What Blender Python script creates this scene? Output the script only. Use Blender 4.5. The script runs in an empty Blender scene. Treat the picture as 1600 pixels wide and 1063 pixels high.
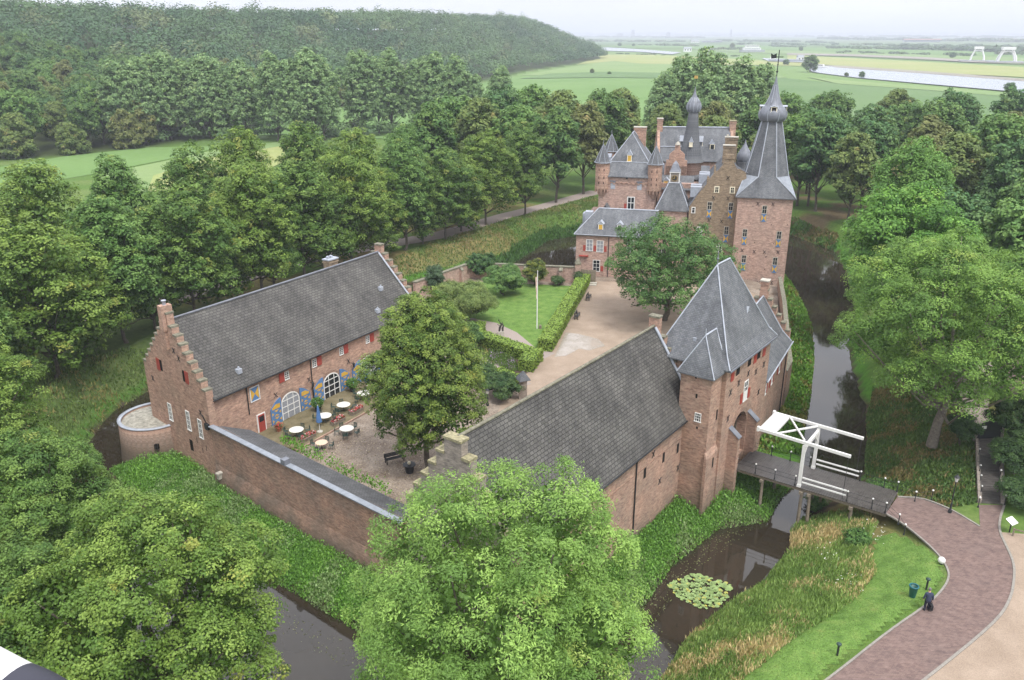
HAZE = 2.1e-4
SUN_EL, SUN_ROT, SUN_E, SKY_S, EXPO = 60, 150, 2.5, .12, .33
CLOUD_F, CLOUD = .8, (8.5, 8.7, 9.5)
import bpy, math, random
import numpy as np
from math import sin, cos, pi, radians, hypot, atan2
SC = bpy.context.scene
COL = bpy.data.collections.new("place"); SC.collection.children.link(COL)
# ---------------------------------------------------------------- camera geometry (38 m above the road)
FPX, CAMH = 1286.0, 38.0
PITCH = math.atan(479.5 / FPX); SP, CP = sin(PITCH), cos(PITCH)
def G(x, y, z=0.0):
    """point of the photo (1600x1063) -> world point on the level z"""
    dy = y - 531.5; fw = FPX * CP - dy * SP; dn = FPX * SP + dy * CP
    Y = (CAMH - z) * fw / dn
    return ((x - 800) / fw * Y, Y)
def UN(a, b):            # frame of the gate house and south barn -> world
    return (.6 * a + .8 * b, .8 * a - .6 * b)
cam = bpy.data.objects.new("camera", bpy.data.cameras.new("camera")); COL.objects.link(cam)
cam.location = (0, 0, CAMH); cam.rotation_euler = (pi / 2 - PITCH, 0, 0)
cam.data.sensor_width = 36; cam.data.lens = 36 * FPX / 1600; cam.data.clip_end = 40000; cam.data.clip_start = .1
SC.camera = cam
# ---------------------------------------------------------------- node helpers
class NT:
    def __init__(s, name):
        s.mat = bpy.data.materials.new(name); s.mat.use_nodes = True
        s.t = s.mat.node_tree; s.t.nodes.clear()
        s.out = s.n('ShaderNodeOutputMaterial')
    def n(s, kind, **kw):
        nd = s.t.nodes.new(kind)
        for k, v in kw.items():
            if k.startswith('i_'):
                key = k[2:].replace('_', ' ')
                nd.inputs[key].default_value = v
            else: setattr(nd, k, v)
        return nd
    def l(s, a, ao, b, bi): s.t.links.new(a.outputs[ao], b.inputs[bi])
    def bsdf(s, rough=.8, spec=.3, metal=0.0):
        b = s.n('ShaderNodeBsdfPrincipled'); b.inputs['Roughness'].default_value = rough
        b.inputs['Specular IOR Level'].default_value = spec; b.inputs['Metallic'].default_value = metal
        s.l(b, 0, s.out, 0); return b
    def noise(s, src, so, scale, detail=3, rough=.6):
        nd = s.n('ShaderNodeTexNoise'); nd.inputs['Scale'].default_value = scale
        nd.inputs['Detail'].default_value = detail; nd.inputs['Roughness'].default_value = rough
        if src: s.l(src, so, nd, 'Vector')
        return nd
    def ramp(s, src, so, stops):
        r = s.n('ShaderNodeValToRGB'); e = r.color_ramp.elements
        while len(e) < len(stops): e.new(.5)
        for k, (p, c) in enumerate(stops):
            e[k].position = p; e[k].color = (*c, 1) if len(c) == 3 else c
        s.l(src, so, r, 0); return r
    def mix(s, f, a, b, mode='MIX', fac=None):
        m = s.n('ShaderNodeMix', data_type='RGBA', blend_type=mode)
        if f is not None: s.l(f[0], f[1], m, 0)
        else: m.inputs[0].default_value = fac
        for k, v in ((6, a), (7, b)):
            if isinstance(v, tuple) and not isinstance(v[0], (int, float)): s.l(v[0], v[1], m, k)
            else: m.inputs[k].default_value = (*v, 1)
        return (m, 2)
    def bump(s, b, src, so, strength=.4, dist=.02):
        bp = s.n('ShaderNodeBump'); bp.inputs['Strength'].default_value = strength; bp.inputs['Distance'].default_value = dist
        s.l(src, so, bp, 'Height'); s.l(bp, 0, b, 'Normal')
M = {}
def plain(name, col, rough=.7, spec=.3, metal=0.0, var=.12, scale=3.0):
    t = NT(name); b = t.bsdf(rough, spec, metal); tc = t.n('ShaderNodeTexCoord')
    nz = t.noise(tc, 'Object', scale, 5)
    d = tuple(c * (1 - var) for c in col); u = tuple(min(1, c * (1 + var)) for c in col)
    r = t.ramp(nz, 0, [(.3, d), (.7, u)]); t.l(r, 0, b, 'Base Color'); M[name] = t.mat
    return t.mat
def brick(name, c1, c2, dark, mortar, w=.26, h=.078, patch=.55, stain=None, mott=.85):
    t = NT(name); b = t.bsdf(.88, .2); uv = t.n('ShaderNodeUVMap'); tc = t.n('ShaderNodeTexCoord')
    br = t.n('ShaderNodeTexBrick'); br.inputs['Scale'].default_value = 1
    for k, v in (('Mortar Size', .007), ('Mortar Smooth', .3), ('Brick Width', w), ('Row Height', h), ('Bias', -.1)): br.inputs[k].default_value = v
    br.inputs['Color1'].default_value = (*c1, 1); br.inputs['Color2'].default_value = (*c2, 1); br.inputs['Mortar'].default_value = (*mortar, 1)
    t.l(uv, 0, br, 'Vector')
    n1 = t.noise(uv, 0, .35, 6, .7); r1 = t.ramp(n1, 0, [(.42, (0, 0, 0)), (.66, (1, 1, 1))])
    pm = t.n('ShaderNodeMath', operation='MULTIPLY'); t.l(r1, 0, pm, 0); pm.inputs[1].default_value = patch
    m1 = t.mix((pm, 0), (br, 0), dark)
    mp = t.n('ShaderNodeMapping'); mp.inputs['Scale'].default_value = (1.7, 4.6, 1); t.l(uv, 0, mp, 0)
    n2 = t.noise(mp, 0, 1.0, 4, .75); r2 = t.ramp(n2, 0, [(.28, (.38, .37, .38)), (.45, (.85, .85, .85)), (.55, (1.05, 1.05, 1.05)), (.75, (1.6, 1.55, 1.5))])
    m2 = t.mix(None, (m1[0], m1[1]), (r2, 0), 'MULTIPLY', mott)
    n3 = t.noise(uv, 0, 1.4, 5, .7); r3 = t.ramp(n3, 0, [(.3, (.68, .68, .70)), (.7, (1.22, 1.2, 1.16))])
    m3 = t.mix(None, m2, (r3, 0), 'MULTIPLY', .9)
    last = m3
    if stain:                      # damp dark band low on a wall standing by the moat
        sx = t.n('ShaderNodeSeparateXYZ'); t.l(uv, 0, sx, 0)
        n4 = t.noise(uv, 0, .6, 5, .7); ad = t.n('ShaderNodeMath', operation='MULTIPLY_ADD'); t.l(n4, 0, ad, 0)
        ad.inputs[1].default_value = 3.0; t.l(sx, 1, ad, 2)
        r4 = t.ramp(ad, 0, [(0, (1, 1, 1)), (1, (0, 0, 0))]); mr = t.n('ShaderNodeMapRange'); t.l(ad, 0, mr, 0)
        mr.inputs[1].default_value = stain[0]; mr.inputs[2].default_value = stain[1]; mr.inputs[3].default_value = .75; mr.inputs[4].default_value = 0
        last = t.mix((mr, 0), m3, (.09, .085, .065))
    t.l(last[0], last[1], b, 'Base Color'); t.bump(b, br, 1, .35, -.01)
    M[name] = t.mat; return t.mat
def slate(name, c1, c2, mortar, w, h, moss=(.2, .21, .13), mossf=.35, ms=.018, big=.25):
    t = NT(name); b = t.bsdf(.72, .3); uv = t.n('ShaderNodeUVMap')
    br = t.n('ShaderNodeTexBrick'); br.inputs['Scale'].default_value = 1
    for k, v in (('Mortar Size', ms), ('Mortar Smooth', .2), ('Brick Width', w), ('Row Height', h), ('Bias', 0)): br.inputs[k].default_value = v
    br.inputs['Color1'].default_value = (*c1, 1); br.inputs['Color2'].default_value = (*c2, 1); br.inputs['Mortar'].default_value = (*mortar, 1)
    t.l(uv, 0, br, 'Vector')
    n1 = t.noise(uv, 0, big, 6, .7); r1 = t.ramp(n1, 0, [(.3, (.62, .62, .64)), (.7, (1.4, 1.4, 1.38))])
    m1 = t.mix(None, (br, 0), (r1, 0), 'MULTIPLY', 1.0)
    mp = t.n('ShaderNodeMapping'); mp.inputs['Scale'].default_value = (1.3, .16, 1); t.l(uv, 0, mp, 0); n5 = t.noise(mp, 0, 1.0, 5, .7); r5 = t.ramp(n5, 0, [(.3, (.74, .75, .74)), (.7, (1.22, 1.22, 1.2))]); m1 = t.mix(None, m1, (r5, 0), 'MULTIPLY', 1.0)
    n2 = t.noise(uv, 0, 2.2, 6, .75); r2 = t.ramp(n2, 0, [(.52, (0, 0, 0)), (.75, (1, 1, 1))])
    pm = t.n('ShaderNodeMath', operation='MULTIPLY'); t.l(r2, 0, pm, 0); pm.inputs[1].default_value = mossf
    m2 = t.mix((pm, 0), m1, moss)
    t.l(m2[0], m2[1], b, 'Base Color'); t.bump(b, br, 1, .5, -.02); M[name] = t.mat; return t.mat
def leafmat(name, trans=.25, rough=.55):
    t = NT(name); a = t.n('ShaderNodeAttribute', attribute_name='col')
    b = t.n('ShaderNodeBsdfPrincipled'); b.inputs['Roughness'].default_value = rough; b.inputs['Specular IOR Level'].default_value = .25
    tr = t.n('ShaderNodeBsdfTranslucent'); mx = t.n('ShaderNodeMixShader'); mx.inputs[0].default_value = trans
    t.l(a, 'Color', b, 'Base Color'); g = t.mix(None, (a, 'Color'), (1.0, 1.0, .55), 'MULTIPLY', 1.0)
    t.l(g[0], g[1], tr, 0); t.l(b, 0, mx, 1); t.l(tr, 0, mx, 2); t.l(mx, 0, t.out, 0); M[name] = t.mat
# ---------------------------------------------------------------- mesh builder
class MB:
    def __init__(s): s.v = []; s.f = []; s.m = []; s.sm = []
    def add(s, vs, fs, mi=0, smooth=False):
        o = len(s.v); s.v += [tuple(p) for p in vs]
        for f in fs: s.f.append([o + i for i in f]); s.m.append(mi); s.sm.append(smooth)
        return s
    def poly(s, vs, mi=0): return s.add(vs, [list(range(len(vs)))], mi)
    def box(s, x0, x1, y0, y1, z0, z1, mi=0, bot=True):
        vs = [(x, y, z) for z in (z0, z1) for y in (y0, y1) for x in (x0, x1)]
        return s.add(vs, [[0, 2, 3, 1], [4, 5, 7, 6], [0, 1, 5, 4], [2, 6, 7, 3], [0, 4, 6, 2], [1, 3, 7, 5]], mi)
    def prism(s, pts, z0, z1, mi=0, cap=True):
        """pts: plan polygon, counter-clockwise; z0/z1 numbers or lists"""
        n = len(pts); zz0 = z0 if isinstance(z0, (list, tuple)) else [z0] * n; zz1 = z1 if isinstance(z1, (list, tuple)) else [z1] * n
        if sum(pts[i][0] * pts[(i + 1) % n][1] - pts[(i + 1) % n][0] * pts[i][1] for i in range(n)) < 0:
            pts = pts[::-1]; zz0 = zz0[::-1]; zz1 = zz1[::-1]
        vs = [(p[0], p[1], z) for p, z in zip(pts, zz0)] + [(p[0], p[1], z) for p, z in zip(pts, zz1)]
        fs = [[i, (i + 1) % n, n + (i + 1) % n, n + i] for i in range(n)]
        if cap: fs += [list(range(n, 2 * n)), list(range(n))[::-1]]
        return s.add(vs, fs, mi)
    def slab(s, prof, a, b, t, mi=0):
        """profile (s,z) in the vertical plane a->b, thickness t to the left of a->b"""
        d = (b[0] - a[0], b[1] - a[1]); L = hypot(*d); d = (d[0] / L, d[1] / L); nn = (-d[1] * t, d[0] * t)
        n = len(prof)
        if sum(prof[i][0] * prof[(i + 1) % n][1] - prof[(i + 1) % n][0] * prof[i][1] for i in range(n)) < 0: prof = prof[::-1]
        f = [(a[0] + d[0] * q, a[1] + d[1] * q, z) for q, z in prof]; g = [(x + nn[0], y + nn[1], z) for x, y, z in f]
        fs = [list(range(n)), list(range(n, 2 * n))[::-1]] + [[i, n + i, n + (i + 1) % n, (i + 1) % n] for i in range(n)]
        return s.add(f + g, fs, mi)
    def tube(s, pts, rad, seg=6, mi=0, smooth=True, cap=True):
        rings = []; n = len(pts)
        rr = rad if isinstance(rad, (list, tuple)) else [rad] * n
        P = [np.array(p, float) for p in pts]; vs = []
        for i in range(n):
            d = P[min(i + 1, n - 1)] - P[max(i - 1, 0)]; L = np.linalg.norm(d) or 1; d = d / L
            a = np.cross(d, (0, 0, 1.0)) if abs(d[2]) < .9 else np.cross(d, (0, 1.0, 0)); a /= np.linalg.norm(a); b = np.cross(d, a)
            for k in range(seg):
                w = 2 * pi * k / seg; vs.append(tuple(P[i] + rr[i] * (cos(w) * a + sin(w) * b)))
        fs = [[i * seg + k, i * seg + (k + 1) % seg, (i + 1) * seg + (k + 1) % seg, (i + 1) * seg + k] for i in range(n - 1) for k in range(seg)]
        s.add(vs, fs, mi, smooth)
        if cap: s.add(vs[:seg], [list(range(seg))[::-1]], mi); s.add(vs[-seg:], [list(range(seg))], mi)
        return s
    def lathe(s, prof, cx=0, cy=0, seg=16, mi=0, smooth=True, a0=0.0, cap=True):
        vs = []
        for r, z in prof:
            for k in range(seg):
                w = a0 + 2 * pi * k / seg; vs.append((cx + r * cos(w), cy + r * sin(w), z))
        n = len(prof)
        fs = [[i * seg + k, i * seg + (k + 1) % seg, (i + 1) * seg + (k + 1) % seg, (i + 1) * seg + k] for i in range(n - 1) for k in range(seg)]
        s.add(vs, fs, mi, smooth)
        if not cap: return s
        if prof[-1][0] > .01: s.add(vs[-seg:], [list(range(seg))], mi)
        if prof[0][0] > .01: s.add(vs[:seg], [list(range(seg))[::-1]], mi)
        return s
    def beam(s, p, q, w, h, mi=0):
        P, Q = np.array(p, float), np.array(q, float); d = Q - P; d /= np.linalg.norm(d)
        a = np.cross(d, (0, 0, 1.0)) if abs(d[2]) < .95 else np.cross(d, (0, 1.0, 0)); a /= np.linalg.norm(a); b = np.cross(a, d)
        vs = [tuple(E + i * a * w / 2 + j * b * h / 2) for E in (P, Q) for i, j in ((-1, -1), (1, -1), (1, 1), (-1, 1))]
        return s.add(vs, [[0, 1, 2, 3], [7, 6, 5, 4], [0, 4, 5, 1], [1, 5, 6, 2], [2, 6, 7, 3], [3, 7, 4, 0]], mi)
    def build(s, name, mats, parent=None, loc=None, uvdir=None):
        mats = mats if isinstance(mats, (list, tuple)) else [mats]
        me = bpy.data.meshes.new(name); me.from_pydata(s.v, [], s.f)
        for m in mats: me.materials.append(M[m] if isinstance(m, str) else m)
        me.polygons.foreach_set('material_index', s.m); me.polygons.foreach_set('use_smooth', s.sm)
        uv = me.uv_layers.new(name='UVMap'); V = s.v; me.update()
        data = np.zeros(len(me.loops) * 2, 'f')
        for p in me.polygons:
            nx, ny, nz = p.normal
            h = hypot(nx, ny)
            if h < .2: tx, ty, tz, bx, by, bz = 1, 0, 0, 0, 1, 0
            else:
                tx, ty, tz = -ny / h, nx / h, 0; bx, by, bz = -nz * ty * 1.0, nz * tx, (nx * ty - ny * tx)
                bx, by, bz = (ny * tz - nz * ty), (nz * tx - nx * tz), (nx * ty - ny * tx)
            if uvdir and nz > .3: (tx, ty, tz), (bx, by, bz) = uvdir
            for li in p.loop_indices:
                v = V[me.loops[li].vertex_index]
                data[2 * li] = v[0] * tx + v[1] * ty + v[2] * tz; data[2 * li + 1] = v[0] * bx + v[1] * by + v[2] * bz
        uv.data.foreach_set('uv', data)
        o = bpy.data.objects.new(name, me); COL.objects.link(o)
        if parent: o.parent = parent
        if loc: o.location = loc
        return o
def thing(name, label, cat, loc=(0, 0, 0), rz=0.0, group=None):
    o = bpy.data.objects.new(name, None); COL.objects.link(o); o.location = loc; o.rotation_euler = (0, 0, rz)
    o.empty_display_size = .3; return tag(o, label, cat, group)
def tag(o, label, cat, group=None, kind=None):
    o['label'] = label; o['category'] = cat
    if group: o['group'] = group
    if kind: o['kind'] = kind
    return o
def structure(o, label=None):
    o['kind'] = 'structure'
    if label: o['label'] = label
    return o
def dup(root, loc, rz=0.0, label=None, group=None, scale=None):
    def cp(o, par):
        c = o.copy(); COL.objects.link(c)
        if par: c.parent = par
        for ch in list(o.children): cp(ch, c)
        return c
    r = cp(root, None); r.location = loc; r.rotation_euler = (0, 0, rz)
    if scale: r.scale = scale if isinstance(scale, tuple) else (scale,) * 3
    if label: r['label'] = label
    if group: r['group'] = group
    return r
def quads(name, P, C, mat, parent=None):
    """P (N,4,3) corners, C (N,3) colours -> one mesh object of leaf sized faces"""
    n = len(P); me = bpy.data.meshes.new(name); me.vertices.add(4 * n); me.loops.add(4 * n); me.polygons.add(n)
    me.vertices.foreach_set('co', np.ascontiguousarray(P, 'f').ravel())
    me.loops.foreach_set('vertex_index', np.arange(4 * n, dtype='i'))
    me.polygons.foreach_set('loop_start', np.arange(0, 4 * n, 4, dtype='i'))
    ca = me.color_attributes.new('col', 'FLOAT_COLOR', 'POINT')
    cc = np.ones((4 * n, 4), 'f'); cc[:, :3] = np.repeat(np.clip(C, 0, 1), 4, axis=0); ca.data.foreach_set('color', cc.ravel())
    me.materials.append(M[mat]); me.update(calc_edges=True)
    o = bpy.data.objects.new(name, me); COL.objects.link(o)
    if parent: o.parent = parent
    return o
def norm(a): return a / np.maximum(np.linalg.norm(a, axis=-1, keepdims=True), 1e-9)
def leafquads(rng, c, n, size, asp=.6, roll=True):
    """rhombic leaves: centre c (N,3), normal n, length size (N,)"""
    r = norm(rng.normal(size=c.shape)); t = norm(np.cross(n, r)); b = np.cross(n, t)
    s = size[:, None]
    return np.stack([c + t * s / 2, c + b * s * asp / 2, c - t * s / 2, c - b * s * asp / 2], 1)
# ---------------------------------------------------------------- materials
brick('brick', (.48, .29, .215), (.35, .19, .138), (.31, .235, .18), (.55, .47, .38), patch=.5)
brick('brick_moat', (.43, .255, .18), (.30, .17, .12), (.18, .15, .125), (.42, .37, .31), patch=.8, stain=(-1.6, 1.4))
brick('brick_gate', (.47, .28, .205), (.33, .18, .132), (.25, .205, .165), (.50, .44, .35), patch=.7, stain=(-2.2, .8))
brick('brick_tower', (.49, .315, .255), (.385, .235, .187), (.36, .28, .23), (.52, .47, .41), patch=.5)
brick('brick_yellow', (.30, .225, .15), (.24, .175, .115), (.21, .165, .12), (.33, .29, .23), patch=.5)
brick('brick_grey', (.34, .29, .25), (.27, .225, .19), (.23, .21, .19), (.38, .35, .31), patch=.6)
brick('paver', (.215, .15, .13), (.165, .112, .10), (.15, .115, .105), (.11, .09, .08), w=.24, h=.12, patch=.35, mott=.4)
slate('stone_slate', (.076, .072, .067), (.108, .102, .095), (.036, .034, .033), .46, .29, mossf=.12, ms=.03)
slate('stone_slate_dark', (.085, .085, .088), (.125, .125, .13), (.045, .045, .048), .3, .16, mossf=.12)
slate('slate', (.115, .12, .132), (.165, .17, .182), (.07, .073, .08), .26, .16, moss=(.15, .155, .13), mossf=.5, ms=.014)
plain('lead_mid', (.24, .26, .29), .5, .4, var=.2, scale=2)
plain('lead', (.36, .385, .43), .5, .4, var=.2, scale=2)
plain('lead_dark', (.17, .18, .205), .5, .4, var=.22, scale=1.5)
plain('white_paint', (.72, .71, .68), .5, .3, var=.06)
plain('cream_paint', (.72, .66, .50), .5, .3, var=.06)
plain('red_paint', (.33, .06, .045), .5, .3, var=.15)
plain('blue_paint', (.10, .20, .38), .5, .3, var=.15)
plain('yellow_paint', (.60, .36, .06), .5, .3, var=.12)
plain('glass', (.02, .024, .028), .12, .6, var=.3)
plain('curtain', (.27, .28, .30), .8, .2, var=.35, scale=9)
plain('dark_void', (.02, .018, .016), .9, .1)
plain('iron', (.022, .024, .026), .5, .4)
plain('stone', (.42, .39, .33), .85, .2, var=.2)
plain('lichen_stone', (.27, .245, .15), .9, .1, var=.45, scale=5)
plain('mossy_cap', (.19, .18, .135), .9, .1, var=.4, scale=4)
plain('wood_door', (.22, .10, .04), .6, .3, var=.25, scale=6)
plain('old_wood', (.22, .185, .14), .8, .2, var=.3, scale=6)
plain('bark', (.11, .095, .075), .9, .1, var=.35, scale=5)
plain('bark_light', (.20, .175, .145), .9, .1, var=.35, scale=5)
plain('table_white', (.60, .59, .52), .5, .3, var=.05)
plain('table_peach', (.62, .45, .33), .5, .3, var=.05)
plain('green_metal', (.03, .06, .05), .5, .4)
plain('bin_green', (.02, .10, .075), .45, .4)
plain('bin_blue', (.02, .12, .14), .5, .3)
plain('umbrella_blue', (.08, .17, .36), .8, .2)
plain('coat_blue', (.045, .055, .09), .9, .1)
plain('trousers', (.03, .03, .045), .9, .1)
plain('skin', (.45, .27, .19), .6, .3)
plain('hair_grey', (.16, .15, .15), .8, .2)
plain('bag_black', (.02, .02, .022), .6, .3)
plain('bronze', (.05, .045, .04), .5, .5)
plain('terracotta', (.34, .14, .08), .8, .2)
plain('flag_cloth', (.65, .5, .42), .8, .2, var=.3)
plain('gold', (.5, .33, .1), .4, .5)
plain('far_white', (.75, .75, .74), .6, .2)
plain('far_grey', (.3, .32, .34), .8, .2)
plain('far_red', (.3, .15, .11), .8, .2)
plain('roof_gravel', (.30, .285, .24), .9, .1, var=.45, scale=2.5)
plain('mud', (.075, .055, .04), .35, .5, var=.35, scale=1.5)
plain('soil', (.075, .055, .04), .9, .1, var=.4, scale=3)
plain('kerb', (.25, .23, .20), .85, .2, var=.2, scale=6)
plain('gravel_path', (.30, .25, .22), .9, .1, var=.15, scale=8)
for nm, tr in (('leaf', .25), ('leaf_bright', .32), ('plant', .2)): leafmat(nm, tr)
def ground_mat(name, stops, scale, fine=40.0, fvar=.35, rough=.95, spec=.1, bump=.0):
    t = NT(name); b = t.bsdf(rough, spec); tc = t.n('ShaderNodeTexCoord')
    n1 = t.noise(tc, 'Object', scale, 8, .65); r = t.ramp(n1, 0, stops)
    n2 = t.noise(tc, 'Object', fine, 4, .7); r2 = t.ramp(n2, 0, [(.3, (1 - fvar,) * 3), (.7, (1 + fvar,) * 3)])
    m = t.mix(None, (r, 0), (r2, 0), 'MULTIPLY', 1.0); t.l(m[0], m[1], b, 'Base Color')
    if bump: t.bump(b, n2, 0, bump, .05)
    M[name] = t.mat; return t
ground_mat('lawn', [(.32, (.075, .14, .03)), (.5, (.115, .20, .045)), (.62, (.145, .225, .055)), (.75, (.20, .22, .07))], .8, 9, .35)
ground_mat('gravel', [(.3, (.255, .195, .145)), (.7, (.35, .275, .21))], .4, 14, .22)
ground_mat('yard', [(.3, (.13, .095, .07)), (.5, (.23, .185, .145)), (.65, (.30, .25, .20)), (.8, (.19, .12, .085))], .35, 5, .45)
ground_mat('terrace', [(.35, (.12, .10, .055)), (.65, (.20, .17, .105))], .8, 6, .2)
ground_mat('field_green', [(.35, (.115, .20, .06)), (.65, (.15, .24, .08))], .012, .5, .07)
ground_mat('field_pale', [(.35, (.16, .24, .09)), (.65, (.20, .27, .11))], .01, .3, .08)
ground_mat('field_dull', [(.35, (.10, .17, .065)), (.65, (.13, .20, .08))], .008, .3, .1)
ground_mat('field_straw', [(.35, (.30, .30, .13)), (.65, (.24, .29, .10))], .01, .3, .12)
ground_mat('river_bank', [(.3, (.22, .20, .17)), (.7, (.30, .28, .24))], .02, .3, .15)
def ground_sheet_mat():
    t = NT('ground'); b = t.bsdf(.95, .08); a = t.n('ShaderNodeAttribute', attribute_name='col'); tc = t.n('ShaderNodeTexCoord')
    n2 = t.noise(tc, 'Object', 1.3, 8, .75); r2 = t.ramp(n2, 0, [(.3, (.55, .6, .55)), (.5, (1, 1, 1)), (.7, (1.5, 1.35, 1.3))])
    m = t.mix(None, (a, 'Color'), (r2, 0), 'MULTIPLY', .8); t.l(m[0], m[1], b, 'Base Color'); M['ground'] = t.mat
ground_sheet_mat()
def water_mat(name, col, rough=.04, scale=1.2, bump=.05, spec=.5):
    t = NT(name); b = t.bsdf(rough, spec); b.inputs['IOR'].default_value = 1.55; tc = t.n('ShaderNodeTexCoord')
    n0 = t.noise(tc, 'Object', .15, 3); r = t.ramp(n0, 0, [(.3, tuple(c * .8 for c in col)), (.7, tuple(c * 1.2 for c in col))]); t.l(r, 0, b, 'Base Color')
    n1 = t.noise(tc, 'Object', scale, 3); t.bump(b, n1, 0, bump, .05); M[name] = t.mat
water_mat('water', (.03, .024, .016), .035)
water_mat('river_water', (.25, .28, .30), .25, .05, .3)
def deck_mat():
    t = NT('deck'); b = t.bsdf(.38, .5); uv = t.n('ShaderNodeUVMap'); tc = t.n('ShaderNodeTexCoord')
    n = t.noise(tc, 'Object', 2.0, 6, .7); r = t.ramp(n, 0, [(.3, (.045, .04, .036)), (.7, (.12, .108, .10))]); t.l(r, 0, b, 'Base Color')
    M['deck'] = t.mat
deck_mat()

def puddle_mat():
    t = NT('puddle'); b = t.bsdf(.12, .5); tc = t.n('ShaderNodeTexCoord'); n = t.noise(tc, 'Object', .8, 6, .7)
    r = t.ramp(n, 0, [(.35, (.36, .31, .26)), (.6, (.28, .24, .19))]); t.l(r, 0, b, 'Base Color'); r2 = t.ramp(n, 0, [(.4, (.05,) * 3), (.6, (.35,) * 3)]); t.l(r2, 0, b, 'Roughness'); M['puddle'] = t.mat
puddle_mat()
plain('rubber', (.045, .045, .06), .5, .3)
# ---------------------------------------------------------------- ground, water, paving
RG = np.random.default_rng(7)
_nt = {}
def vnoise(x, y, scale, seed=0):
    if seed not in _nt: _nt[seed] = np.random.default_rng(seed).random((256, 256))
    t = _nt[seed]; x = np.asarray(x, float) / scale; y = np.asarray(y, float) / scale
    xi, yi = np.floor(x).astype(int), np.floor(y).astype(int); fx, fy = x - xi, y - yi
    fx = fx * fx * (3 - 2 * fx); fy = fy * fy * (3 - 2 * fy); g = lambda a, b: t[a % 256, b % 256]
    return (g(xi, yi) * (1 - fx) + g(xi + 1, yi) * fx) * (1 - fy) + (g(xi, yi + 1) * (1 - fx) + g(xi + 1, yi + 1) * fx) * fy
def fnoise(x, y, scale, seed=0): return (vnoise(x, y, scale, seed) + .5 * vnoise(x, y, scale / 2.1, seed + 1) + .25 * vnoise(x, y, scale / 4.3, seed + 2)) / 1.75
def sdist(poly, x, y):
    """signed distance to a closed polygon, negative inside"""
    P = np.array(poly, float); x = np.asarray(x, float); y = np.asarray(y, float); d = np.full(x.shape, 1e9); ins = np.zeros(x.shape, bool)
    for i in range(len(P)):
        a, b = P[i], P[(i + 1) % len(P)]; e = b - a; t = np.clip(((x - a[0]) * e[0] + (y - a[1]) * e[1]) / (e @ e), 0, 1)
        d = np.minimum(d, np.hypot(x - a[0] - t * e[0], y - a[1] - t * e[1]))
        c = (a[1] > y) != (b[1] > y); ins ^= c & (x < (b[0] - a[0]) * (y - a[1]) / ((b[1] - a[1]) or 1e-9) + a[0])
    return np.where(ins, -d, d)
ISLE = [(-41, 73.5), (-37.5, 70.5), (-31.7, 67.1), (-25, 61.4), (-18.8, 55.9), (-11.5, 50.3), (-5, 44), (-1, 40.8), (3.5, 42.3), (8, 49.5), (13.2, 58.3),
        (18.6, 63.9), (23.2, 65.0), (25.6, 69), (29.6, 73.8), (31.6, 80.8), (36.5, 92.7), (41.3, 105.4), (45, 117), (47.5, 128), (50, 145), (49, 166), (40, 177), (20, 177), (13.5, 165), (13.5, 148),
        (11.3, 135), (-7.5, 133.5), (-16, 121), (-23, 105), (-39, 80)]
OUTER = [(25.4, 63.4), (24.4, 60.5), (20.9, 56), (15.7, 51.7), (12.6, 48.6), (10.6, 45.2), (7, 39.5), (0, 36.3), (-8, 35.5), (-16, 38), (-24, 45), (-33, 55), (-41, 66), (-46, 76), (-47.5, 88),
         (-43, 102), (-33, 119), (-22, 137), (-10, 150), (0, 157), (7, 175), (15, 180), (35, 194), (60, 187), (66.6, 164), (62, 147), (56, 128), (48.2, 110.4), (44.2, 96.6), (42.1, 89), (39, 80.8), (36, 74.5), (33.5, 70.5), (29, 67.2)]
FOREST = [(-900, -200), (-420, 60), (-260, 150), (-200, 235), (-165, 262), (-147, 276), (-128, 297), (-114, 330), (-98, 372), (-88, 478), (-60, 560), (-46, 618), (13, 913), (80, 1120), (150, 1380), (160, 1480), (60, 1750), (-300, 2300), (-2500, 3500), (-6000, 3000), (-6000, -200)]
def sstep(a, b, x): t = np.clip((x - a) / (b - a), 0, 1); return t * t * (3 - 2 * t)
def hill(x, y):
    d = -sdist(FOREST, x, y); W = 360 - 220 * sstep(400, 1000, y)
    h = 40 * sstep(0, 1, d / W) * (.78 + .4 * fnoise(x, y, 260, 30))
    return np.where(d > 0, h, 0)
def terrain(x, y):
    x = np.asarray(x, float); y = np.asarray(y, float)
    di, do = sdist(ISLE, x, y), sdist(OUTER, x, y)
    wob = (fnoise(x, y, 3.0, 11) - .5) * 1.3
    di = di + wob * .6; do2 = do + wob * .6
    z = hill(x, y) * 1.0
    front = sstep(8, 30, x) * (1 - sstep(75, 95, y))                     # longer slope beside the pond
    run = 5 + 5.5 * front
    bank = -4 + 4 * sstep(-.6, 1, do2 / run * 1.0) 
    z = np.where((do2 < 14) & (do2 >= 0), np.minimum(z, -4 + 4 * np.clip(do2 / run, 0, 1) ** .8), z)
    z = np.where((do2 < 0) & (di > 0), -4 - np.minimum(1.0, .5 * np.minimum(di, -do2)) - .05, z)
    inn = -4 + np.minimum(1.5, .42 * np.clip(-di, 0, 9) + .12)
    z = np.where(di <= 0, inn, z)
    return z
def axis(a, b, st, lo, hi, gr=1.09):
    c = list(np.arange(a, b, st)); s = st; v = c[0]; low = []
    while v > lo: s *= gr; v -= s; low.append(v)
    s = st; v = c[-1]; up = []
    while v < hi: s *= gr; v += s; up.append(v)
    return np.array(low[::-1] + c + up)
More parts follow.
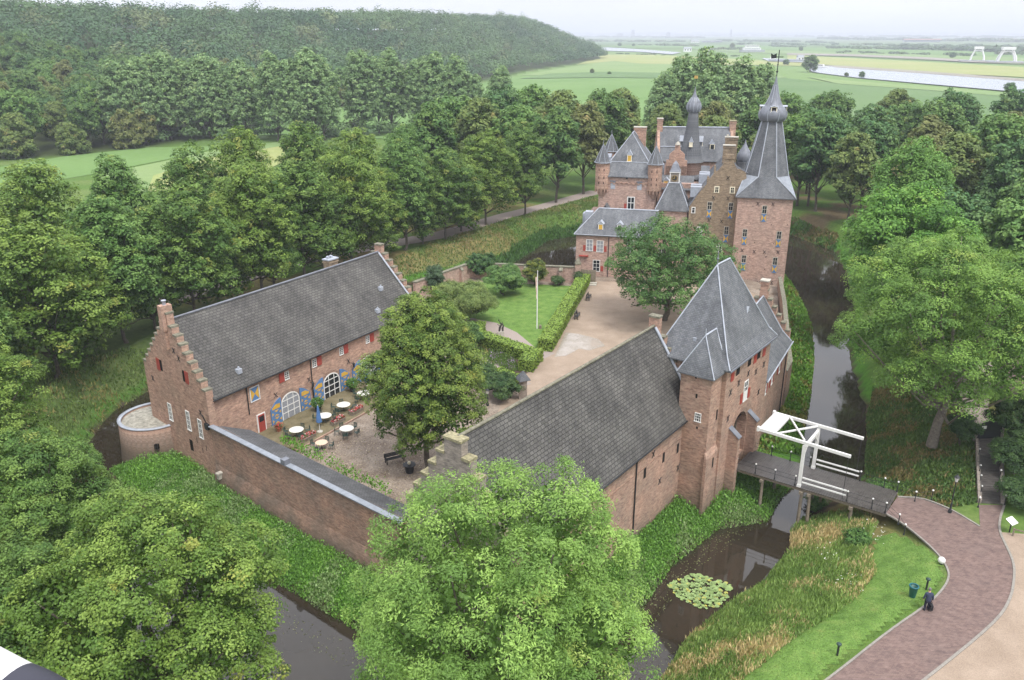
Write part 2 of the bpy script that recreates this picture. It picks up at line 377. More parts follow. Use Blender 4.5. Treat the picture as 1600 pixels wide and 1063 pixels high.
def make_ground():
    xs = axis(-70, 72, .7, -9000, 12000, 1.07); ys = axis(28, 196, .7, -300, 16000, 1.07)
    X, Y = np.meshgrid(xs, ys); Z = terrain(X, Y); nx, ny = len(xs), len(ys)
    n1 = fnoise(X, Y, 9, 40); n2 = fnoise(X, Y, 3, 44); n3 = fnoise(X, Y, 60, 48)
    c = np.zeros(X.shape + (3,)); green = np.array([.085, .15, .032]); dry = np.array([.20, .165, .07]); rich = np.array([.07, .165, .025]); dark = np.array([.045, .06, .022]); mud = np.array([.06, .045, .03])
    def put(m, col): m = np.clip(m, 0, 1)[..., None]; c[:] = c * (1 - m) + np.array(col) * m
    c[:] = green; put(sstep(.5, .7, n1), (.12, .17, .05))
    do = sdist(OUTER, X, Y); di = sdist(ISLE, X, Y)
    west = sstep(-6, 6, do) * (1 - sstep(22, 34, do)) * (1 - sstep(0, 12, X)) * sstep(108, 122, Y)
    put(west * sstep(.38, .6, n1) * .9, dry); put(west * sstep(.6, .75, n2) * .5, (.15, .09, .045))
    east = (1 - sstep(5, 11, do)) * sstep(-.5, .5, do) * sstep(10, 16, X) * (1 - sstep(66, 70, Y)); put(east * sstep(.35, .55, n1), dry)
    far_r = sstep(150, 165, Y) * sstep(30, 60, X) * (1 - sstep(250, 300, Y)); put(far_r * sstep(.42, .6, n1), (.13, .10, .055))
    wood_r = (X > 40) & (X < 56) & (Y > 62) & (Y < 84); put(wood_r * sstep(.45, .65, n1) * .6, (.15, .12, .05))
    put((do < 1.2) & (di > 0), rich); put(di <= 0, rich)
    put(((Z < -3.75) & (Z > -5)) * 1.0, mud)
    put((X > 23) & (X < 36) & (Y > 60) & (Y < 72) & (Z < -3.2), mud)
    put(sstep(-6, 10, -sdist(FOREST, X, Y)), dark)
    lin = sstep(-.5, 2, do) * (1 - sstep(26, 34, do)) * (1 - sstep(-20, -10, X)) * (1 - sstep(110, 130, Y)); put(lin * .7, dark * 1.5)  # shade of the west lime rows painted into the bank's ground colour
    put(sstep(260, 420, Y) * (sdist(FOREST, X, Y) > 5), (.15, .23, .08)); put(sstep(1500, 3500, Y) * .6 * (sdist(FOREST, X, Y) > 5), (.12, .17, .08))
    v = np.stack([X, Y, Z], -1).reshape(-1, 3); idx = np.arange(nx * ny).reshape(ny, nx)
    f = np.stack([idx[:-1, :-1], idx[:-1, 1:], idx[1:, 1:], idx[1:, :-1]], -1).reshape(-1, 4); n = len(f)
    me = bpy.data.meshes.new('ground'); me.vertices.add(len(v)); me.loops.add(4 * n); me.polygons.add(n)
    me.vertices.foreach_set('co', v.astype('f').ravel()); me.loops.foreach_set('vertex_index', f.astype('i').ravel())
    me.polygons.foreach_set('loop_start', np.arange(0, 4 * n, 4, dtype='i')); me.polygons.foreach_set('use_smooth', np.ones(n, bool))
    ca = me.color_attributes.new('col', 'FLOAT_COLOR', 'POINT'); cc = np.ones((len(v), 4), 'f'); cc[:, :3] = c.reshape(-1, 3); ca.data.foreach_set('color', cc.ravel())
    me.materials.append(M['ground']); me.update(calc_edges=True)
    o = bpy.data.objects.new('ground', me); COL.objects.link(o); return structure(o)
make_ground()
def sheet(name, pts, z, mat, th=0.0):
    m = MB()
    if th: m.prism(pts, z - th, z)
    else:
        n = len(pts)
        if sum(pts[i][0] * pts[(i + 1) % n][1] - pts[(i + 1) % n][0] * pts[i][1] for i in range(n)) < 0: pts = pts[::-1]
        m.poly([(x, y, z) for x, y in pts])
    return structure(m.build(name, mat))
def gp(pts, z=0): return [G(x, y, z) for x, y in pts]
sheet('water', [(-62, 27), (78, 27), (78, 200), (-62, 200)], -4.0, 'water')
# castle platform
PLAT = [(-28.0, 70.0), (-8.4, 54.0), UN(36.8, -32), UN(36.8, -28), UN(64, -28), UN(66, -25.6), UN(74, -25.6), (30.6, 86.2), (33.4, 95), (42.5, 126.5), (36, 133), (20, 137), (11.2, 134), (9.8, 130.2), (-6.5, 131.4), (-14.5, 121), (-22.5, 104), (-38, 78.5)]
sheet('courtyard', PLAT, 0.0, 'yard', 3.6)
def inpoly(pts, x, y): return sdist(pts, np.array([x]), np.array([y]))[0] < 0
sheet('gravel_drive', [(13.2, 129.3), (5.1, 97.6), (2.6, 92.5), (-.4, 87), (-1.5, 80), (0, 70), UN(52, -37), UN(66, -37), UN(66, -32), UN(74, -32), (27, 82.5), (31, 92), (39, 120), (34.5, 129)], .008, 'gravel')
LAWN = gp([(735, 440), (893, 447), (908, 452), (851, 549), (838, 545), (808, 520), (776, 505), (740, 500), (690, 470)])
sheet('lawn', LAWN, .012, 'lawn')
sheet('garden_path', gp([(700, 490), (776, 505), (808, 520), (838, 545), (851, 549), (868, 552), (840, 566), (790, 538), (770, 520), (700, 512)]), .016, 'gravel_path')
sheet('flower_bed', gp([(715, 520), (745, 520), (842, 570), (812, 592), (745, 600), (690, 570)]), .016, 'soil')
sheet('bed_path', gp([(690, 545), (735, 545), (815, 590), (830, 600), (800, 612), (700, 575)]), .022, 'gravel_path')
sheet('wet_patch', gp([(884, 520), (903, 522), (935, 530), (946, 541), (920, 548), (905, 545), (885, 556), (866, 558), (872, 545)]), .02, 'puddle') if 'puddle' in M else None
# road and paths right of the moat
ROAD_L = [(11, 34.5), (19.7, 40.9), (25.6, 45.5), (29.2, 48.0), (31.1, 49.6), (32.5, 51.2), (33.0, 52.6), (33.1, 54.5), (32.7, 56.8), (32.2, 58.6), (31.5, 59.9)]
ROAD_R = [(42.3, 61.3), (40.6, 59), (39.6, 57.2), (39.1, 55.4), (38.4, 53), (37.2, 50.9), (35.6, 48.6), (33.2, 46.2), (25.9, 40.9), (16, 34)]
sheet('road', ROAD_L + [(33.6, 62.5), (35.6, 62.3), (36.6, 61.3), (37.4, 60.2), (38.4, 57.9), (40.1, 61.3)] + ROAD_R, .03, 'paver', .1)
sheet('gravel_yard', ROAD_R[2:] + [(60, 20), (90, 30), (90, 50), (60, 54), (44, 56.6)], .02, 'gravel', .1)
sheet('walkway', [(46.0, 73.2), (48.6, 73.2), (50.5, 79), (58, 92), (70, 110), (66, 112), (53, 92), (48, 80)], .03, 'gravel_path', .1)
sheet('side_road', gp([(1572, 600), (1600, 640), (1640, 700), (1640, 560), (1580, 560)]), .03, 'paver', .1)
sheet('west_path', [(-101, 62), (-68, 102), (-50, 127), (-36, 147), (-15.5, 165), (-3, 182.5), (6, 193), (20, 212), (24, 210), (9, 190), (0, 179), (-11.5, 161), (-33, 144), (-46.5, 124), (-64, 99), (-98, 58)], .03, 'gravel_path')
sheet('east_path', gp([(1555, 372), (1600, 388), (1660, 410), (1660, 400), (1600, 378), (1560, 362)]), .04, 'gravel_path')
def strip(name, line, w, z, h, mat, closed=False):
    m = MB(); L = []; R = []
    for i, p in enumerate(line):
        a = line[max(i - 1, 0)]; b = line[min(i + 1, len(line) - 1)]; d = (b[0] - a[0], b[1] - a[1]); q = hypot(*d) or 1
        nx, ny = -d[1] / q, d[0] / q; L.append((p[0] + nx * w / 2, p[1] + ny * w / 2)); R.append((p[0] - nx * w / 2, p[1] - ny * w / 2))
    vs = [(x, y, z) for x, y in L] + [(x, y, z) for x, y in R] + [(x, y, z + h) for x, y in L] + [(x, y, z + h) for x, y in R]; n = len(line); fs = []
    for i in range(n - 1):
        fs += [[2 * n + i, 2 * n + i + 1, 3 * n + i + 1, 3 * n + i][::-1], [i, i + 1, 2 * n + i + 1, 2 * n + i], [n + i, n + i + 1, 3 * n + i + 1, 3 * n + i][::-1]]
    fs += [[0, n, 3 * n, 2 * n], [n - 1, 2 * n - 1, 4 * n - 1, 3 * n - 1][::-1]]
    m.add(vs, fs); return m.build(name, mat)
def smooth_line(line, k=2):
    for _ in range(k):
        q = [line[0]]
        for a, b in zip(line[:-1], line[1:]): q += [(a[0] * .75 + b[0] * .25, a[1] * .75 + b[1] * .25), (a[0] * .25 + b[0] * .75, a[1] * .25 + b[1] * .75)]
        line = q + [line[-1]]
    return line
structure(strip('kerb', [(x + .04, y - .04) for x, y in smooth_line(ROAD_L)], .14, -.02, .12, 'kerb'))
structure(strip('kerb', smooth_line(ROAD_R), .18, -.02, .1, 'kerb'))
structure(strip('kerb', smooth_line([(33.7, 62.6), (35.7, 62.4), (36.7, 61.4), (37.5, 60.3), (38.4, 58.0)], 1), .16, -.02, .12, 'kerb'))
strip_lawn = [(12, 36)] + [(x - .1, y + .1) for x, y in ROAD_L[1:]]
# the mown verge beside the road
VERGE = [(x - .15, y + .1) for x, y in ROAD_L[:-1]] + [(30.4, 59), (28.8, 56.5), (27.5, 53), (24.5, 49.8), (20, 46.5), (15.5, 42.5), (8, 36.5)]
def drape(name, poly, mat, up=.03, st=.45):
    P = np.array(poly); xs = np.arange(P[:, 0].min(), P[:, 0].max(), st); ys = np.arange(P[:, 1].min(), P[:, 1].max(), st)
    X, Y = np.meshgrid(xs, ys); ins = sdist(poly, X, Y) < 0; Z = terrain(X, Y) + up; id_ = -np.ones(X.shape, int); id_[ins] = np.arange(ins.sum())
    V = np.stack([X[ins], Y[ins], Z[ins]], -1).tolist(); F = []
    for j in range(len(ys) - 1):
        for i in range(len(xs) - 1):
            q = [id_[j, i], id_[j, i + 1], id_[j + 1, i + 1], id_[j + 1, i]]
            if min(q) >= 0: F.append([int(k) for k in q])
    m = MB(); m.add(V, F, 0, True); return structure(m.build(name, mat))
drape('grass_verge', VERGE, 'lawn')
# ---------------------------------------------------------------- far country
def far(name, pts, z, mat): return sheet(name, gp(pts), z, mat)
far('field', [(-60, 300), (-60, 262), (0, 262), (100, 245), (230, 231), (330, 229), (335, 233), (250, 252), (150, 272), (0, 297)], .10, 'field_green')
far('field', [(150, 274), (250, 254), (340, 234), (440, 222), (470, 222), (400, 262), (300, 300), (180, 300)], .12, 'field_pale')
far('field', [(240, 275), (330, 246), (440, 229), (500, 226), (430, 260), (360, 300), (230, 300)], .16, 'field_straw')
far('field', [(395, 212), (400, 192), (560, 165), (700, 142), (812, 119), (930, 112), (1085, 112), (1060, 200), (1020, 235), (900, 240), (560, 215)], .2, 'field_green')
far('field', [(812, 119), (885, 106), (950, 95), (1000, 95), (1210, 118), (1230, 122), (1090, 125), (930, 117)], .4, 'field_pale')
far('field', [(812, 124), (930, 122), (1100, 124), (1100, 116), (950, 113), (860, 116)], .6, 'field_dull')
far('field', [(900, 102), (945, 86), (1020, 86), (1250, 98), (1260, 104), (1200, 103), (1000, 100), (960, 96)], .5, 'field_straw')
far('field', [(1200, 120), (1310, 131), (1450, 141), (1620, 156), (1700, 210), (1620, 215), (1400, 200), (1200, 190)], .3, 'field_dull')
far('field', [(1260, 121), (1310, 126), (1450, 136), (1620, 151), (1620, 156), (1450, 142), (1310, 132)], .5, 'field_pale')
far('field', [(1230, 86), (1300, 90), (1640, 108), (1640, 124), (1450, 114), (1290, 102), (1230, 98)], .6, 'field_straw')
far('field', [(1060, 76), (1240, 80), (1640, 92), (1640, 104), (1300, 88), (1150, 82)], .8, 'field_pale')
far('field', [(900, 72), (1100, 70), (1640, 82), (1640, 92), (1240, 80), (1000, 76)], 1.0, 'field_green')
far('field', [(880, 66), (1000, 64), (1640, 72), (1640, 80), (1100, 69), (900, 71)], 1.0, 'field_dull')
far('river_bank', [(1285, 103), (1320, 104), (1450, 113), (1640, 128), (1640, 132), (1450, 117), (1310, 107)], .9, 'river_bank')
far('river', [(1262, 108), (1285, 104), (1320, 107), (1450, 116.5), (1640, 131), (1640, 150), (1450, 133), (1340, 123), (1300, 118), (1270, 114)], .8, 'river_water')
far('river', [(925, 76), (950, 75), (1000, 78), (1065, 83), (1050, 86), (1000, 82), (940, 80)], 1.2, 'river_water')
far('river', [(1190, 92), (1240, 94), (1260, 99), (1200, 97)], 1.2, 'river_water')
far('road_embankment', [(1230, 84), (1330, 86), (1450, 91), (1530, 96), (1640, 99), (1640, 102), (1520, 99), (1440, 94), (1330, 89), (1230, 87)], 1.3, 'river_bank')
# ---------------------------------------------------------------- building helpers
def FR(fr, s, o, z):
    c, q = cos(fr[2]), sin(fr[2]); return (fr[0] + s * c + o * q, fr[1] + s * q - o * c, z)
def fbox(m, fr, s0, s1, o0, o1, z0, z1, mi=0):
    vs = [FR(fr, s, o, z) for z in (z0, z1) for o in (o1, o0) for s in (s0, s1)]
    return m.add(vs, [[0, 2, 3, 1], [4, 5, 7, 6], [0, 1, 5, 4], [2, 6, 7, 3], [0, 4, 6, 2], [1, 3, 7, 5]], mi)
def fprof(m, fr, prof, o0, o1, mi=0):
    n = len(prof)
    if sum(prof[i][0] * prof[(i + 1) % n][1] - prof[(i + 1) % n][0] * prof[i][1] for i in range(n)) < 0: prof = prof[::-1]
    vs = [FR(fr, s, o1, z) for s, z in prof] + [FR(fr, s, o0, z) for s, z in prof]
    return m.add(vs, [list(range(n)), list(range(n, 2 * n))[::-1]] + [[i, n + i, n + (i + 1) % n, (i + 1) % n] for i in range(n)], mi)
def arch_pts(s, w, zs, rise, k=8): return [(s + w / 2 * cos(pi * i / k), zs + rise * sin(pi * i / k)) for i in range(k + 1)]
def window(par, fr, s, z, w, h, cols=2, rows=3, frame='white_paint', pane='glass', rise=0, fw=.09, bw=.05, name='window', label=None):
    """z = sill height"""
    m = MB(); zt = z + h - rise
    fbox(m, fr, s - w / 2 - .04, s + w / 2 + .04, 0, .09, z - .07, z); fbox(m, fr, s - w / 2, s - w / 2 + fw, 0, .06, z, zt); fbox(m, fr, s + w / 2 - fw, s + w / 2, 0, .06, z, zt)
    if rise:
        po = arch_pts(s, w, zt, rise, 10); pi_ = arch_pts(s, w - 2 * fw, zt, rise - fw, 10)
        for i in range(10): fprof(m, fr, [po[i], po[i + 1], pi_[i + 1], pi_[i]], 0, .06)
    else: fbox(m, fr, s - w / 2 + fw, s + w / 2 - fw, 0, .06, z + h - fw, z + h)
    for c in range(1, cols):
        x = s - w / 2 + w * c / cols; top = zt + (rise * math.sqrt(max(0, 1 - (2 * (x - s) / w) ** 2)) - fw if rise else h - (zt - z) - fw if False else 0)
        top = top if rise else z + h - fw
        fbox(m, fr, x - bw / 2, x + bw / 2, .012, .045, z, top)
    for r in range(1, rows):
        zz = z + h * r / rows
        hw = w / 2 - fw if (not rise or zz < zt) else (w / 2) * math.sqrt(max(.01, 1 - ((zz - zt) / rise) ** 2)) - fw
        edges = [s - hw] + [x for x in [s - w / 2 + w * c / cols for c in range(1, cols)] if s - hw < x < s + hw] + [s + hw]
        for a, b in zip(edges[:-1], edges[1:]):
            a += bw / 2 if a != s - hw else 0; b -= bw / 2 if b != s + hw else 0
            fbox(m, fr, a, b, .012, .042, zz - bw / 2, zz + bw / 2)
    f = m.build(name, frame, par)
    if label: f['label'] = label
    p = MB(); prof = [(s - w / 2 + .03, z + .01), (s + w / 2 - .03, z + .01)] + ([(a, b - .03) for a, b in arch_pts(s, w - .06, zt, rise, 10)] if rise else [(s + w / 2 - .03, z + h - .02), (s - w / 2 + .03, z + h - .02)])
    fprof(p, fr, prof, 0, .012); p.build('pane', pane, f); return f
def shutter(par, fr, s0, s1, z0, z1, mat='red_paint', hour=False, o=.05, frame=None):
    m = MB(); fbox(m, fr, s0, s1, o - .04, o, z0, z1)
    sh = m.build('shutter', mat, par)
    if hour:
        t = MB(); e = .04; cx, cz = (s0 + s1) / 2, (z0 + z1) / 2
        fprof(t, fr, [(s0 + e, z0 + e), (cx, cz), (s0 + e, z1 - e)], o, o + .012); fprof(t, fr, [(s1 - e, z1 - e), (cx, cz), (s1 - e, z0 + e)], o, o + .012)
        t.build('painted_triangles', 'yellow_paint', sh)
    if frame:
        t = MB(); w = .08
        fbox(t, fr, s0 - w, s0, 0, o + .03, z0 - w, z1 + w); fbox(t, fr, s1, s1 + w, 0, o + .03, z0 - w, z1 + w); fbox(t, fr, s0, s1, 0, o + .03, z1, z1 + w); fbox(t, fr, s0, s1, 0, o + .03, z0 - w, z0)
        t.build('shutter_frame', frame, sh)
    return sh
def slit(par, fr, s, z, w=.12, h=.7, name='loophole', mat='dark_void'):
    m = MB(); fbox(m, fr, s - w / 2, s + w / 2, 0, .012, z, z + h); return m.build(name, mat, par)
def anchor(par, fr, s, z, k=.26):
    m = MB(); t = .035; k = min(k, .28)
    for sg in (-1, 1):
        pts = [FR(fr, s + sg * k * .45 * (1 - (q / 1.0) ** 2 * -1) * (abs(q) * .8 + .12), .05, z + q * k) for q in (-1, -.5, 0, .5, 1)]
        m.tube(pts, t, 4, smooth=False)
    return m.build('wall_anchor', 'iron', par)
def hexa(m, lo, hi, mi=0):
    """roof slab between 4 upper points hi and 4 lower points lo"""
    return m.add(list(lo) + list(hi), [[4, 5, 6, 7], [3, 2, 1, 0], [0, 1, 5, 4], [1, 2, 6, 5], [2, 3, 7, 6], [3, 0, 4, 7]], mi)
def plane_slab(m, pts, th=.14, mi=0):
    n = len(pts); a, b, c = [np.array(p, float) for p in pts[:3]]; nn = np.cross(b - a, c - a)
    if nn[2] < 0: pts = pts[::-1]
    lo = [(x, y, z - th) for x, y, z in pts]
    return m.add(list(pts) + lo, [list(range(n)), list(range(n, 2 * n))[::-1]] + [[i, n + i, n + (i + 1) % n, (i + 1) % n] for i in range(n)], mi)
def sag_roof(m, a, b, c, d, nx=24, ny=6, th=.18, sag=.12, seed=0):
    """old roof slope a,b (eave) c,d (ridge) with a slight sag and uneven rafters"""
    A, B, C_, D = [np.array(p, float) for p in (a, b, c, d)]; top = []
    for j in range(ny + 1):
        for i in range(nx + 1):
            u, v = i / nx, j / ny; p = (A * (1 - u) + B * u) * (1 - v) + (D * (1 - u) + C_ * u) * v
            e = sin(pi * u) ** .6; p[2] -= sag * e * (.35 + .65 * sin(pi * v)) + e * .07 * (float(vnoise(p[0], p[1] + 40 * seed, 2.6, 61)) - .5) * 2 * min(1, v * 4 + .3)
            top.append(tuple(p))
    n = len(top); bot = [(x, y, z - th) for x, y, z in top]; w = nx + 1; fs = []
    flip = np.cross(B - A, D - A)[2] < 0
    for j in range(ny):
        for i in range(nx):
            q = [j * w + i, j * w + i + 1, (j + 1) * w + i + 1, (j + 1) * w + i]; fs.append(q[::-1] if flip else q); fs.append([k + n for k in (q if flip else q[::-1])])
    m.add(top + bot, fs, 0, False)
    rim = list(range(w)) + [j * w + nx for j in range(1, ny + 1)] + [ny * w + i for i in range(nx - 1, -1, -1)] + [j * w for j in range(ny - 1, 0, -1)]
    vs = [top[k] for k in rim] + [bot[k] for k in rim]; r = len(rim); m.add(vs, [[k, (k + 1) % r, r + (k + 1) % r, r + k] for k in range(r)]); return m
def lead_line(m, pts, r=.09): m.tube(pts, r, 5, smooth=True)
def stepped(par, a, b, t, z0, ze, zp, n, topw=.9, mat='brick', cap='lichen_stone', extra=0.0, name='gable', capw=.06):
    """stepped gable wall in the plane a->b, thickness to the left"""
    L = hypot(b[0] - a[0], b[1] - a[1]); sw = (L - topw) / 2 / n; sh = (zp - ze) / (n + 1)
    R = []; 
    for i in range(n): R += [(L - i * sw, ze + (i + 1) * sh), (L - (i + 1) * sw, ze + (i + 1) * sh)]
    Lh = [(L - s, z) for s, z in R][::-1]
    prof = [(0, z0), (L, z0)] + R + [(L - n * sw, zp + extra), (n * sw, zp + extra)] + Lh
    m = MB(); m.slab(prof, a, b, t); g = m.build(name, mat, par)
    d = ((b[0] - a[0]) / L, (b[1] - a[1]) / L); fr = (a[0], a[1], atan2(d[1], d[0]))
    rr = random.Random(int(L * 100) + n)
    for i in range(n):
        z = ze + (i + 1) * sh
        for s0 in (L - (i + 1) * sw, i * sw):
            c = MB(); fbox(c, fr, s0 + .02, s0 + sw - .02, -t - capw, capw, z, z + .16 + rr.random() * .05); c.build('coping_stone', cap, g)
    c = MB(); fbox(c, fr, n * sw - .05, L - n * sw + .05, -t - capw, capw, zp + extra, zp + extra + .18); c.build('coping_stone', cap, g); return g
def downpipe(par, fr, s, z0, z1):
    m = MB(); m.tube([FR(fr, s, .09, z0), FR(fr, s, .09, z1)], .06, 6); return m.build('drainpipe', 'iron', par)
def chimney(par, x0, x1, y0, y1, z0, z1, mat='brick', cap='stone', pots=0):
    m = MB(); m.box(x0, x1, y0, y1, z0, z1); m.box(x0 - .08, x1 + .08, y0 - .08, y1 + .08, z1 - .35, z1 - .18)
    c = m.build('chimney', mat, par); k = MB(); k.box(x0 - .1, x1 + .1, y0 - .1, y1 + .1, z1, z1 + .14)
    for i in range(pots): k.box(x0 + .2 + i * .5, x0 + .5 + i * .5, (y0 + y1) / 2 - .15, (y0 + y1) / 2 + .15, z1 + .14, z1 + .45)
    k.build('chimney_cap', cap, c); return c
def dormer(par, fr, s, o, z, w=.75, h=1.0, roofh=.65, depth=1.2, front='cream_paint', pane='yellow_paint', roof='lead'):
    """small roof dormer; o = outward position of its front"""
    m = MB(); fbox(m, fr, s - w / 2, s + w / 2, o - depth, o - .03, z, z + h, 0)
    fbox(m, fr, s - w / 2 - .03, s - w / 2 + .09, o - .03, o + .03, z, z + h, 1); fbox(m, fr, s + w / 2 - .09, s + w / 2 + .03, o - .03, o + .03, z, z + h, 1)
    fbox(m, fr, s - w / 2 + .09, s + w / 2 - .09, o - .03, o + .03, z + h - .12, z + h, 1); fbox(m, fr, s - w / 2 - .08, s + w / 2 + .08, o - .03, o + .07, z - .08, z, 1)
    d = m.build('dormer', ['slate', front], par)
    p = MB(); fbox(p, fr, s - w / 2 + .09, s + w / 2 - .09, o - .028, o - .012, z, z + h - .12); p.build('pane', pane, d)
    r = MB(); e = w / 2 + .14
    A_ = [FR(fr, s - e, o + .1, z + h - .03), FR(fr, s, o + .1, z + h + roofh), FR(fr, s, o - depth - .5, z + h + roofh), FR(fr, s - e, o - depth, z + h - .03)]
    B_ = [FR(fr, s + e, o + .1, z + h - .03), FR(fr, s, o + .1, z + h + roofh), FR(fr, s, o - depth - .5, z + h + roofh), FR(fr, s + e, o - depth, z + h - .03)]
    for Q in (A_, B_): plane_slab(r, Q, .07)
    fprof(r, fr, [(s - e + .05, z + h), (s + e - .05, z + h), (s, z + h + roofh - .08)], o - .02, o + .06)
    r.build('dormer_roof', roof, d); return d
# ================================================================ west barn (long house with the terrace)
WA = atan2(.852, .524)
barn = thing('long_house', 'long brick house left of the courtyard with a stepped gable and blue and yellow shutters', 'house', (-28.5, 70, 0), WA)
CF = (0, 0, 0.0)                                   # court facade: s = x
m = MB(); m.prism([(.7, 0), (32.0, 0), (32.0, 11.8), (2.7, 11.9)], -3.5, 6.0); m.build('wall', 'brick', barn)
GA, GB = (2.05, 12.0), (-.02, -.04)
NG = (GA[0], GA[1], atan2(GB[1] - GA[1], GB[0] - GA[0])); NL = hypot(GB[0] - GA[0], GB[1] - GA[1])
gn = stepped(barn, GA, GB, .7, -3.5, 6.0, 12.6, 8, 1.1, 'brick', 'mossy_cap', extra=.5, name='stepped_gable')
m = MB(); fbox(m, NG, NL / 2 - .35, NL / 2 + .35, -.75, .35, 11.4, 13.9); fbox(m, NG, NL / 2 - .2, NL / 2 + .2, .0, .25, 9.5, 11.4); cc = m.build('chimney', 'brick', barn)
m = MB(); m.lathe([(.16, 13.9), (.16, 14.25), (.24, 14.3), (.24, 14.36)], *FR(NG, NL / 2, -.2, 0)[:2], seg=10); m.build('chimney_pot', 'lead', cc)
gf = stepped(barn, (32.6, -.05), (32.6, 11.85), .65, 3.0, 6.0, 12.9, 8, 1.0, 'brick', 'mossy_cap', extra=.3, name='stepped_gable')
m = MB()
for sg in (0, 1):
    e0, e1 = ((.55, -.35, 5.82), (31.95, -.35, 5.82)) if sg == 0 else ((2.8, 12.25, 5.82), (31.95, 12.15, 5.82))
    r0, r1 = (1.65, 5.9, 12.35), (31.95, 5.9, 12.35)
    sag_roof(m, e0, e1, r1, r0, seed=sg)
m.build('roof', 'stone_slate', barn, uvdir=((1, 0, 0), (0, .69, .72)))
m = MB(); lead_line(m, [(1.6 + i * 30.35 / 12, 5.9, 12.4 - .05 * sin(pi * i / 12) ** .6) for i in range(13)], .13); lead_line(m, [(31.9, 5.9, 12.45), (31.9, -.3, 5.95)], .12); m.build('ridge', 'lead_dark', barn)
m = MB(); lead_line(m, [(31.88, 5.7, 12.3), (31.88, -.32, 5.97)], .14); m.build('verge_flashing', 'lead', barn)
m = MB(); m.tube([(.4, -.42, 5.72), (32, -.42, 5.72)], .07, 6); m.build('gutter', 'iron', barn)
chimney(barn, 23.7, 25.2, 6.3, 7.2, 11, 13.0, 'brick_yellow', 'lead', 2)
for x, y in ((28.3, 2.6), (25.6, .9), (4.6, .7)):
    z = 5.82 + (y + .35) * (6.53 / 6.25); m = MB(); m.box(x - .25, x + .25, y - .2, y + .25, z - .1, z + .38); m.tube([(x, y, z + .3), (x, y, z + .6)], .1, 6); m.build('roof_vent', 'lead', barn)
for s in (4.6, 13.3, 25.4): downpipe(barn, CF, s, .1 if s > 5 else 2.6, 5.7)
shutter(barn, CF, 5.05, 6.1, 3.75, 5.15, 'blue_paint', True, frame='white_paint')
for s, side in ((9.9, -1), (13.9, 1), (18.1, 1), (22.5, 1)):
    window(barn, CF, s, 4.45, .62, .85, 2, 4, bw=.05, fw=.07, pane='glass')
    a = s + side * .34; b = a + side * .72; shutter(barn, CF, min(a, b), max(a, b), 4.35, 5.4, 'red_paint', o=.09)
m = MB(); fbox(m, CF, 5.45, 6.55, 0, .08, 0, 2.1); dr = m.build('door', 'white_paint', barn)
m = MB(); fbox(m, CF, 5.58, 6.42, .08, .11, .02, 2.0); m.build('door_leaf', 'red_paint', dr)
m = MB(); fbox(m, CF, 5.7, 6.3, .11, .12, 1.25, 1.85); m.build('door_window', 'glass', dr)
def big_shutter(s0, s1, high, par=barn):
    """tall boarded shutter leaf with a curved top; high: side on which the curve is highest ('l' or 'r')"""
    w = s1 - s0; z0, zs = .05, 1.9; top = [(s0 + w * i / 8, zs + .95 * sin(pi / 2 * (i / 8 if high == 'r' else 1 - i / 8))) for i in range(9)]
    m = MB(); fprof(m, CF, [(s1, z0), (s0, z0)] + top, .03, .12); sh = m.build('shutter', 'blue_paint', par); y = MB(); cx = (s0 + s1) / 2
    e = .12
    fprof(y, CF, [(s0 + e * 1.5, 1.85), (s1 - e * 1.5, 1.85), (s1 - e * 1.5, 2.3 if high == 'r' else 2.05), (cx, 2.35), (s0 + e * 1.5, 2.05 if high == 'r' else 2.3)], .12, .135)
    for zb in (.25, 1.05):
        h = .65
        for k in (0, 1):
            x0 = s0 + e; x1 = s1 - e; zc = zb + h / 2
            fprof(y, CF, [(x0, zb + .14), (x0 + w * .17, zc), (x0, zb + h - .14)] if k == 0 else [(x1, zb + h - .14), (x1 - w * .17, zc), (x1, zb + .14)], .12, .135)
        fprof(y, CF, [(x0 + w * .2, zb), (x1 - w * .2, zb), (cx, zc - .12)], .12, .135); fprof(y, CF, [(x1 - w * .2, zb + h), (x0 + w * .2, zb + h), (cx, zc + .12)], .12, .135)
    y.build('painted_pattern', 'yellow_paint', sh); return sh
for s, pane, kind in ((10.05, 'curtain', 'window'), (16.2, 'glass', 'window'), (22.3, 'curtain', 'window'), (28.4, 'curtain', 'window')):
    f = window(barn, CF, s, .15 if pane == 'curtain' else .1, 2.55, 2.75, 3, 4, rise=1.0, bw=.075, fw=.12, pane=pane, name='arched_window')
    big_shutter(s - 2.78, s - 1.34, 'r'); big_shutter(s + 1.34, s + 2.78, 'l')
for s in (10.05, 16.2, 22.3, 28.4):
    m = MB(); po, pi_ = arch_pts(s, 3.1, 1.9, 1.3, 12), arch_pts(s, 2.6, 1.9, 1.04, 12)
    for i in range(12): fprof(m, CF, [po[i], po[i + 1], pi_[i + 1], pi_[i]], 0, .02)
    m.build('brick_arch', 'brick_moat', barn)
for s in (8.2, 12.9, 19.1): anchor(barn, CF, s, 3.3)
for s in (13.05, 19.5):                            # lanterns beside the arched doors
    m = MB(); m.tube([FR(CF, s, .02, 2.9), FR(CF, s, .4, 3.0)], .03, 5); x, y, _ = FR(CF, s, .42, 0)
    m.lathe([(.03, 3.1), (.17, 2.95), (.14, 2.9), (.1, 2.5), (.05, 2.45)], x, y, 6, smooth=False); m.build('wall_lantern', 'iron', barn)
for s, z, sd in ((NL - 8.5, 6.6, -1), (NL - 3.7, 6.7, 1)):
    slit(barn, NG, s, z, .75, 1.15, 'window', 'dark_void'); a = s + sd * .1; shutter(barn, NG, min(a, a + sd * .62), max(a, a + sd * .62), z - .05, z + 1.2, 'red_paint')
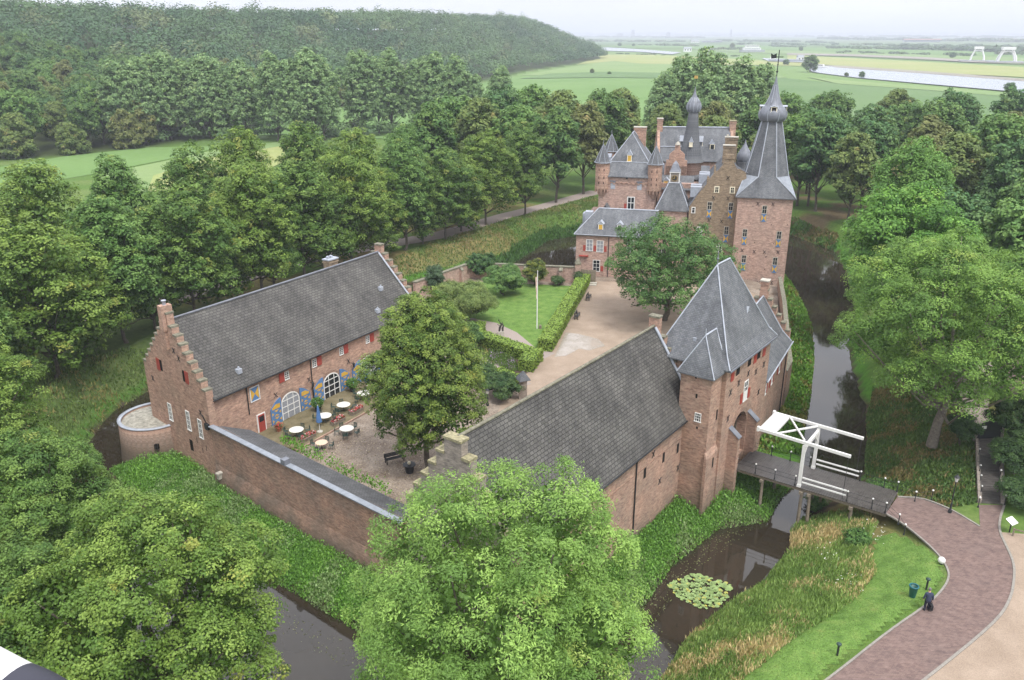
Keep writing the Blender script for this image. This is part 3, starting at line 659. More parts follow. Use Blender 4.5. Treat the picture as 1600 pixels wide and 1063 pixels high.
for s, z0, z1 in ((NL - 7.9, 1.35, 3.2), (NL - 4.25, 1.45, 3.5), (NL - 2.0, 1.35, 3.3)): window(barn, NG, s, z0, .72, z1 - z0, 2, 4, fw=.1)
slit(barn, NG, NL - 4.4, -.9, .6, 1.2, 'barred_window', 'dark_void')
for s, z in ((3.1, .4), (2.2, -.4), (1.4, .1)): slit(barn, NG, NL - s, z, .08, .6)
for s, z in ((NL - 10.6, 5.2), (NL - 5.1, 9.6), (NL - 6.1, 11.2), (NL - 4.3, 9.0), (NL - 1.5, 4.2)): anchor(barn, NG, s, z)
m = MB(); fbox(m, NG, NL - .5, NL + .02, .1, .35, 2.9, 3.5); m.tube([FR(NG, NL - .2, .2, 3.4), FR(NG, NL - .2, .55, 4.5)], .05, 5); m.build('crank', 'iron', barn)
# ---- round bastion at the corner
bas = thing('round_bastion', 'low round brick bastion with gravel top at the left corner of the long house', 'bastion', (-37.4, 77.9, 0))
m = MB(); m.lathe([(3.75, -3.6), (3.62, -2), (3.5, .5), (3.2, .5), (3.2, .1)], seg=40, smooth=True); m.build('wall', 'brick_moat', bas)
m = MB(); m.lathe([(3.56, .5), (3.6, .6), (3.22, .62), (3.18, .5), (3.56, .5)], seg=40, cap=False); m.build('lead_rim', 'lead', bas)
m = MB(); m.lathe([(3.19, .34), (.01, .42)], seg=32); m.build('gravel_top', 'roof_gravel', bas)
m = MB(); bf = (0, -3.56, 0); fbox(m, bf, 1.2, 1.6, -.2, .1, -1.5, -1.0); m.build('opening', 'dark_void', bas)
# ---- moat wall with lean-to roof
mwa, mwb = (-28.35, 69.75), (-8.35, 53.5); ML = hypot(mwb[0] - mwa[0], mwb[1] - mwa[1]); MWA = atan2(mwb[1] - mwa[1], mwb[0] - mwa[0])
mw = thing('moat_wall', 'long weathered brick moat wall with loopholes and a narrow dark lean-to roof behind it', 'wall', (*mwa, 0), MWA)
MF = (0, 0, 0.0); m = MB()
prof = [(-.55, -3.6), (-.25, -1.6), (0, -.6), (0, 3.25), (-.0 + .6, 3.25), (.6, -3.6)]     # (y, z) battered section
N = 24; vs = []
for i in range(N + 1):
    x = ML * i / N; bow = -.25 * sin(pi * i / N)
    for y, z in prof: vs.append((x, y + (bow if z < 0 else bow * .3), z))
k = len(prof); fs = [[i * k + j, i * k + (j + 1) % k, (i + 1) * k + (j + 1) % k, (i + 1) * k + j][::-1] for i in range(N) for j in range(k)]
fs += [list(range(k)), [N * k + j for j in range(k)][::-1]]
m.add(vs, fs); m.build('wall', 'brick_moat', mw)
m = MB(); m.box(-.1, ML + .05, -.22, .32, 3.27, 3.37); m.build('coping', 'lead_mid', mw)
m = MB(); plane_slab(m, [(0.1, .33, 3.34), (ML, .33, 3.34), (ML - 1.0, 3.1, 2.25), (1.6, 3.1, 2.25)], .12); m.build('roof', 'stone_slate_dark', mw)
m = MB(); m.prism([(1.8, 2.7), (ML - 1, 2.7), (ML - 1, 2.95), (1.8, 2.95)], 0, 2.22); m.build('inner_wall', 'brick_moat', mw)
rr = random.Random(4)
for i, (s, z) in enumerate([(1.9, 1.2), (2.5, 1.2), (4.6, 1.4), (6.2, 1.1), (7.1, .9), (9.3, .6), (11.2, .5), (14.0, .2), (16.0, .5), (17.9, .5), (19.8, .4), (21.6, .4), (23.6, .3)]): slit(mw, MF, s, z, .1, .75)
slit(mw, MF, .6, -1.0, .6, .5, 'drain_opening'); 
for s in (9.8, 14.6, 20.6): slit(mw, (0, -.42, 0), s, -2.2, .3, .3, 'drain_opening')
m = MB(); m.box(11.2, 11.75, -.3, .3, 3.37, 3.85); m.build('vent_box', 'lead_dark', mw)
m = MB(); m.box(.9, 1.25, -.62, -.1, -1.7, -1.2); m.box(.85, 1.3, -.7, -.1, -1.2, -1.05); m.build('spout', 'stone', mw)
# ================================================================ south barn
UA = atan2(.8, .6); o = UN(36.3, -27.6)
sb = thing('barn', 'brick barn with a dark stone-slate roof between the front tree and the gate tower', 'barn', (*o, 0), UA)
m = MB(); m.prism([(.6, 0), (28.0, 0), (28.0, 9.0), (.6, 9.0)], -3.6, 6.0); m.build('wall', 'brick_gate', sb)
stepped(sb, (0, 9.05), (0, -.05), .65, -3.6, 6.1, 12.9, 5, 1.5, 'brick_grey', 'lichen_stone', extra=.05, name='stepped_gable', capw=.1)
stepped(sb, (28.6, -.05), (28.6, 9.05), .6, 3, 6.1, 13.0, 6, 1.0, 'brick', 'mossy_cap', extra=.8, name='stepped_gable')
m = MB(); rid0, rid1 = (.6, 4.45, 13.0), (27.98, 4.45, 13.0)
sag_roof(m, (.6, -.38, 5.75), (27.98, -.38, 5.75), rid1, rid0, th=.2, seed=3, sag=.16)
plane_slab(m, [(.6, 9.4, 5.75), (27.98, 9.4, 5.75), rid1, rid0], .2); m.build('roof', 'stone_slate', sb, uvdir=((1, 0, 0), (0, .554, .832)))
m = MB(); lead_line(m, [(.5 + i * 27.5 / 12, 4.45, 13.05 - .06 * sin(pi * i / 12) ** .6) for i in range(13)], .14); m.build('ridge', 'mossy_cap', sb)
m = MB(); lead_line(m, [(27.95, 4.3, 12.95), (27.95, -.4, 5.95)], .16); m.build('verge_flashing', 'lead', sb)
m = MB(); m.tube([(.5, -.45, 5.68), (28, -.45, 5.68)], .07, 6); m.build('gutter', 'iron', sb)
for x in (17.4, 26.4): downpipe(sb, CF, x, -2.6, 5.6)
for x, z in ((25.3, 2.6), (22.5, 2.9), (19.1, 2.9)): slit(sb, CF, x, z, .42, .95, 'window')
m = MB(); fbox(m, CF, 12, 26.2, 0, .05, 3.95, 4.03); m.build('string_course', 'brick_moat', sb)
for x, z in ((22, 1.3), (25.6, 1.0), (20.4, 4.6)): anchor(sb, CF, x, z, .3)
# ================================================================ gate tower
o = UN(64.4, -24.8); gt = thing('gate_tower', 'square brick gate tower with steep slate roof, side turret and arched gateway at the drawbridge', 'gatehouse', (*o, 0), UA)
GW, GD, GE = 10.6, 6.9, 10.6; AL, AR = 2.5, 6.15
m = MB(); ap = [(AL, 3.1), (2.7, 3.75), (3.2, 4.35), (3.8, 4.65), (4.33, 4.75), (4.85, 4.65), (5.45, 4.35), (5.95, 3.75), (AR, 3.1)]
m.box(0, AL, .8, GD, -3.6, GE); m.box(AR, GW, .8, GD, -3.6, GE); m.box(AL, AR, .8, GD, 4.9, GE); m.box(AL, AR, .8, GD, -3.6, 0)
fbox(m, CF, 0, AL, -.8, 0, -3.6, GE); fbox(m, CF, AR, GW, -.8, 0, -3.6, GE); fbox(m, CF, AL, AR, -.8, 0, -3.6, 0)
fprof(m, CF, [(AR, GE), (AL, GE)] + ap, -.8, 0)
m.build('wall', 'brick_gate', gt)
m = MB(); bp = [(AL - .4, 3.1), (2.35, 3.95), (2.95, 4.7), (3.65, 5.05), (4.33, 5.2), (5.0, 5.05), (5.7, 4.7), (6.3, 3.95), (AR + .4, 3.1)]
for i in range(8): fprof(m, CF, [ap[i], ap[i + 1], bp[i + 1], bp[i]], 0, .03)
m.build('brick_arch', 'brick_moat', gt)
for s0, s1 in ((1.8, 2.4), (6.25, 6.85)):          # piers either side of the gateway
    m = MB(); m.prism([(s0, -.95), (s1, -.95), (s1, 0), (s0, 0)], -3.4, [3.35, 3.35, 4.05, 4.05]); b_ = m.build('buttress', 'brick_gate', gt)
    m = MB(); plane_slab(m, [(s0 - .06, -1.05, 3.32), (s1 + .06, -1.05, 3.32), (s1 + .06, 0, 4.15), (s0 - .06, 0, 4.15)], .1); m.build('lead_cap', 'lead_dark', b_)
m = MB(); m.box(AL + .02, AL + .14, .9, 2.7, .02, 3.9); m.build('door_leaf', 'wood_door', gt)
m = MB(); m.box(AR - .14, AR - .02, .9, 2.7, .02, 3.9); m.build('door_leaf', 'old_wood', gt)
m = MB(); m.tube([(AL + .1, .5, 3.4), (AR - .1, .5, 3.8)], .06, 5); m.build('gate_bar', 'iron', gt)
def hip_roof(m, x0, x1, y0, y1, ze, rx0, rx1, ry, zr, oh=.35, kick=.16, kz=.1, th=.16, ry1=None):
    """hipped roof with a flared foot"""
    ry1 = ry if ry1 is None else ry1
    E = [(x0 - oh, y0 - oh), (x1 + oh, y0 - oh), (x1 + oh, y1 + oh), (x0 - oh, y1 + oh)]; R = [(rx0, ry), (rx1, ry), (rx1, ry1), (rx0, ry1)]
    K = [(e[0] + (r[0] - e[0]) * kick, e[1] + (r[1] - e[1]) * kick) for e, r in zip(E, R)]; zk = ze + (zr - ze) * kz
    for i in range(4):
        j = (i + 1) % 4
        plane_slab(m, [(*E[i], ze), (*E[j], ze), (*K[j], zk), (*K[i], zk)], th)
        top = [(*K[i], zk), (*K[j], zk), (*R[j], zr)] + ([(*R[i], zr)] if R[i] != R[j] else [])
        plane_slab(m, top, th)
    return E, K, R, zk
def hips(par, E, K, R, ze, zk, zr, r=.09, mat='lead'):
    m = MB()
    for e, k_, q in zip(E, K, R): lead_line(m, [(*e, ze + .03), (*k_, zk + .03), (*q, zr + .05)], r)
    if R[0] != R[1]: lead_line(m, [(*R[0], zr + .06), (*R[1], zr + .06)], r * 1.3)
    m.build('lead_hips', mat, par)
m = MB(); E_, K_, R_, zk = hip_roof(m, 0, GW, 0, GD, GE - .05, 4.2, 7.0, 3.5, 18.4, .4, .17, .11); m.build('roof', 'slate', gt); hips(gt, E_, K_, R_, GE - .05, zk, 18.4, .07)
m = MB(); m.box(-.35, GW + .35, -.5, -.42, GE - .25, GE - .08); m.build('gutter', 'lead_dark', gt)
m = MB(); m.tube([(4.2, 3.5, 18.4), (4.2, 3.5, 19.6)], .05, 5); m.lathe([(.02, 18.9), (.14, 19.0), (.02, 19.15)], 4.2, 3.5, 8); m.build('finial', 'lead_dark', gt)
m = MB(); m.box(-2.2, 0, .4, 3.3, -3.6, 10.3); m.prism([(-2.45, .15), (0.0, .15), (0, .4), (-2.45, .4)], -3.6, [2.6, 2.6, 3.2, 3.2]); tu = m.build('stair_turret', 'brick_gate', gt)
m = MB(); ea = [(-2.5, .1, 10.3), (.25, .1, 10.3), (.25, 3.6, 10.3), (-2.5, 3.6, 10.3)]; ax, bx_ = (-1.1, 1.8, 13.6), (1.1, 1.8, 13.6)
plane_slab(m, [ea[0], ea[1], bx_, ax], .12); plane_slab(m, [ea[3], ea[0], ax], .12); plane_slab(m, [ea[2], ea[3], ax, bx_], .12); m.build('turret_roof', 'slate', tu)
m = MB(); lead_line(m, [ea[0], ax], .06); lead_line(m, [ea[3], ax], .06); lead_line(m, [ax, bx_, (.75, 1.0, 12.0), ea[1]], .09); m.tube([ax, (ax[0], ax[1], 14.2)], .04, 5); m.build('turret_lead', 'lead', tu)
TFf = (-2.2, .4, 0.0); TFl = (-2.2, 3.3, -pi / 2)
window(gt, TFl, 1.9, 5.95, .6, .8, 3, 3, fw=.06, bw=.04); slit(gt, TFl, 1.4, 9.9, .16, .35); slit(gt, TFl, 1.6, 8.1, .18, .4); slit(gt, TFl, 1.9, 5.2, .18, .22)
slit(gt, TFf, 1.75, 5.7, .3, 1.0); slit(gt, (-2.45, .15, 0), 1.5, 1.2, .3, 1.0)
for a_, b_, c_ in ((1.0, 1.75, 2.6), (6.35, 5.3, 6.25), (8.6, 7.6, 8.5)):
    slit(gt, CF, c_ if c_ == 2.6 else b_, 9.1, .8, 1.0, 'window', 'dark_void')
    shutter(gt, CF, a_ - .02, a_ + .68, 8.95, 10.2, 'red_paint')
window(gt, CF, 5.0, 5.75, .95, 2.0, 2, 3, fw=.1); m = MB(); fbox(m, CF, 4.6, 5.4, .03, .07, 5.8, 6.7); m.build('window_board', 'white_paint', gt)
shutter(gt, CF, 3.85, 4.4, 5.7, 6.7, 'red_paint'); shutter(gt, CF, 5.6, 6.15, 5.7, 6.7, 'red_paint')
for s, z in ((1.2, 7.9), (3.0, 8.2), (1.2, 5.3), (7.2, 7.9), (8.6, 5.3), (9.2, 8.0), (5.2, 8.4)): anchor(gt, CF, s, z, .3)
GFl = (0, GD, -pi / 2); slit(gt, GFl, 1.4, 8.4, .2, .5)
dormer(gt, CF, 7.2, -1.35, 12.2, .85, 1.2, .75, 1.5, 'white_paint', 'yellow_paint')
for y_ in (2.2, 3.6): m = MB(); m.box(.75, 1.05, y_ - .15, y_ + .15, 12.1, 12.4); m.build('roof_vent', 'lead', gt)
# ================================================================ east wing
EWA = atan2(.88, .475); ew = thing('guard_house', 'small brick house with red shutters and a steep slate roof behind the gate tower', 'house', (24.9, 75.2, 0), EWA)
m = MB(); m.box(.0, 12.6, 0, 6.4, -3.6, 6.0); m.build('wall', 'brick_gate', ew)
stepped(ew, (13.2, -.1), (13.2, 6.5), .6, -3.6, 6.0, 10.9, 5, .9, 'brick', 'mossy_cap', extra=.2, name='stepped_gable')
m = MB(); plane_slab(m, [(-.2, -.45, 5.7), (12.58, -.45, 5.7), (12.58, .7, 6.75), (-.2, .7, 6.75)], .15); plane_slab(m, [(-.2, .7, 6.75), (12.58, .7, 6.75), (12.58, 3.2, 10.5), (-.2, 3.2, 10.5)], .15)
plane_slab(m, [(-.2, 6.8, 5.7), (12.58, 6.8, 5.7), (12.58, 3.2, 10.5), (-.2, 3.2, 10.5)], .15); m.build('roof', 'slate', ew)
m = MB(); lead_line(m, [(-.2, 3.2, 10.55), (12.5, 3.2, 10.55), (12.5, .7, 6.85), (12.5, -.4, 5.8)], .09); m.tube([(-.1, -.52, 5.62), (12.9, -.52, 5.62)], .09, 6); m.build('lead_edges', 'lead', ew)
chimney(ew, 12.5, 13.3, 2.8, 3.6, 10.4, 12.2, 'brick', 'stone')
dormer(ew, CF, 8.3, -1.25, 7.3, .7, .8, .35, 1.0, 'white_paint', 'glass')
for s in (1.9, 5.0, 8.9): window(ew, CF, s, 3.4 if s < 8 else 3.3, .75, 1.3, 2, 3)
for s in (1.15, 2.65, 4.25, 5.75, 8.15, 9.65): shutter(ew, CF, s - .32, s + .32, 3.3, 4.7, 'red_paint')
for s in (6.9, 8.4, 10.0): window(ew, CF, s, 4.95, .6, .75, 2, 2)
downpipe(ew, CF, 12.2, -3, 5.6)
# curtain wall between the wing and the great tower
cw = thing('curtain_wall', 'low curved brick wall on the moat bank between guard house and great tower', 'wall', (31.2, 86.9, 0))
line = [(0, 0), (1.6, 3.2), (2.7, 7.4), (4.9, 15), (8.0, 26), (11.2, 38.6)]; w1 = strip('wall', line, .55, -3.6, 5.4, 'brick_moat'); w1.parent = cw; w2 = strip('coping', line, .6, 1.8, .1, 'mossy_cap'); w2.parent = cw
# ================================================================ the castle itself
CA = atan2(-.225, .974)
def CP2(ox, oy, x, y): return (ox + .974 * x + .225 * y, oy - .225 * x + .974 * y)
# ---- great tower
gtw = thing('great_tower', 'tallest square pink brick tower of the castle, with a slate spire and onion bulb', 'tower', (35.6, 131, 0), CA)
x0, x1, y0, y1 = .45, 8.9, 0, 8.45; cx, cy = (x0 + x1) / 2, (y0 + y1) / 2
m = MB(); m.box(x0, x1, y0, y1, -4, 13.6); m.box(x0 - .1, x1 + .1, y0 - .1, y1 + .1, 13.35, 13.6); m.build('wall', 'brick_tower', gtw)
def octo(ap, z, cx, cy):                           # octagon with flat sides towards the walls
    r = ap / cos(pi / 8); return [(cx + r * cos(pi / 8 + k * pi / 4 - pi * .5 - pi / 4 * 0), cy + r * sin(pi / 8 + k * pi / 4 - pi / 2), z) for k in range(8)]
hw = 4.6; sq = [(cx - hw, cy - hw, 13.6), (cx + hw, cy - hw, 13.6), (cx + hw, cy + hw, 13.6), (cx - hw, cy + hw, 13.6)]
o1, o2 = octo(3.35, 16.7, cx, cy), octo(1.5, 25.0, cx, cy)
m = MB()
# o1[k] from -90+22.5 deg: k=0 right end of the front side, k=7 left end of the front side
fr_ = [(7, 0), (1, 2), (3, 4), (5, 6)]
for (a, b), (p, q) in zip(fr_, ((0, 1), (1, 2), (2, 3), (3, 0))): plane_slab(m, [sq[p], sq[q], o1[b], o1[a]], .12)
for k in range(8): plane_slab(m, [o1[k], o1[(k + 1) % 8], o2[(k + 1) % 8], o2[k]], .1)
m.build('spire', 'slate', gtw)
for c, (a, b) in zip((1, 2, 3, 0), ((0, 1), (2, 3), (4, 5), (6, 7))): m = MB(); plane_slab(m, [sq[c], o1[b], o1[a]], .1); m.build('lead_broach', 'lead_mid', gtw)
m = MB()
for k in range(8): lead_line(m, [o1[k], o2[k]], .09)
for c, (a, b) in zip((1, 2, 3, 0), ((0, 1), (2, 3), (4, 5), (6, 7))): lead_line(m, [o1[a], sq[c], o1[b]], .09)
m.build('lead_hips', 'lead', gtw)
m = MB(); m.lathe([(1.45, 24.9), (1.9, 25.1), (2.15, 25.5), (2.25, 26.0), (2.15, 26.5), (1.85, 26.95), (1.42, 27.35), (1.1, 27.9), (.78, 28.7), (.5, 29.6), (.3, 30.5), (.14, 31.3), (.08, 31.7)], cx, cy, 16, a0=pi / 8); m.build('onion_bulb', 'lead_dark', gtw)
m = MB()
for k in range(8):
    w = pi / 8 + k * pi / 4; lead_line(m, [(cx + r * cos(w), cy + r * sin(w), z) for r, z in ((1.93, 25.1), (2.18, 25.5), (2.28, 26.0), (2.18, 26.5), (1.88, 26.95), (1.45, 27.35), (1.13, 27.9), (.81, 28.7), (.53, 29.6), (.33, 30.5))], .05)
m.build('lead_ribs', 'lead', gtw)
for dx, dy, an in ((0, -1, 0), (1, 0, pi / 2), (-1, 0, -pi / 2)):
    fr = (cx, cy, an); dormer(gtw, fr, 0, 2.0, 26.5, .85, .8, .14, 1.5, 'cream_paint', 'dark_void', 'lead')
m = MB(); m.tube([(cx, cy, 31.6), (cx, cy, 35.6)], .07, 6); m.lathe([(.03, 32.2), (.2, 32.4), (.03, 32.6)], cx, cy, 8); m.lathe([(.03, 33.3), (.13, 33.45), (.03, 33.6)], cx, cy, 8); fn = m.build('finial', 'iron', gtw)
m = MB(); m.box(cx - 1.0, cx + .7, cy - .03, cy + .03, 34.5, 34.62); m.add([(cx - 1.1, cy, 34.3), (cx - .3, cy, 34.4), (cx - .35, cy, 35.1), (cx - .8, cy, 34.85), (cx - 1.2, cy, 35.1), (cx - 1.1, cy + .06, 34.3), (cx - .3, cy + .06, 34.4), (cx - .35, cy + .06, 35.1), (cx - .8, cy + .06, 34.85), (cx - 1.2, cy + .06, 35.1)], [[0, 1, 2, 3, 4], [9, 8, 7, 6, 5], [0, 5, 6, 1], [1, 6, 7, 2], [2, 7, 8, 3], [3, 8, 9, 4], [4, 9, 5, 0]]); m.build('weathervane', 'iron', fn)
def cwin(par, fr, s, z, w=.8, h=1.25, hour=True):   # casement above a painted half shutter
    f = window(par, fr, s, z, w, h, 2, 2, frame='stone', fw=.1, bw=.05)
    if hour: shutter(par, fr, s - w / 2, s + w / 2, z - 1.35, z - .12, 'blue_paint', True, o=.07)
for s, z in ((4.7, 11.1), (2.05, 7.2), (7.35, 7.1), (2.3, 2.9), (7.2, 2.8)): cwin(gtw, CF, s, z)
for s, z in ((3.6, 12.6), (5.9, 12.6), (1.9, 4.9), (3.8, 4.8), (5.4, 4.8), (7.5, 4.9), (3.0, -.2), (5.0, -.4), (7.0, -.2)): anchor(gtw, CF, s, z, .33)
rr = random.Random(3)
for k in range(14): slit(gtw, CF, .9 + rr.random() * 7.6, [9.2, 6.0, 3.9, 1.6, 12][k % 5] + rr.random() * .3, .12, .14, 'putlog_hole')
# ---- south range with the shaped gable
sr = thing('south_range', 'yellowish brick range with a shaped gable joined to the left side of the great tower', 'house', (28.9, 134.5, 0), CA)
pr = [(.25, -3.5), (11.4, -3.5), (11.4, 11.4), (10.2, 13.6), (9.0, 15.2), (8.75, 17.0), (8.0, 17.5), (7.3, 17.6), (6.9, 18.2), (6.65, 18.9), (6.55, 19.9), (5.3, 19.9), (5.3, 18.9), (4.95, 18.1), (4.4, 17.3), (4.05, 17.05), (3.95, 18.1), (3.7, 18.1), (3.7, 16.7), (3.15, 15.9), (2.95, 16.3), (2.75, 16.3), (2.7, 15.1), (2.0, 14.5), (1.6, 13.8), (1.4, 13.4), (.25, 11.4)]
m = MB(); m.slab(pr, (0, 0), (12, 0), .6); m.box(5.1, 6.75, -.12, -.001, 19.2, 19.5); m.box(.26, 11.3, .61, 16, -3.5, 11.3); m.build('wall', 'brick_yellow', sr)
m = MB(); plane_slab(m, [(0, .6, 11.2), (5.9, .6, 18.5), (5.9, 15, 18.5), (0, 15, 11.2)], .2); plane_slab(m, [(11.6, .6, 11.2), (5.9, .6, 18.5), (5.9, 15, 18.5), (11.6, 15, 11.2)], .2); m.build('roof', 'slate', sr)
m = MB(); lead_line(m, [(5.9, .6, 18.6), (5.9, 15, 18.6)], .14); m.build('ridge', 'lead', sr)
for q_ in ([(.25, -.02, 11.4), (1.5, -.02, 13.6), (2.7, -.02, 15.15)], [(7.0, -.02, 18.2), (8.0, -.02, 17.6), (9, -.02, 17.1)]): m = MB(); lead_line(m, q_, .08); m.build('gable_coping', 'lead_dark', sr)
for i, (x, y, z) in enumerate(((1.4, 3, 13.1), (1.4, 5.2, 13.1), (2.6, 8.4, 14.4), (2.6, 10.5, 14.4))):
    m = MB(); m.box(x - 1.2, x + .6, y, y + 1.3, z - .8, z + .9); d = m.build('dormer', 'lead', sr); m = MB(); m.box(x - 1.215, x - 1.2, y + .2, y + 1.1, z - .2, z + .6); m.build('pane', 'glass', d)
for i, (x, y, z) in enumerate(((9.4, 1.2, 15.6), (9.9, 2.6, 14.9), (10.4, 4.0, 14.2))):
    m = MB(); m.box(x - .6, x + 1.0, y, y + 1.0, z - .5, z + .8); m.build('dormer', 'lead', sr)
chimney(sr, 5.0, 6.9, 6.6, 7.6, 17, 20.4, 'brick_yellow', 'stone'); chimney(sr, 5.3, 7.4, 11.6, 12.6, 17, 21.2, 'brick_yellow', 'stone', 1)
for s in (4.4, 6.85): window(sr, CF, s, 13.8, .8, 1.0, 2, 2, frame='cream_paint', fw=.16)
for s in (3.5, 6.85): cwin(sr, CF, s, 11.0)
cwin(sr, CF, 6.5, 7.0, .8, 1.3); window(sr, CF, .95, 10.3, .65, .95, 1, 2, frame='white_paint', fw=.13); window(sr, CF, 5.6, 4.0, .9, 1.3); window(sr, CF, 2.2, 6.6, .9, 1.4)
for s, z in ((6.0, 16.2), (4.0, 12.9), (6.3, 12.9), (3.6, 9.2), (5.6, 9.1)): anchor(sr, CF, s, z, .3)
# ---- chapel tower with the clock
ct = thing('clock_tower', 'small square tower with steep slate roof and white clock turret, left of the shaped gable', 'tower', (24.2, 136.4, 0), CA)
m = MB(); m.box(0, 5.0, 0, 5.0, -3.5, 10.4); 
for i in range(10): m.box(.1 + i * .49, .36 + i * .49, -.1, 0, 9.9, 10.2)
m.build('wall', 'brick_tower', ct)
m = MB(); m.box(-.1, 5.1, -.14, -.02, 10.2, 10.42); m.build('cornice', 'white_paint', ct)
m = MB(); E = [(-.3, -.3), (5.3, -.3), (5.3, 5.3), (-.3, 5.3)]; R = [(1.6, 1.6), (3.4, 1.6), (3.4, 3.4), (1.6, 3.4)]
for i in range(4): j = (i + 1) % 4; plane_slab(m, [(*E[i], 10.4), (*E[j], 10.4), (*R[j], 14.6), (*R[i], 14.6)], .14)
m.build('roof', 'slate', ct)
m = MB()
for e, r in zip(E, R): lead_line(m, [(*e, 10.45), (*r, 14.65)], .09)
lead_line(m, [(1.6, 1.6, 14.65), (3.4, 1.6, 14.65)], .1); m.build('lead_hips', 'lead', ct)
dormer(ct, CF, 2.5, -.75, 10.9, .85, 1.05, .5, 1.2, 'cream_paint', 'yellow_paint')
m = MB(); m.box(1.75, 3.25, 1.75, 3.25, 14.4, 16.3, 0)
for x, y in ((1.68, 1.68), (3.18, 1.68), (1.68, 3.18), (3.18, 3.18)): m.box(x, x + .14, y, y + .14, 14.4, 16.35, 1)
m.box(1.6, 3.4, 1.6, 3.4, 16.3, 16.45, 1); tt = m.build('clock_turret', ['brick_grey', 'white_paint'], ct)
m = MB(); m.lathe([(.52, 0), (.52, .04)], seg=20); c = m.build('clock_face', 'iron', tt); c.location = (2.5, 1.75, 15.4); c.rotation_euler = (pi / 2, 0, 0)
m = MB(); m.lathe([(.46, .045), (.5, .045), (.5, .06), (.46, .06), (.46, .045)], seg=20, cap=False); m.box(-.03, .03, 0, .4, .05, .07); m.box(-.28, 0, -.03, .03, .05, .07)
for k in range(12): w = k * pi / 6; m.box(.38 * cos(w) - .025, .38 * cos(w) + .025, .38 * sin(w) - .025, .38 * sin(w) + .025, .045, .062)
c = m.build('clock_hands', 'gold', tt); c.location = (2.5, 1.75, 15.4); c.rotation_euler = (pi / 2, 0, 0)
m = MB(); m.lathe([(1.3, 16.45), (1.05, 16.75), (.85, 17.2), (.6, 17.7), (.25, 18.0), (.05, 18.2)], 2.5, 2.5, 4, a0=pi / 4, smooth=False); m.build('turret_cap', 'lead_dark', tt)
window(ct, CF, 3.6, 5.9, 1.0, 1.9, 2, 3); window(ct, CF, 1.2, 2.0, 1.0, 1.8)
# ---- low wing
lw = thing('low_wing', 'low two-storey brick wing with hipped slate roof, dormers and red shutters, beside the back moat', 'house', (10.6, 133.2, 0), CA)
m = MB(); m.box(0, 13.0, 0, 7.4, -4.4, 7.05); m.build('wall', 'brick_tower', lw)
m = MB(); m.box(-.05, 13, -.16, -.02, 6.85, 7.05); m.build('cornice', 'cream_paint', lw)
m = MB(); e = .35; r0, r1 = (3.1, 3.7, 10.7), (13.0, 3.7, 10.7)
plane_slab(m, [(-e, -e, 7.0), (13.0, -e, 7.0), r1, r0], .15); plane_slab(m, [(-e, 7.75, 7.0), (-e, -e, 7.0), r0], .15); plane_slab(m, [(13.0, 7.75, 7.0), (-e, 7.75, 7.0), r0, r1], .15); m.build('roof', 'slate', lw)
m = MB(); lead_line(m, [r0, r1], .14); lead_line(m, [(-e, -e, 7.05), r0], .08); lead_line(m, [(-e, -e, 7.03), (13.0, -e, 7.03)], .06); m.build('lead_edges', 'lead', lw)
for s in (3.9, 7.0, 10.7): dormer(lw, CF, s, -.55, 7.75, .8, 1.0, .45, 1.3, 'white_paint', 'glass' if s > 5 else 'yellow_paint')
for s, z in ((2.25, 4.3), (4.0, 4.2), (8.95, 4.5)): window(lw, CF, s, z, 1.15, 1.9, 2, 3, pane='curtain' if s < 5 else 'glass')
for a, b in ((1.2, 1.6), (2.93, 3.33), (4.68, 5.08), (7.85, 8.3)): shutter(lw, CF, a, b, 4.25, 5.2, 'red_paint')
window(lw, CF, 3.5, .9, 1.2, 1.9, 2, 3); shutter(lw, CF, 4.2, 4.65, .9, 1.8, 'red_paint'); m = MB(); fbox(m, CF, .6, 2.1, .02, .5, 3.35, 3.5); m.build('awning_board', 'red_paint', lw); downpipe(lw, CF, 5.4, 0, 6.8)
m = MB(); m.box(.3, 1.6, 7.5, 9.0, 5, 9.2); m.box(-.3, 1.0, 9.0, 10.6, 4, 8.6); m.build('lead_annex', 'lead', lw)
# ---- west block with corner turrets
wb = thing('turreted_block', 'square brick castle block with pointed corner turrets and a steep pyramid roof', 'keep', (15.5, 141.5, 0), CA)
m = MB(); m.box(-.6, 9.0, 0, 10.0, -4.4, 15.2); m.build('wall', 'brick_tower', wb)
m = MB()
for i in range(10):
    s = .75 + i * .83; po, pi_ = arch_pts(s, .83, 13.8, .42, 8), arch_pts(s, .55, 13.8, .28, 8)
    for k in range(8): fprof(m, CF, [po[k], po[k + 1], pi_[k + 1], pi_[k]], 0, .12)
m.build('arched_frieze', 'brick', wb)
m = MB()
E = [(-.3, -.35), (8.6, -.35), (8.6, 10.3), (-.3, 10.3)]; K2 = [(.9, 1.9), (7.6, 1.9), (7.6, 9.6), (.9, 9.6)]
for i in range(4): j = (i + 1) % 4; plane_slab(m, [(*E[i], 15.2), (*E[j], 15.2), (*K2[j], 17.3), (*K2[i], 17.3)], .15)
RR = [(4.25, 5.2), (4.25, 5.2), (4.25, 8.4), (4.25, 8.4)]
plane_slab(m, [(*K2[0], 17.3), (*K2[1], 17.3), (*RR[0], 21.8)], .14); plane_slab(m, [(*K2[1], 17.3), (*K2[2], 17.3), (*RR[2], 21.8), (*RR[0], 21.8)], .14); plane_slab(m, [(*K2[2], 17.3), (*K2[3], 17.3), (*RR[2], 21.8)], .14); plane_slab(m, [(*K2[3], 17.3), (*K2[0], 17.3), (*RR[0], 21.8), (*RR[2], 21.8)], .14)
m.build('roof', 'slate', wb)
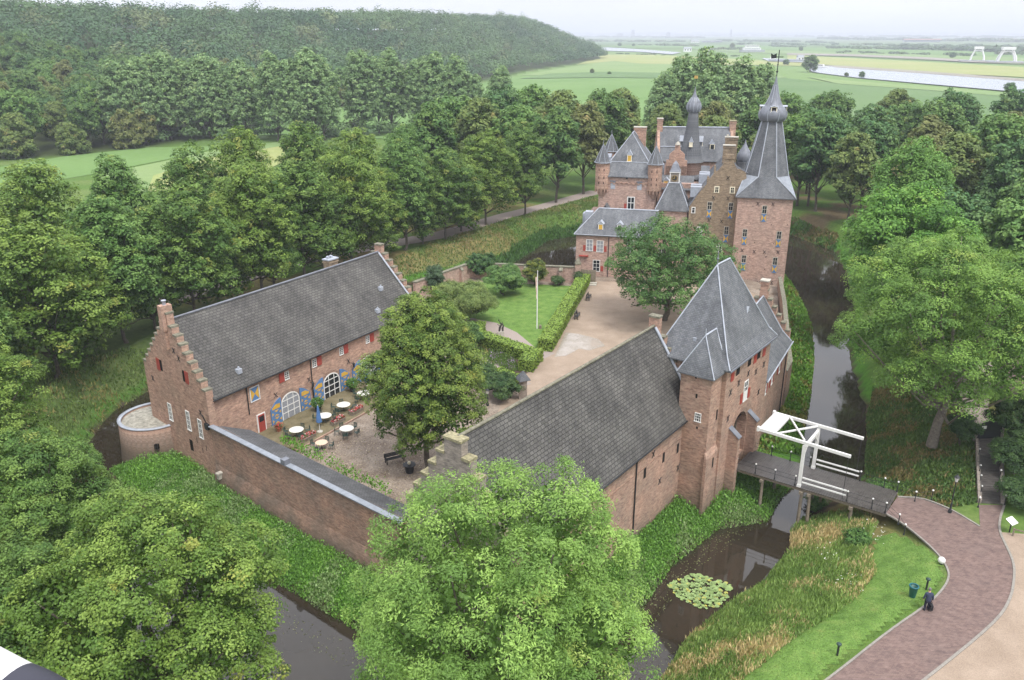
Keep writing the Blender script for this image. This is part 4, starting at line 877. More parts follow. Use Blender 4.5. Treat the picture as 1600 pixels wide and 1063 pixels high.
m = MB(); lead_line(m, [(*K2[0], 17.35), (*RR[0], 21.85), (*K2[1], 17.35)], .1); lead_line(m, [(*K2[0], 17.35), (*K2[1], 17.35)], .07); lead_line(m, [(*RR[0], 21.85), (*RR[2], 21.85), (*K2[2], 17.35)], .1); m.build('lead_hips', 'lead', wb)
chimney(wb, 4.2, 6.3, 8.6, 9.8, 16, 22.4, 'brick', 'stone'); dormer(wb, CF, 4.2, -2.0, 17.5, .75, 1.05, .75, 1.3, 'cream_paint', 'yellow_paint')
for i in range(4): m = MB(); m.box(8.0 + i * .12, 8.9, 2.3 + i * 1.4, 3.3 + i * 1.4, 16.2, 18.6 - i * .25); m.build('roof_step', 'lead', wb)
for i in range(3): m = MB(); m.box(-.3, .9 - i * .1, 3.0 + i * 1.5, 4.1 + i * 1.5, 16.2, 18.0); m.build('roof_step', 'lead', wb)
for bx, by, zt in ((-.1, .3, 17.5), (8.75, .3, 17.5), (.2, 9.7, 18.2)):
    m = MB(); m.lathe([(.5, 11.6), (.95, 12.6), (1.2, 13.0), (1.2, zt)], bx, by, 12, smooth=False)
    for k in range(12): w = 2 * pi * k / 12; m.box(bx + 1.17 * cos(w) - .07, bx + 1.17 * cos(w) + .07, by + 1.17 * sin(w) - .07, by + 1.17 * sin(w) + .07, 12.4, 13.6)
    t_ = m.build('corner_turret', 'brick', wb)
    m = MB(); m.lathe([(1.45, zt - .08), (1.32, zt + .05), (.8, zt + 1.25), (.02, zt + 2.9)], bx, by, 8, smooth=False, a0=pi / 8); c_ = m.build('turret_cone', 'slate', t_)
    m = MB()
    for k in range(8): w = pi / 8 + k * pi / 4; lead_line(m, [(bx + r * cos(w), by + r * sin(w), z) for r, z in ((1.45, zt - .04), (1.34, zt + .07), (.82, zt + 1.28), (.03, zt + 2.9))], .05)
    m.tube([(bx, by, zt + 2.9), (bx, by, zt + 3.6)], .03, 5); m.lathe([(1.46, zt - .12), (1.48, zt - .02)], bx, by, 16); m.build('cone_lead', 'lead', c_)
    for dz in (.0, -1.3, -2.2): slit(t_, (bx, by - 1.2, 0), -.45, zt - 1.4 + dz, .12, .4, 'arrow_slit'); slit(t_, (bx, by - 1.2, 0), .4, zt - 1.4 + dz, .12, .4, 'arrow_slit')
window(wb, CF, 5.0, 9.7, 1.3, 2.1, 2, 2, fw=.14, bw=.1); shutter(wb, CF, 3.85, 4.3, 9.7, 10.6, 'red_paint')
for s in (1.8, 6.3): m = MB(); fbox(m, CF, s - .38, s + .38, 0, .02, 13.0, 14.3); n_ = m.build('blind_niche', 'lead', wb); m = MB(); fbox(m, CF, s - .5, s + .5, .0, .2, 14.3, 14.45); m.build('niche_hood', 'lead_dark', n_)
slit(wb, CF, 4.1, 14.75, .35, .3, 'opening')
m = MB(); m.box(-2.2, -.6, 1.0, 6.0, -4.4, 8.6); m.build('side_wall', 'brick_tower', wb)
m = MB(); plane_slab(m, [(-.6, -2.6, 8.3), (.9, -2.6, 10.7), (.9, 1, 10.7), (-.6, 1, 8.3)], .12); plane_slab(m, [(2.6, -2.6, 8.3), (.9, -2.6, 10.7), (.9, 1, 10.7), (2.6, 1, 8.3)], .12); m.prism([(-.4, -2.4), (2.4, -2.4), (2.4, 0), (-.4, 0)], 6, 8.4); m.build('porch_roof', 'slate', wb)
# ---- connecting range, with its scroll gable
o = CP2(15.5, 141.5, 9.2, 2.0); cr = thing('middle_range', 'slate-roofed range with a small scrolled brick gable beside the round stair tower', 'house', (*o, 0), CA)
m = MB(); m.box(0, 8.6, 2.5, 16, -3.5, 13.6); m.box(.8, 4.6, 5.0, 9.0, 13.6, 16.2); m.build('wall', 'brick_tower', cr)
m = MB(); plane_slab(m, [(-.2, 2.2, 12.6), (6, 2.2, 12.6), (6, 5, 14.6), (-.2, 5, 14.6)], .15); plane_slab(m, [(-.2, 5, 14.0), (8.6, 5, 14.0), (8.6, 15, 15.0), (-.2, 15, 15.0)], .15); m.build('roof', 'slate', cr)
pr = [(1.0, 13.6), (4.6, 13.6), (4.6, 17.2), (4.15, 17.2), (4.1, 18.2), (3.7, 18.6), (3.3, 18.9), (3.2, 19.8), (2.4, 19.8), (2.3, 18.9), (1.9, 18.6), (1.5, 18.2), (1.45, 17.2), (1.0, 17.2)]
m = MB(); m.slab(pr, (0, 5.0), (5, 5.0), .5); sg = m.build('scroll_gable', 'brick', cr)
m = MB(); plane_slab(m, [(.8, 5.5, 16.6), (2.8, 5.5, 18.6), (2.8, 11, 18.6), (.8, 11, 16.6)], .12); plane_slab(m, [(4.8, 5.5, 16.6), (2.8, 5.5, 18.6), (2.8, 11, 18.6), (4.8, 11, 16.6)], .12); m.build('gable_roof', 'slate', cr)
m = MB(); m.lathe([(.45, 19.8), (.35, 20.1), (.05, 20.4)], 2.8, 5.2, 8); m.build('gable_cap', 'stone', sg)
window(cr, (0, 5.0, 0), 2.35, 14.6, .75, 1.3, 1, 2, frame='stone'); window(cr, (0, 5.0, 0), 3.3, 14.6, .75, 1.3, 1, 2, frame='stone'); dormer(cr, (0, 2.2, 0), 1.3, -.5, 13.0, .8, 1.0, .5, 1.2, 'cream_paint', 'yellow_paint')
# ---- round stair tower
st = thing('stair_tower', 'round brick stair tower with a tall flared slate cone and small ribbed onion', 'tower', (31.9, 149.5, 0), CA)
m = MB(); m.lathe([(2.05, -3.5), (2.05, 16.2), (2.2, 16.35), (2.2, 16.5)], seg=28, smooth=True); m.build('wall', 'brick_tower', st)
m = MB(); m.lathe([(2.45, 16.45), (2.3, 16.7), (1.9, 18.0), (1.55, 19.6), (1.2, 21.6), (.95, 23.5), (.82, 25.0)], seg=28); m.build('slate_cone', 'slate', st)
m = MB(); m.lathe([(.8, 24.9), (1.0, 25.05), (1.22, 25.5), (1.28, 26.0), (1.15, 26.5), (.85, 27.0), (.5, 27.5), (.25, 28.1), (.08, 28.9), (.03, 29.3)], seg=16); 
m.build('onion_bulb', 'lead_dark', st)
m = MB()
for k in range(12):
    w = k * pi / 6; lead_line(m, [(r * cos(w), r * sin(w), z) for r, z in ((1.01, 25.05), (1.23, 25.5), (1.29, 26.0), (1.16, 26.5), (.86, 27.0), (.5, 27.5))], .045)
m.build('lead_ribs', 'lead', st)
m = MB(); m.tube([(0, 0, 29.2), (0, 0, 31.0)], .04, 5); f_ = m.build('finial', 'iron', st); m = MB(); m.box(-.3, .3, -.03, .03, 30.6, 31.1); m.build('weathervane', 'gold', f_)
for an in (0, pi / 2, -pi / 2):
    dormer(st, (0, 0, an), 0, 1.95, 19.3, .55, .75, .9, .9, 'cream_paint', 'cream_paint')
# ---- north range
o = (28.0, 158.5); nr = thing('north_range', 'long back range of the castle with high slate roof and a chimney at each end', 'house', (*o, 0), CA * .35)
m = MB(); m.box(0, 14.0, 0, 8.4, -4.4, 15.4); m.build('wall', 'brick_tower', nr)
for x in (.1, 13.95): m = MB(); m.slab([(-.2, 14), (8.6, 14), (8.6, 15.7), (4.2, 21.3), (-.2, 15.7)], (x, 0), (x, 10), .5); m.build('end_gable', 'brick', nr)
m = MB(); plane_slab(m, [(.1, -.35, 15.3), (13.5, -.35, 15.3), (13.5, 4.2, 21.0), (.1, 4.2, 21.0)], .15); plane_slab(m, [(.1, 8.75, 15.3), (13.5, 8.75, 15.3), (13.5, 4.2, 21.0), (.1, 4.2, 21.0)], .15); m.build('roof', 'slate', nr)
m = MB(); lead_line(m, [(.1, 4.2, 21.1), (13.5, 4.2, 21.1)], .14); lead_line(m, [(.1, 1.5, 17.75), (6, 1.5, 17.75)], .09); m.build('lead_lines', 'lead', nr)
chimney(nr, -.4, .6, 3.6, 4.9, 15, 22.6, 'brick', 'stone'); chimney(nr, 13.3, 14.4, 3.6, 4.9, 15, 22.3, 'brick', 'lichen_stone')
dormer(nr, CF, 9.9, -1.3, 17.2, .85, 1.1, .8, 1.5, 'cream_paint', 'glass')
# ---- small onion turret behind
ot = thing('onion_turret', 'small eight-sided slate turret with an onion cap, just left of the great spire', 'turret', (41.0, 147.5, 0), CA)
m = MB(); m.lathe([(1.3, -3.5), (1.3, 13.0)], seg=8, smooth=False); m.build('wall', 'brick_tower', ot); m = MB(); m.lathe([(1.35, 13), (1.3, 16.7)], seg=8, smooth=False); m.build('slate_drum', 'slate', ot)
m = MB(); m.lathe([(1.0, 16.6), (1.15, 16.8), (1.32, 17.3), (1.25, 17.9), (.95, 18.5), (.55, 19.1), (.2, 19.8), (.04, 20.5)], seg=16); m.build('onion_bulb', 'lead_dark', ot)
# ================================================================ walled garden
gw = thing('garden_wall', 'brick garden wall with buttresses and a mossy coping around the lawn', 'wall', (-6.8, 131.2, 0))
def wallrun(pts, h, t=.45):
    for a, b in zip(pts[:-1], pts[1:]):
        L = hypot(b[0] - a[0], b[1] - a[1]); an = atan2(b[1] - a[1], b[0] - a[0]); fr = (a[0], a[1], an)
        m = MB(); fbox(m, fr, 0, L, -t, 0, -3.6, h); w = m.build('wall', 'brick_tower', gw)
        m = MB(); fbox(m, fr, -.05, L + .05, -t - .1, .1, h, h + .16); m.build('coping', 'mossy_cap', w)
        n = max(1, int(L / 5))
        for i in range(n):
            s = L * (i + .6) / n; m = MB(); fbox(m, fr, s - .28, s + .28, .002, .5, 0, h - .4); x = m.build('buttress', 'brick_tower', gw)
            m = MB(); v = [FR(fr, s - .33, 0, h + .05), FR(fr, s + .33, 0, h + .05), FR(fr, s + .33, .6, h - .42), FR(fr, s - .33, .6, h - .42)]; plane_slab(m, v, .08); m.build('buttress_cap', 'mossy_cap', x)
wallrun([(-7.9, -11.2), (0, 0)], 2.5); wallrun([(0, 0), (17.0, -2.6)], 2.5)
gpier = thing('gate_pier', 'brick gate pier with a stone cap between the garden wall and the low wing', 'pier', (10.6, 128.2, 0))
m = MB(); m.box(-.45, .45, -.45, .45, -1, 3.3); m.build('shaft', 'brick_tower', gpier); m = MB(); m.lathe([(.75, 3.3), (.7, 3.45), (.25, 4.1), (.05, 4.3)], seg=4, a0=pi / 4, smooth=False); m.build('cap', 'mossy_cap', gpier)
wg = thing('wooden_gate', 'grey wooden double gate with a step below the low wing', 'gate', (11.1, 128.4, 0), CA)
for i in range(2): m = MB(); m.box(.02 + i * 1.25, 1.22 + i * 1.25, 0, .08, .3, 2.3); m.box(.1 + i * 1.25, 1.1 + i * 1.25, -.03, 0, .6, .75); m.box(.1 + i * 1.25, 1.1 + i * 1.25, -.03, 0, 1.9, 2.05); m.build('gate_leaf', 'old_wood', wg)
m = MB(); m.box(-.1, 2.7, -1.2, .1, 0, .15); m.box(-.1, 2.7, -.7, .1, .15, .3); m.build('step', 'stone', wg)
# ================================================================ trees
def tree_meshes(seed, R, H, base, style, leaf, nclump, nleaf, pal, trunk_r=.3, lobes=None, mat='leaf', bark='bark', clump=1.1, nlobe=12, inner=.25, core_r=.58, lobe_s=(.26, .24), skirt=-.35, droop=0.0, asp=.6, core=.5):
    """returns (crown mesh, trunk mesh). R crown radius, H total height, base height of the crown"""
    r = np.random.default_rng(seed); cz = (base + H) / 2; rz = (H - base) / 2
    if lobes is None:
        lobes = [((0, 0, cz), (R * core_r, R * core_r, rz * (core_r + .14)))]
        for k in range(nlobe):
            a = k * 2.399 + r.random() * .6; t = (k + .5) / nlobe; zz = 1 - 1.75 * t
            q = math.sqrt(max(0, 1 - zz * zz)); q = max(q, .25 if style != 'cone' else .5 - .3 * (k % 2))
            s = lobe_s[0] + lobe_s[1] * r.random(); rad = R * (1 - s * .72) * (.8 + .28 * r.random())
            pr_ = 1.0 if style == 'round' else ((1.0 - .35 * max(0, zz)) if style == 'tall' else (1.08 - .16 * (zz + 1) / 2))
            lobes.append(((cos(a) * q * rad * pr_, sin(a) * q * rad * pr_, cz + zz * rz * (1 - s * .6)), (R * s, R * s, rz * s * (1.0 if style != 'tall' else .8))))
    C = np.array([l[0] for l in lobes]); A = np.array([l[1] for l in lobes]); area = np.array([a[0] * a[1] + a[0] * a[2] for a in A]); area[0] *= .8
    cl = []; tries = 0
    while len(cl) < nclump and tries < 40:
        tries += 1; n = nclump * 2; k = r.choice(len(C), n, p=area / area.sum()); d = norm(r.normal(size=(n, 3))); d[:, 2] = np.where(d[:, 2] < skirt, -d[:, 2] * .5, d[:, 2]); d = norm(d)
        p = C[k] + d * A[k] * (.86 + .22 * r.random((n, 1)))
        q = np.ones(n, bool)
        for j in range(len(C)):
            q &= ~(((((p - C[j]) / A[j]) ** 2).sum(1) < .72) & (k != j))
        q &= p[:, 2] > base * .8
        cl += list(zip(p[q], d[q]))
    cl = cl[:nclump]; cp = np.array([c[0] for c in cl]); cd = np.array([c[1] for c in cl]); nC = len(cp)
    cr = clump * (.6 + .7 * r.random(nC)); ct = r.random(nC) ** 1.2
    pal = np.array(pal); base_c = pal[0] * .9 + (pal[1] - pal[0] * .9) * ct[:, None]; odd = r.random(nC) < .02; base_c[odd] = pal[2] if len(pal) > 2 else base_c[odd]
    idx = np.repeat(np.arange(nC), nleaf); N = len(idx); d = norm(r.normal(size=(N, 3)) + cd[idx] * .7 + np.array([0, 0, .45])); rad = (.55 + .5 * r.random(N))
    out = cp[idx] + d * (cr[idx] * rad)[:, None] * np.array([1, 1, .7 + 0.0]); 
    if droop: out[:, 2] -= droop * r.random(N) * cr[idx]
    nn = norm(d * .75 + cd[idx] * .3 + np.array([0, 0, .55]) + r.normal(size=(N, 3)) * .38)
    sz = leaf * (.65 + .7 * r.random(N)); P = leafquads(r, out, nn, sz, asp)
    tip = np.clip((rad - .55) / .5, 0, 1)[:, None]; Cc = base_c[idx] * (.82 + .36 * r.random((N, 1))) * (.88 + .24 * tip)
    # sparse inner leaves so the crown is not hollow
    nI = int(N * inner); k = r.choice(len(C), nI, p=area / area.sum()); di = norm(r.normal(size=(nI, 3))); pi_ = C[k] + di * A[k] * (core + .35 * r.random((nI, 1)))
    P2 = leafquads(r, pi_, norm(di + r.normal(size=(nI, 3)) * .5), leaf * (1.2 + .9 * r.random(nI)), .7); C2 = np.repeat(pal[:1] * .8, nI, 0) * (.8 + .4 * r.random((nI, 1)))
    PP = np.concatenate([P, P2]); CC = np.concatenate([Cc, C2])
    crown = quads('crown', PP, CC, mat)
    m = MB(); lean = r.normal(size=2) * .25
    zt = base + (H - base) * .45; tp = [(0, 0, -.6), (lean[0] * .3, lean[1] * .3, base * .5), (lean[0], lean[1], base), (lean[0] * 1.4, lean[1] * 1.2, zt)]
    m.tube(tp, [trunk_r * 1.25, trunk_r * .95, trunk_r * .8, trunk_r * .35], 8)
    for j in range(1, len(C)):
        s0 = max(base, min(3.0, H * .18)) * (.8 + .35 * r.random()) + (zt - base) * max(0, (C[j][2] - cz) / rz) * .7; f = min(1, s0 / zt)
        p0 = np.array([lean[0] * f, lean[1] * f, s0]); p2 = C[j] + (C[j] - np.array([0, 0, cz])) * .25; mid = p0 * .5 + p2 * .5 + np.array([0, 0, -.08 * R]) + r.normal(size=3) * .15 * R * .3
        m.tube([p0, mid, p2], [trunk_r * .42, trunk_r * .26, trunk_r * .08], 5)
    tr = m.build('trunk', bark); return crown, tr
def as_tree(meshes, name, label, loc, rz=0.0, s=1.0, group=None, cat='tree'):
    t = thing(name, label, cat, loc, rz, group); t.scale = s if isinstance(s, tuple) else (s,) * 3
    for o in meshes: o.parent = t
    return t
def gz(x, y): return float(terrain(np.array([x]), np.array([y]))[0])
LIME = [(0.097, 0.182, 0.029), (0.231, 0.329, 0.066), (0.275, 0.311, 0.066)]
LIMED = [(0.078, 0.161, 0.032), (0.187, 0.290, 0.062), (0.246, 0.295, 0.068)]
# ---- four big foreground trees
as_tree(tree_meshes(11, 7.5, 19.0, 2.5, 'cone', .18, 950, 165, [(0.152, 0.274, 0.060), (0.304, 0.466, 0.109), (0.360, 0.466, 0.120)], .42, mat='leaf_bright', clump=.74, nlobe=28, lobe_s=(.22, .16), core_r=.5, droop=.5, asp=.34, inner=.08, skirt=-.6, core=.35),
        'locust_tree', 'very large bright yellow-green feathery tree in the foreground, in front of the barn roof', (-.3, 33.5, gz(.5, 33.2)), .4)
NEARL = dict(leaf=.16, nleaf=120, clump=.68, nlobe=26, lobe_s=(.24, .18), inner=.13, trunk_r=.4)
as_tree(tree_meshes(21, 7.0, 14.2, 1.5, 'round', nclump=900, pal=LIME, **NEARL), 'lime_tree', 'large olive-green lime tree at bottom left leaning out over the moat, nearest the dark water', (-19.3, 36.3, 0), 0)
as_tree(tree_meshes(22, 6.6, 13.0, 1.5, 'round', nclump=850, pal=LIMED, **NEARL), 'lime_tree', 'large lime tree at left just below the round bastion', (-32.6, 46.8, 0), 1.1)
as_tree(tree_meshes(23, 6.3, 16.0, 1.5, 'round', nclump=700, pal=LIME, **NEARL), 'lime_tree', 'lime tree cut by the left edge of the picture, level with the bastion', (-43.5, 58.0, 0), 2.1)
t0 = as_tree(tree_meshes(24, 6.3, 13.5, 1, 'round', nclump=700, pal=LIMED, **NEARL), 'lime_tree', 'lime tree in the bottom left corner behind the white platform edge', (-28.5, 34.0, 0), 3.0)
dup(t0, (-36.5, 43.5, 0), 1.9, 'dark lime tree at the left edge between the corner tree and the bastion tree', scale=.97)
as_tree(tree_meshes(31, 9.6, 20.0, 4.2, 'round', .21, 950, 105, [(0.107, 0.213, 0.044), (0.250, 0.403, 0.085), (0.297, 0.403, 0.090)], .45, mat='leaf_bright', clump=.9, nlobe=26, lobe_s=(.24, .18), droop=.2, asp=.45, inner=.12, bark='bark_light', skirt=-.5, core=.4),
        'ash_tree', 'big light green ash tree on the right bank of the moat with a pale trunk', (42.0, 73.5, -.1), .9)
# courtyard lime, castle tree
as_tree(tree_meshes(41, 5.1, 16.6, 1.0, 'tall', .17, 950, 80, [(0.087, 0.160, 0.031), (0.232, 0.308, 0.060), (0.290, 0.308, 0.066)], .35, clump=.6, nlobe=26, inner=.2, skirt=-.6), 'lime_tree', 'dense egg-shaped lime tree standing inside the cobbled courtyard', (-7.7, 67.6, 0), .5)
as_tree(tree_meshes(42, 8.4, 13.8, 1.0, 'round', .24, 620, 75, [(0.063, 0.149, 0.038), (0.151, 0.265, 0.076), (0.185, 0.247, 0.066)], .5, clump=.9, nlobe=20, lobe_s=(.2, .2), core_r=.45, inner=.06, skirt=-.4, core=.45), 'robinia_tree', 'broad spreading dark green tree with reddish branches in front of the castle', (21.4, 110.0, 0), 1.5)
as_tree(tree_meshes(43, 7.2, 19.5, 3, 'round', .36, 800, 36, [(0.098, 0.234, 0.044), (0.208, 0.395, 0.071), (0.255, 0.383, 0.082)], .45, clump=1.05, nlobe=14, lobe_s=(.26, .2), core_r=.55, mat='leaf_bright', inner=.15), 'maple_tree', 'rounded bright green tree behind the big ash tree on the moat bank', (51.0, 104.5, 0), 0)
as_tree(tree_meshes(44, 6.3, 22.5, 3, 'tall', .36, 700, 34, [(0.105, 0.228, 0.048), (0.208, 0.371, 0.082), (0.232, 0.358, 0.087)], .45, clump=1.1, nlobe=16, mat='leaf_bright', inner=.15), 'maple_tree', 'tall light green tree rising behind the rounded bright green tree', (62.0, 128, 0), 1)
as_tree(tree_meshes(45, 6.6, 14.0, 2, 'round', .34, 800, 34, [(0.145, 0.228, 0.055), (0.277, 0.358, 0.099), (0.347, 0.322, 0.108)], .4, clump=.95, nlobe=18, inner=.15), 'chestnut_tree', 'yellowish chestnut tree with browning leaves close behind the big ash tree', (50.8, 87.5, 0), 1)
# ---- shared meshes for the trees farther away
MID = dict(leaf=.32, nclump=400, nleaf=50, clump=.9, nlobe=15, lobe_s=(.26, .22), core_r=.55, skirt=-.5, inner=.2, trunk_r=.28)
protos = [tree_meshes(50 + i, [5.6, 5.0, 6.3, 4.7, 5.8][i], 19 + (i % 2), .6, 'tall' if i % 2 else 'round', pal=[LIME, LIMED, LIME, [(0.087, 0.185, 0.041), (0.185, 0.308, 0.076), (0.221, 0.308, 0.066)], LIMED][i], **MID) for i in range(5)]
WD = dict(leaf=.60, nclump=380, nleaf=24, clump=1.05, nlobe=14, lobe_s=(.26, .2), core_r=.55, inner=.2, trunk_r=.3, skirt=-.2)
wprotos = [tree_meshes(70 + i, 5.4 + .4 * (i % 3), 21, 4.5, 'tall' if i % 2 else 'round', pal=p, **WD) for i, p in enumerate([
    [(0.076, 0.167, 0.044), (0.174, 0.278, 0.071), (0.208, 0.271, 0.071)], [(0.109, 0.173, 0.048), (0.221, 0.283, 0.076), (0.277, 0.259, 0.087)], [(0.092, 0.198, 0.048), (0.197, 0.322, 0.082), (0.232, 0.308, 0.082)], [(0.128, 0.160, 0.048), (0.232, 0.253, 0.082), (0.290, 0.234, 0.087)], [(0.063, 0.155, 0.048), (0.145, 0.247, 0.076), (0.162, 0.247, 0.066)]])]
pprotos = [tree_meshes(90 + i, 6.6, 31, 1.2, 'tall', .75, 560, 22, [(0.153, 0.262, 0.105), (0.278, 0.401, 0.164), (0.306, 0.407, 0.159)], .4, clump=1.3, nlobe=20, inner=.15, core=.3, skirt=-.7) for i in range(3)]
PROTO_USED = {}
def plant(pset, key, k, name, label, loc, rz, s, group):
    kk = (key, k)
    if kk not in PROTO_USED:
        PROTO_USED[kk] = as_tree(pset[k], name, label, loc, rz, s, group)
        return PROTO_USED[kk]
    r = dup(PROTO_USED[kk], loc, rz, label, group, s); r.name = name; return r
rt = random.Random(5)
NROW = 0
# avenue rows along the west side of the moat
LIM_ROW = 'lime trees of the double row west of the moat'
rowA = [(-67, 70), (-60, 80), (-53.5, 89.5), (-50, 100), (-45, 110.5), (-39.0, 119.5), (-33, 128.5), (-27, 138), (-19, 149.5), (-12.5, 158), (-6, 171), (3.7, 182)]
rowB = [(-95, 66), (-92, 76), (-86, 82), (-79, 93), (-72, 103), (-66, 113), (-59, 123), (-52, 133), (-45.5, 143), (-39, 153), (-31, 163), (-23, 173)]
for i, (x, y) in enumerate(rowA):
    if i in (2,): lab = 'front-row lime tree overhanging the grass beside the stepped gable of the long house'
    elif i == len(rowA) - 1: lab = 'last lime tree of the front row, beside the path left of the castle'
    elif i == len(rowA) - 2: lab = 'second lime tree of the front row from the castle, overhanging the path'
    else: lab = 'leafy lime tree in the row behind the long house'
    plant(protos, 'mid', i % 5, 'lime_tree', lab, (x + rt.uniform(-1, 1), y + rt.uniform(-1, 1), 0), rt.random() * 6, tuple(q * (.93 + .14 * rt.random()) * (.95 if i > 8 else 1) for q in (1.08, 1.08, 1.0)), LIM_ROW)
for i in range(10):
    (x0_, y0_), (x1_, y1_) = rowA[i], rowA[i + 1]; plant(protos, 'mid', (i + 3) % 5, 'lime_tree', 'leafy lime tree in the row behind the long house', ((x0_ + x1_) / 2 - 1.5, (y0_ + y1_) / 2 + 1, -1.0), rt.random() * 6, (.95, .95, .78 + .1 * rt.random()), LIM_ROW)
for i, (x, y) in enumerate(rowB): plant(protos, 'mid', (i + 2) % 5, 'lime_tree', 'leafy lime tree in the row behind the long house', (x + rt.uniform(-1, 1), y + rt.uniform(-1, 1), 0), rt.random() * 6, tuple(q * (.9 + .16 * rt.random()) for q in (1.08, 1.08, 1.12 if 4 <= i <= 9 else 1.0)), LIM_ROW)
for x, y in ((-62, 70), (-56, 79.5), (-72, 60), (-84, 64)): plant(protos, 'mid', rt.randrange(5), 'lime_tree', 'leafy lime tree at the left edge beside the moat', (x, y, 0), rt.random() * 6, .92, 'lime trees at the left edge')
# trees behind the castle, left
for i, (x, y, s, k) in enumerate([(10.5, 196, 1.0, 0), (2, 200, 1.05, 2), (-8, 205, 1.1, 1), (18, 207, 1.05, 3), (-18, 196, 1.05, 0), (12, 216, 1.15, 1), (-3, 220, 1.15, 4), (24, 222, 1.1, 0), (-15, 214, 1.1, 2), (30, 238, 1.1, 1), (5, 236, 1.15, 2)]):
    plant(wprotos, 'wood', k, 'oak_tree', 'dark leafy tree in the clump behind the left of the castle', (x, y, 0), rt.random() * 6, s, 'clump of trees behind the left of the castle')
# big poplar group behind the castle
for i, (x, y, s) in enumerate([(52, 262, 1.0), (61, 266, 1.05), (70, 262, 1.0), (78, 268, .92), (46, 256, .85), (57, 250, .88)]):
    plant(pprotos, 'pop', i % 3, 'poplar_tree', 'tall broad poplar crowding up behind the castle roofs', (x, y, 0), rt.random() * 6, s, 'tall poplars behind the castle')
# wood to the right behind the moat
WOODR = 'trees of the wood right of the castle'
rows = [[(69, 184), (66, 194), (72, 171), (78, 165), (85, 158), (93, 150), (101, 141), (110, 132), (119, 122)], [(42, 226), (50, 200), (60, 196), (70, 190), (79, 184), (89, 177), (98, 169), (108, 160), (118, 150), (128, 140)],
        [(40, 214), (52, 218), (64, 213), (75, 207), (86, 200), (97, 193), (108, 185), (119, 176), (130, 166), (140, 156)], [(58, 235), (70, 232), (82, 226), (94, 219), (106, 212), (118, 204), (130, 195), (142, 186), (154, 176)],
        [(80, 250), (94, 244), (108, 237), (121, 229), (134, 220), (147, 211), (160, 201)], [(100, 268), (115, 260), (130, 252), (145, 243), (160, 234), (176, 224), (190, 212)]]
for j, row in enumerate(rows):
    for x, y in row:
        k = rt.randrange(5); plant(wprotos, 'wood', k, 'oak_tree', 'leafy tree in the wood behind the moat, right of the great spire', (x + rt.uniform(-2, 2), y + rt.uniform(-2, 2), 0), rt.random() * 6, (.86 + .2 * rt.random()) * 1.03, WOODR)
for i, (x, y, k, s) in enumerate([(66, 104, 2, .85), (75, 118, 0, .9), (63, 116, 4, .8), (86, 128, 3, .85), (60, 76, 2, .7), (70, 88, 0, .8)]):
    plant(wprotos, 'wood', k, 'oak_tree', 'leafy tree at the right edge behind the big ash tree', (x, y, 0), rt.random() * 6, s, 'trees at the right edge behind the ash tree')
# poplar row across the field
POP = 'row of poplars across the left meadow'
px_rows = [(196, 224), (222, 220), (248, 217), (274, 215), (300, 213), (326, 213), (352, 213), (382, 214), (440, 216), (464, 218), (490, 218), (514, 215), (565, 206), (590, 205), (615, 204), (655, 205), (682, 206), (712, 204), (742, 204), (788, 202)]
for i, (x, y) in enumerate(px_rows):
    X, Y = G(x, y + 4, 0); X += rt.uniform(-1.5, 1.5); plant(pprotos, 'pop', i % 3, 'poplar_tree', 'tall grey-green poplar in the row across the left meadow', (X, Y, 0), rt.random() * 6, (.88 + .14 * rt.random()) * (.8 if i > 17 else 1), POP)
# individual woodland trees on the near slope at left
NW = 0
SLOPE = 'woodland trees on the near left hillside'
sd = random.Random(8); pts = []
for _ in range(6000):
    x, y = sd.uniform(-330, -20), sd.uniform(200, 560)
    if sdist(FOREST, np.array([x]), np.array([y]))[0] > -3 or abs(x) / y > .68: continue
    if any((x - a) ** 2 + (y - b) ** 2 < 85 for a, b in pts): continue
    pts.append((x, y))
pts.sort(key=lambda p: p[1] + abs(p[0]) * .3); NEARW = pts[:230]
for x, y in NEARW:
    k = sd.choice([0, 1, 2, 3, 4, 4, 0]); edge = sdist(FOREST, np.array([x]), np.array([y]))[0] > -10
    plant(wprotos, 'wood', k, 'beech_tree', 'leafy woodland tree on the wooded hill beyond the left field', (x, y, gz(x, y) - (7.5 if edge else 3.0)), sd.random() * 6, .82 + .3 * sd.random(), SLOPE)
print('slope trees', len(NEARW), 'of', len(pts))
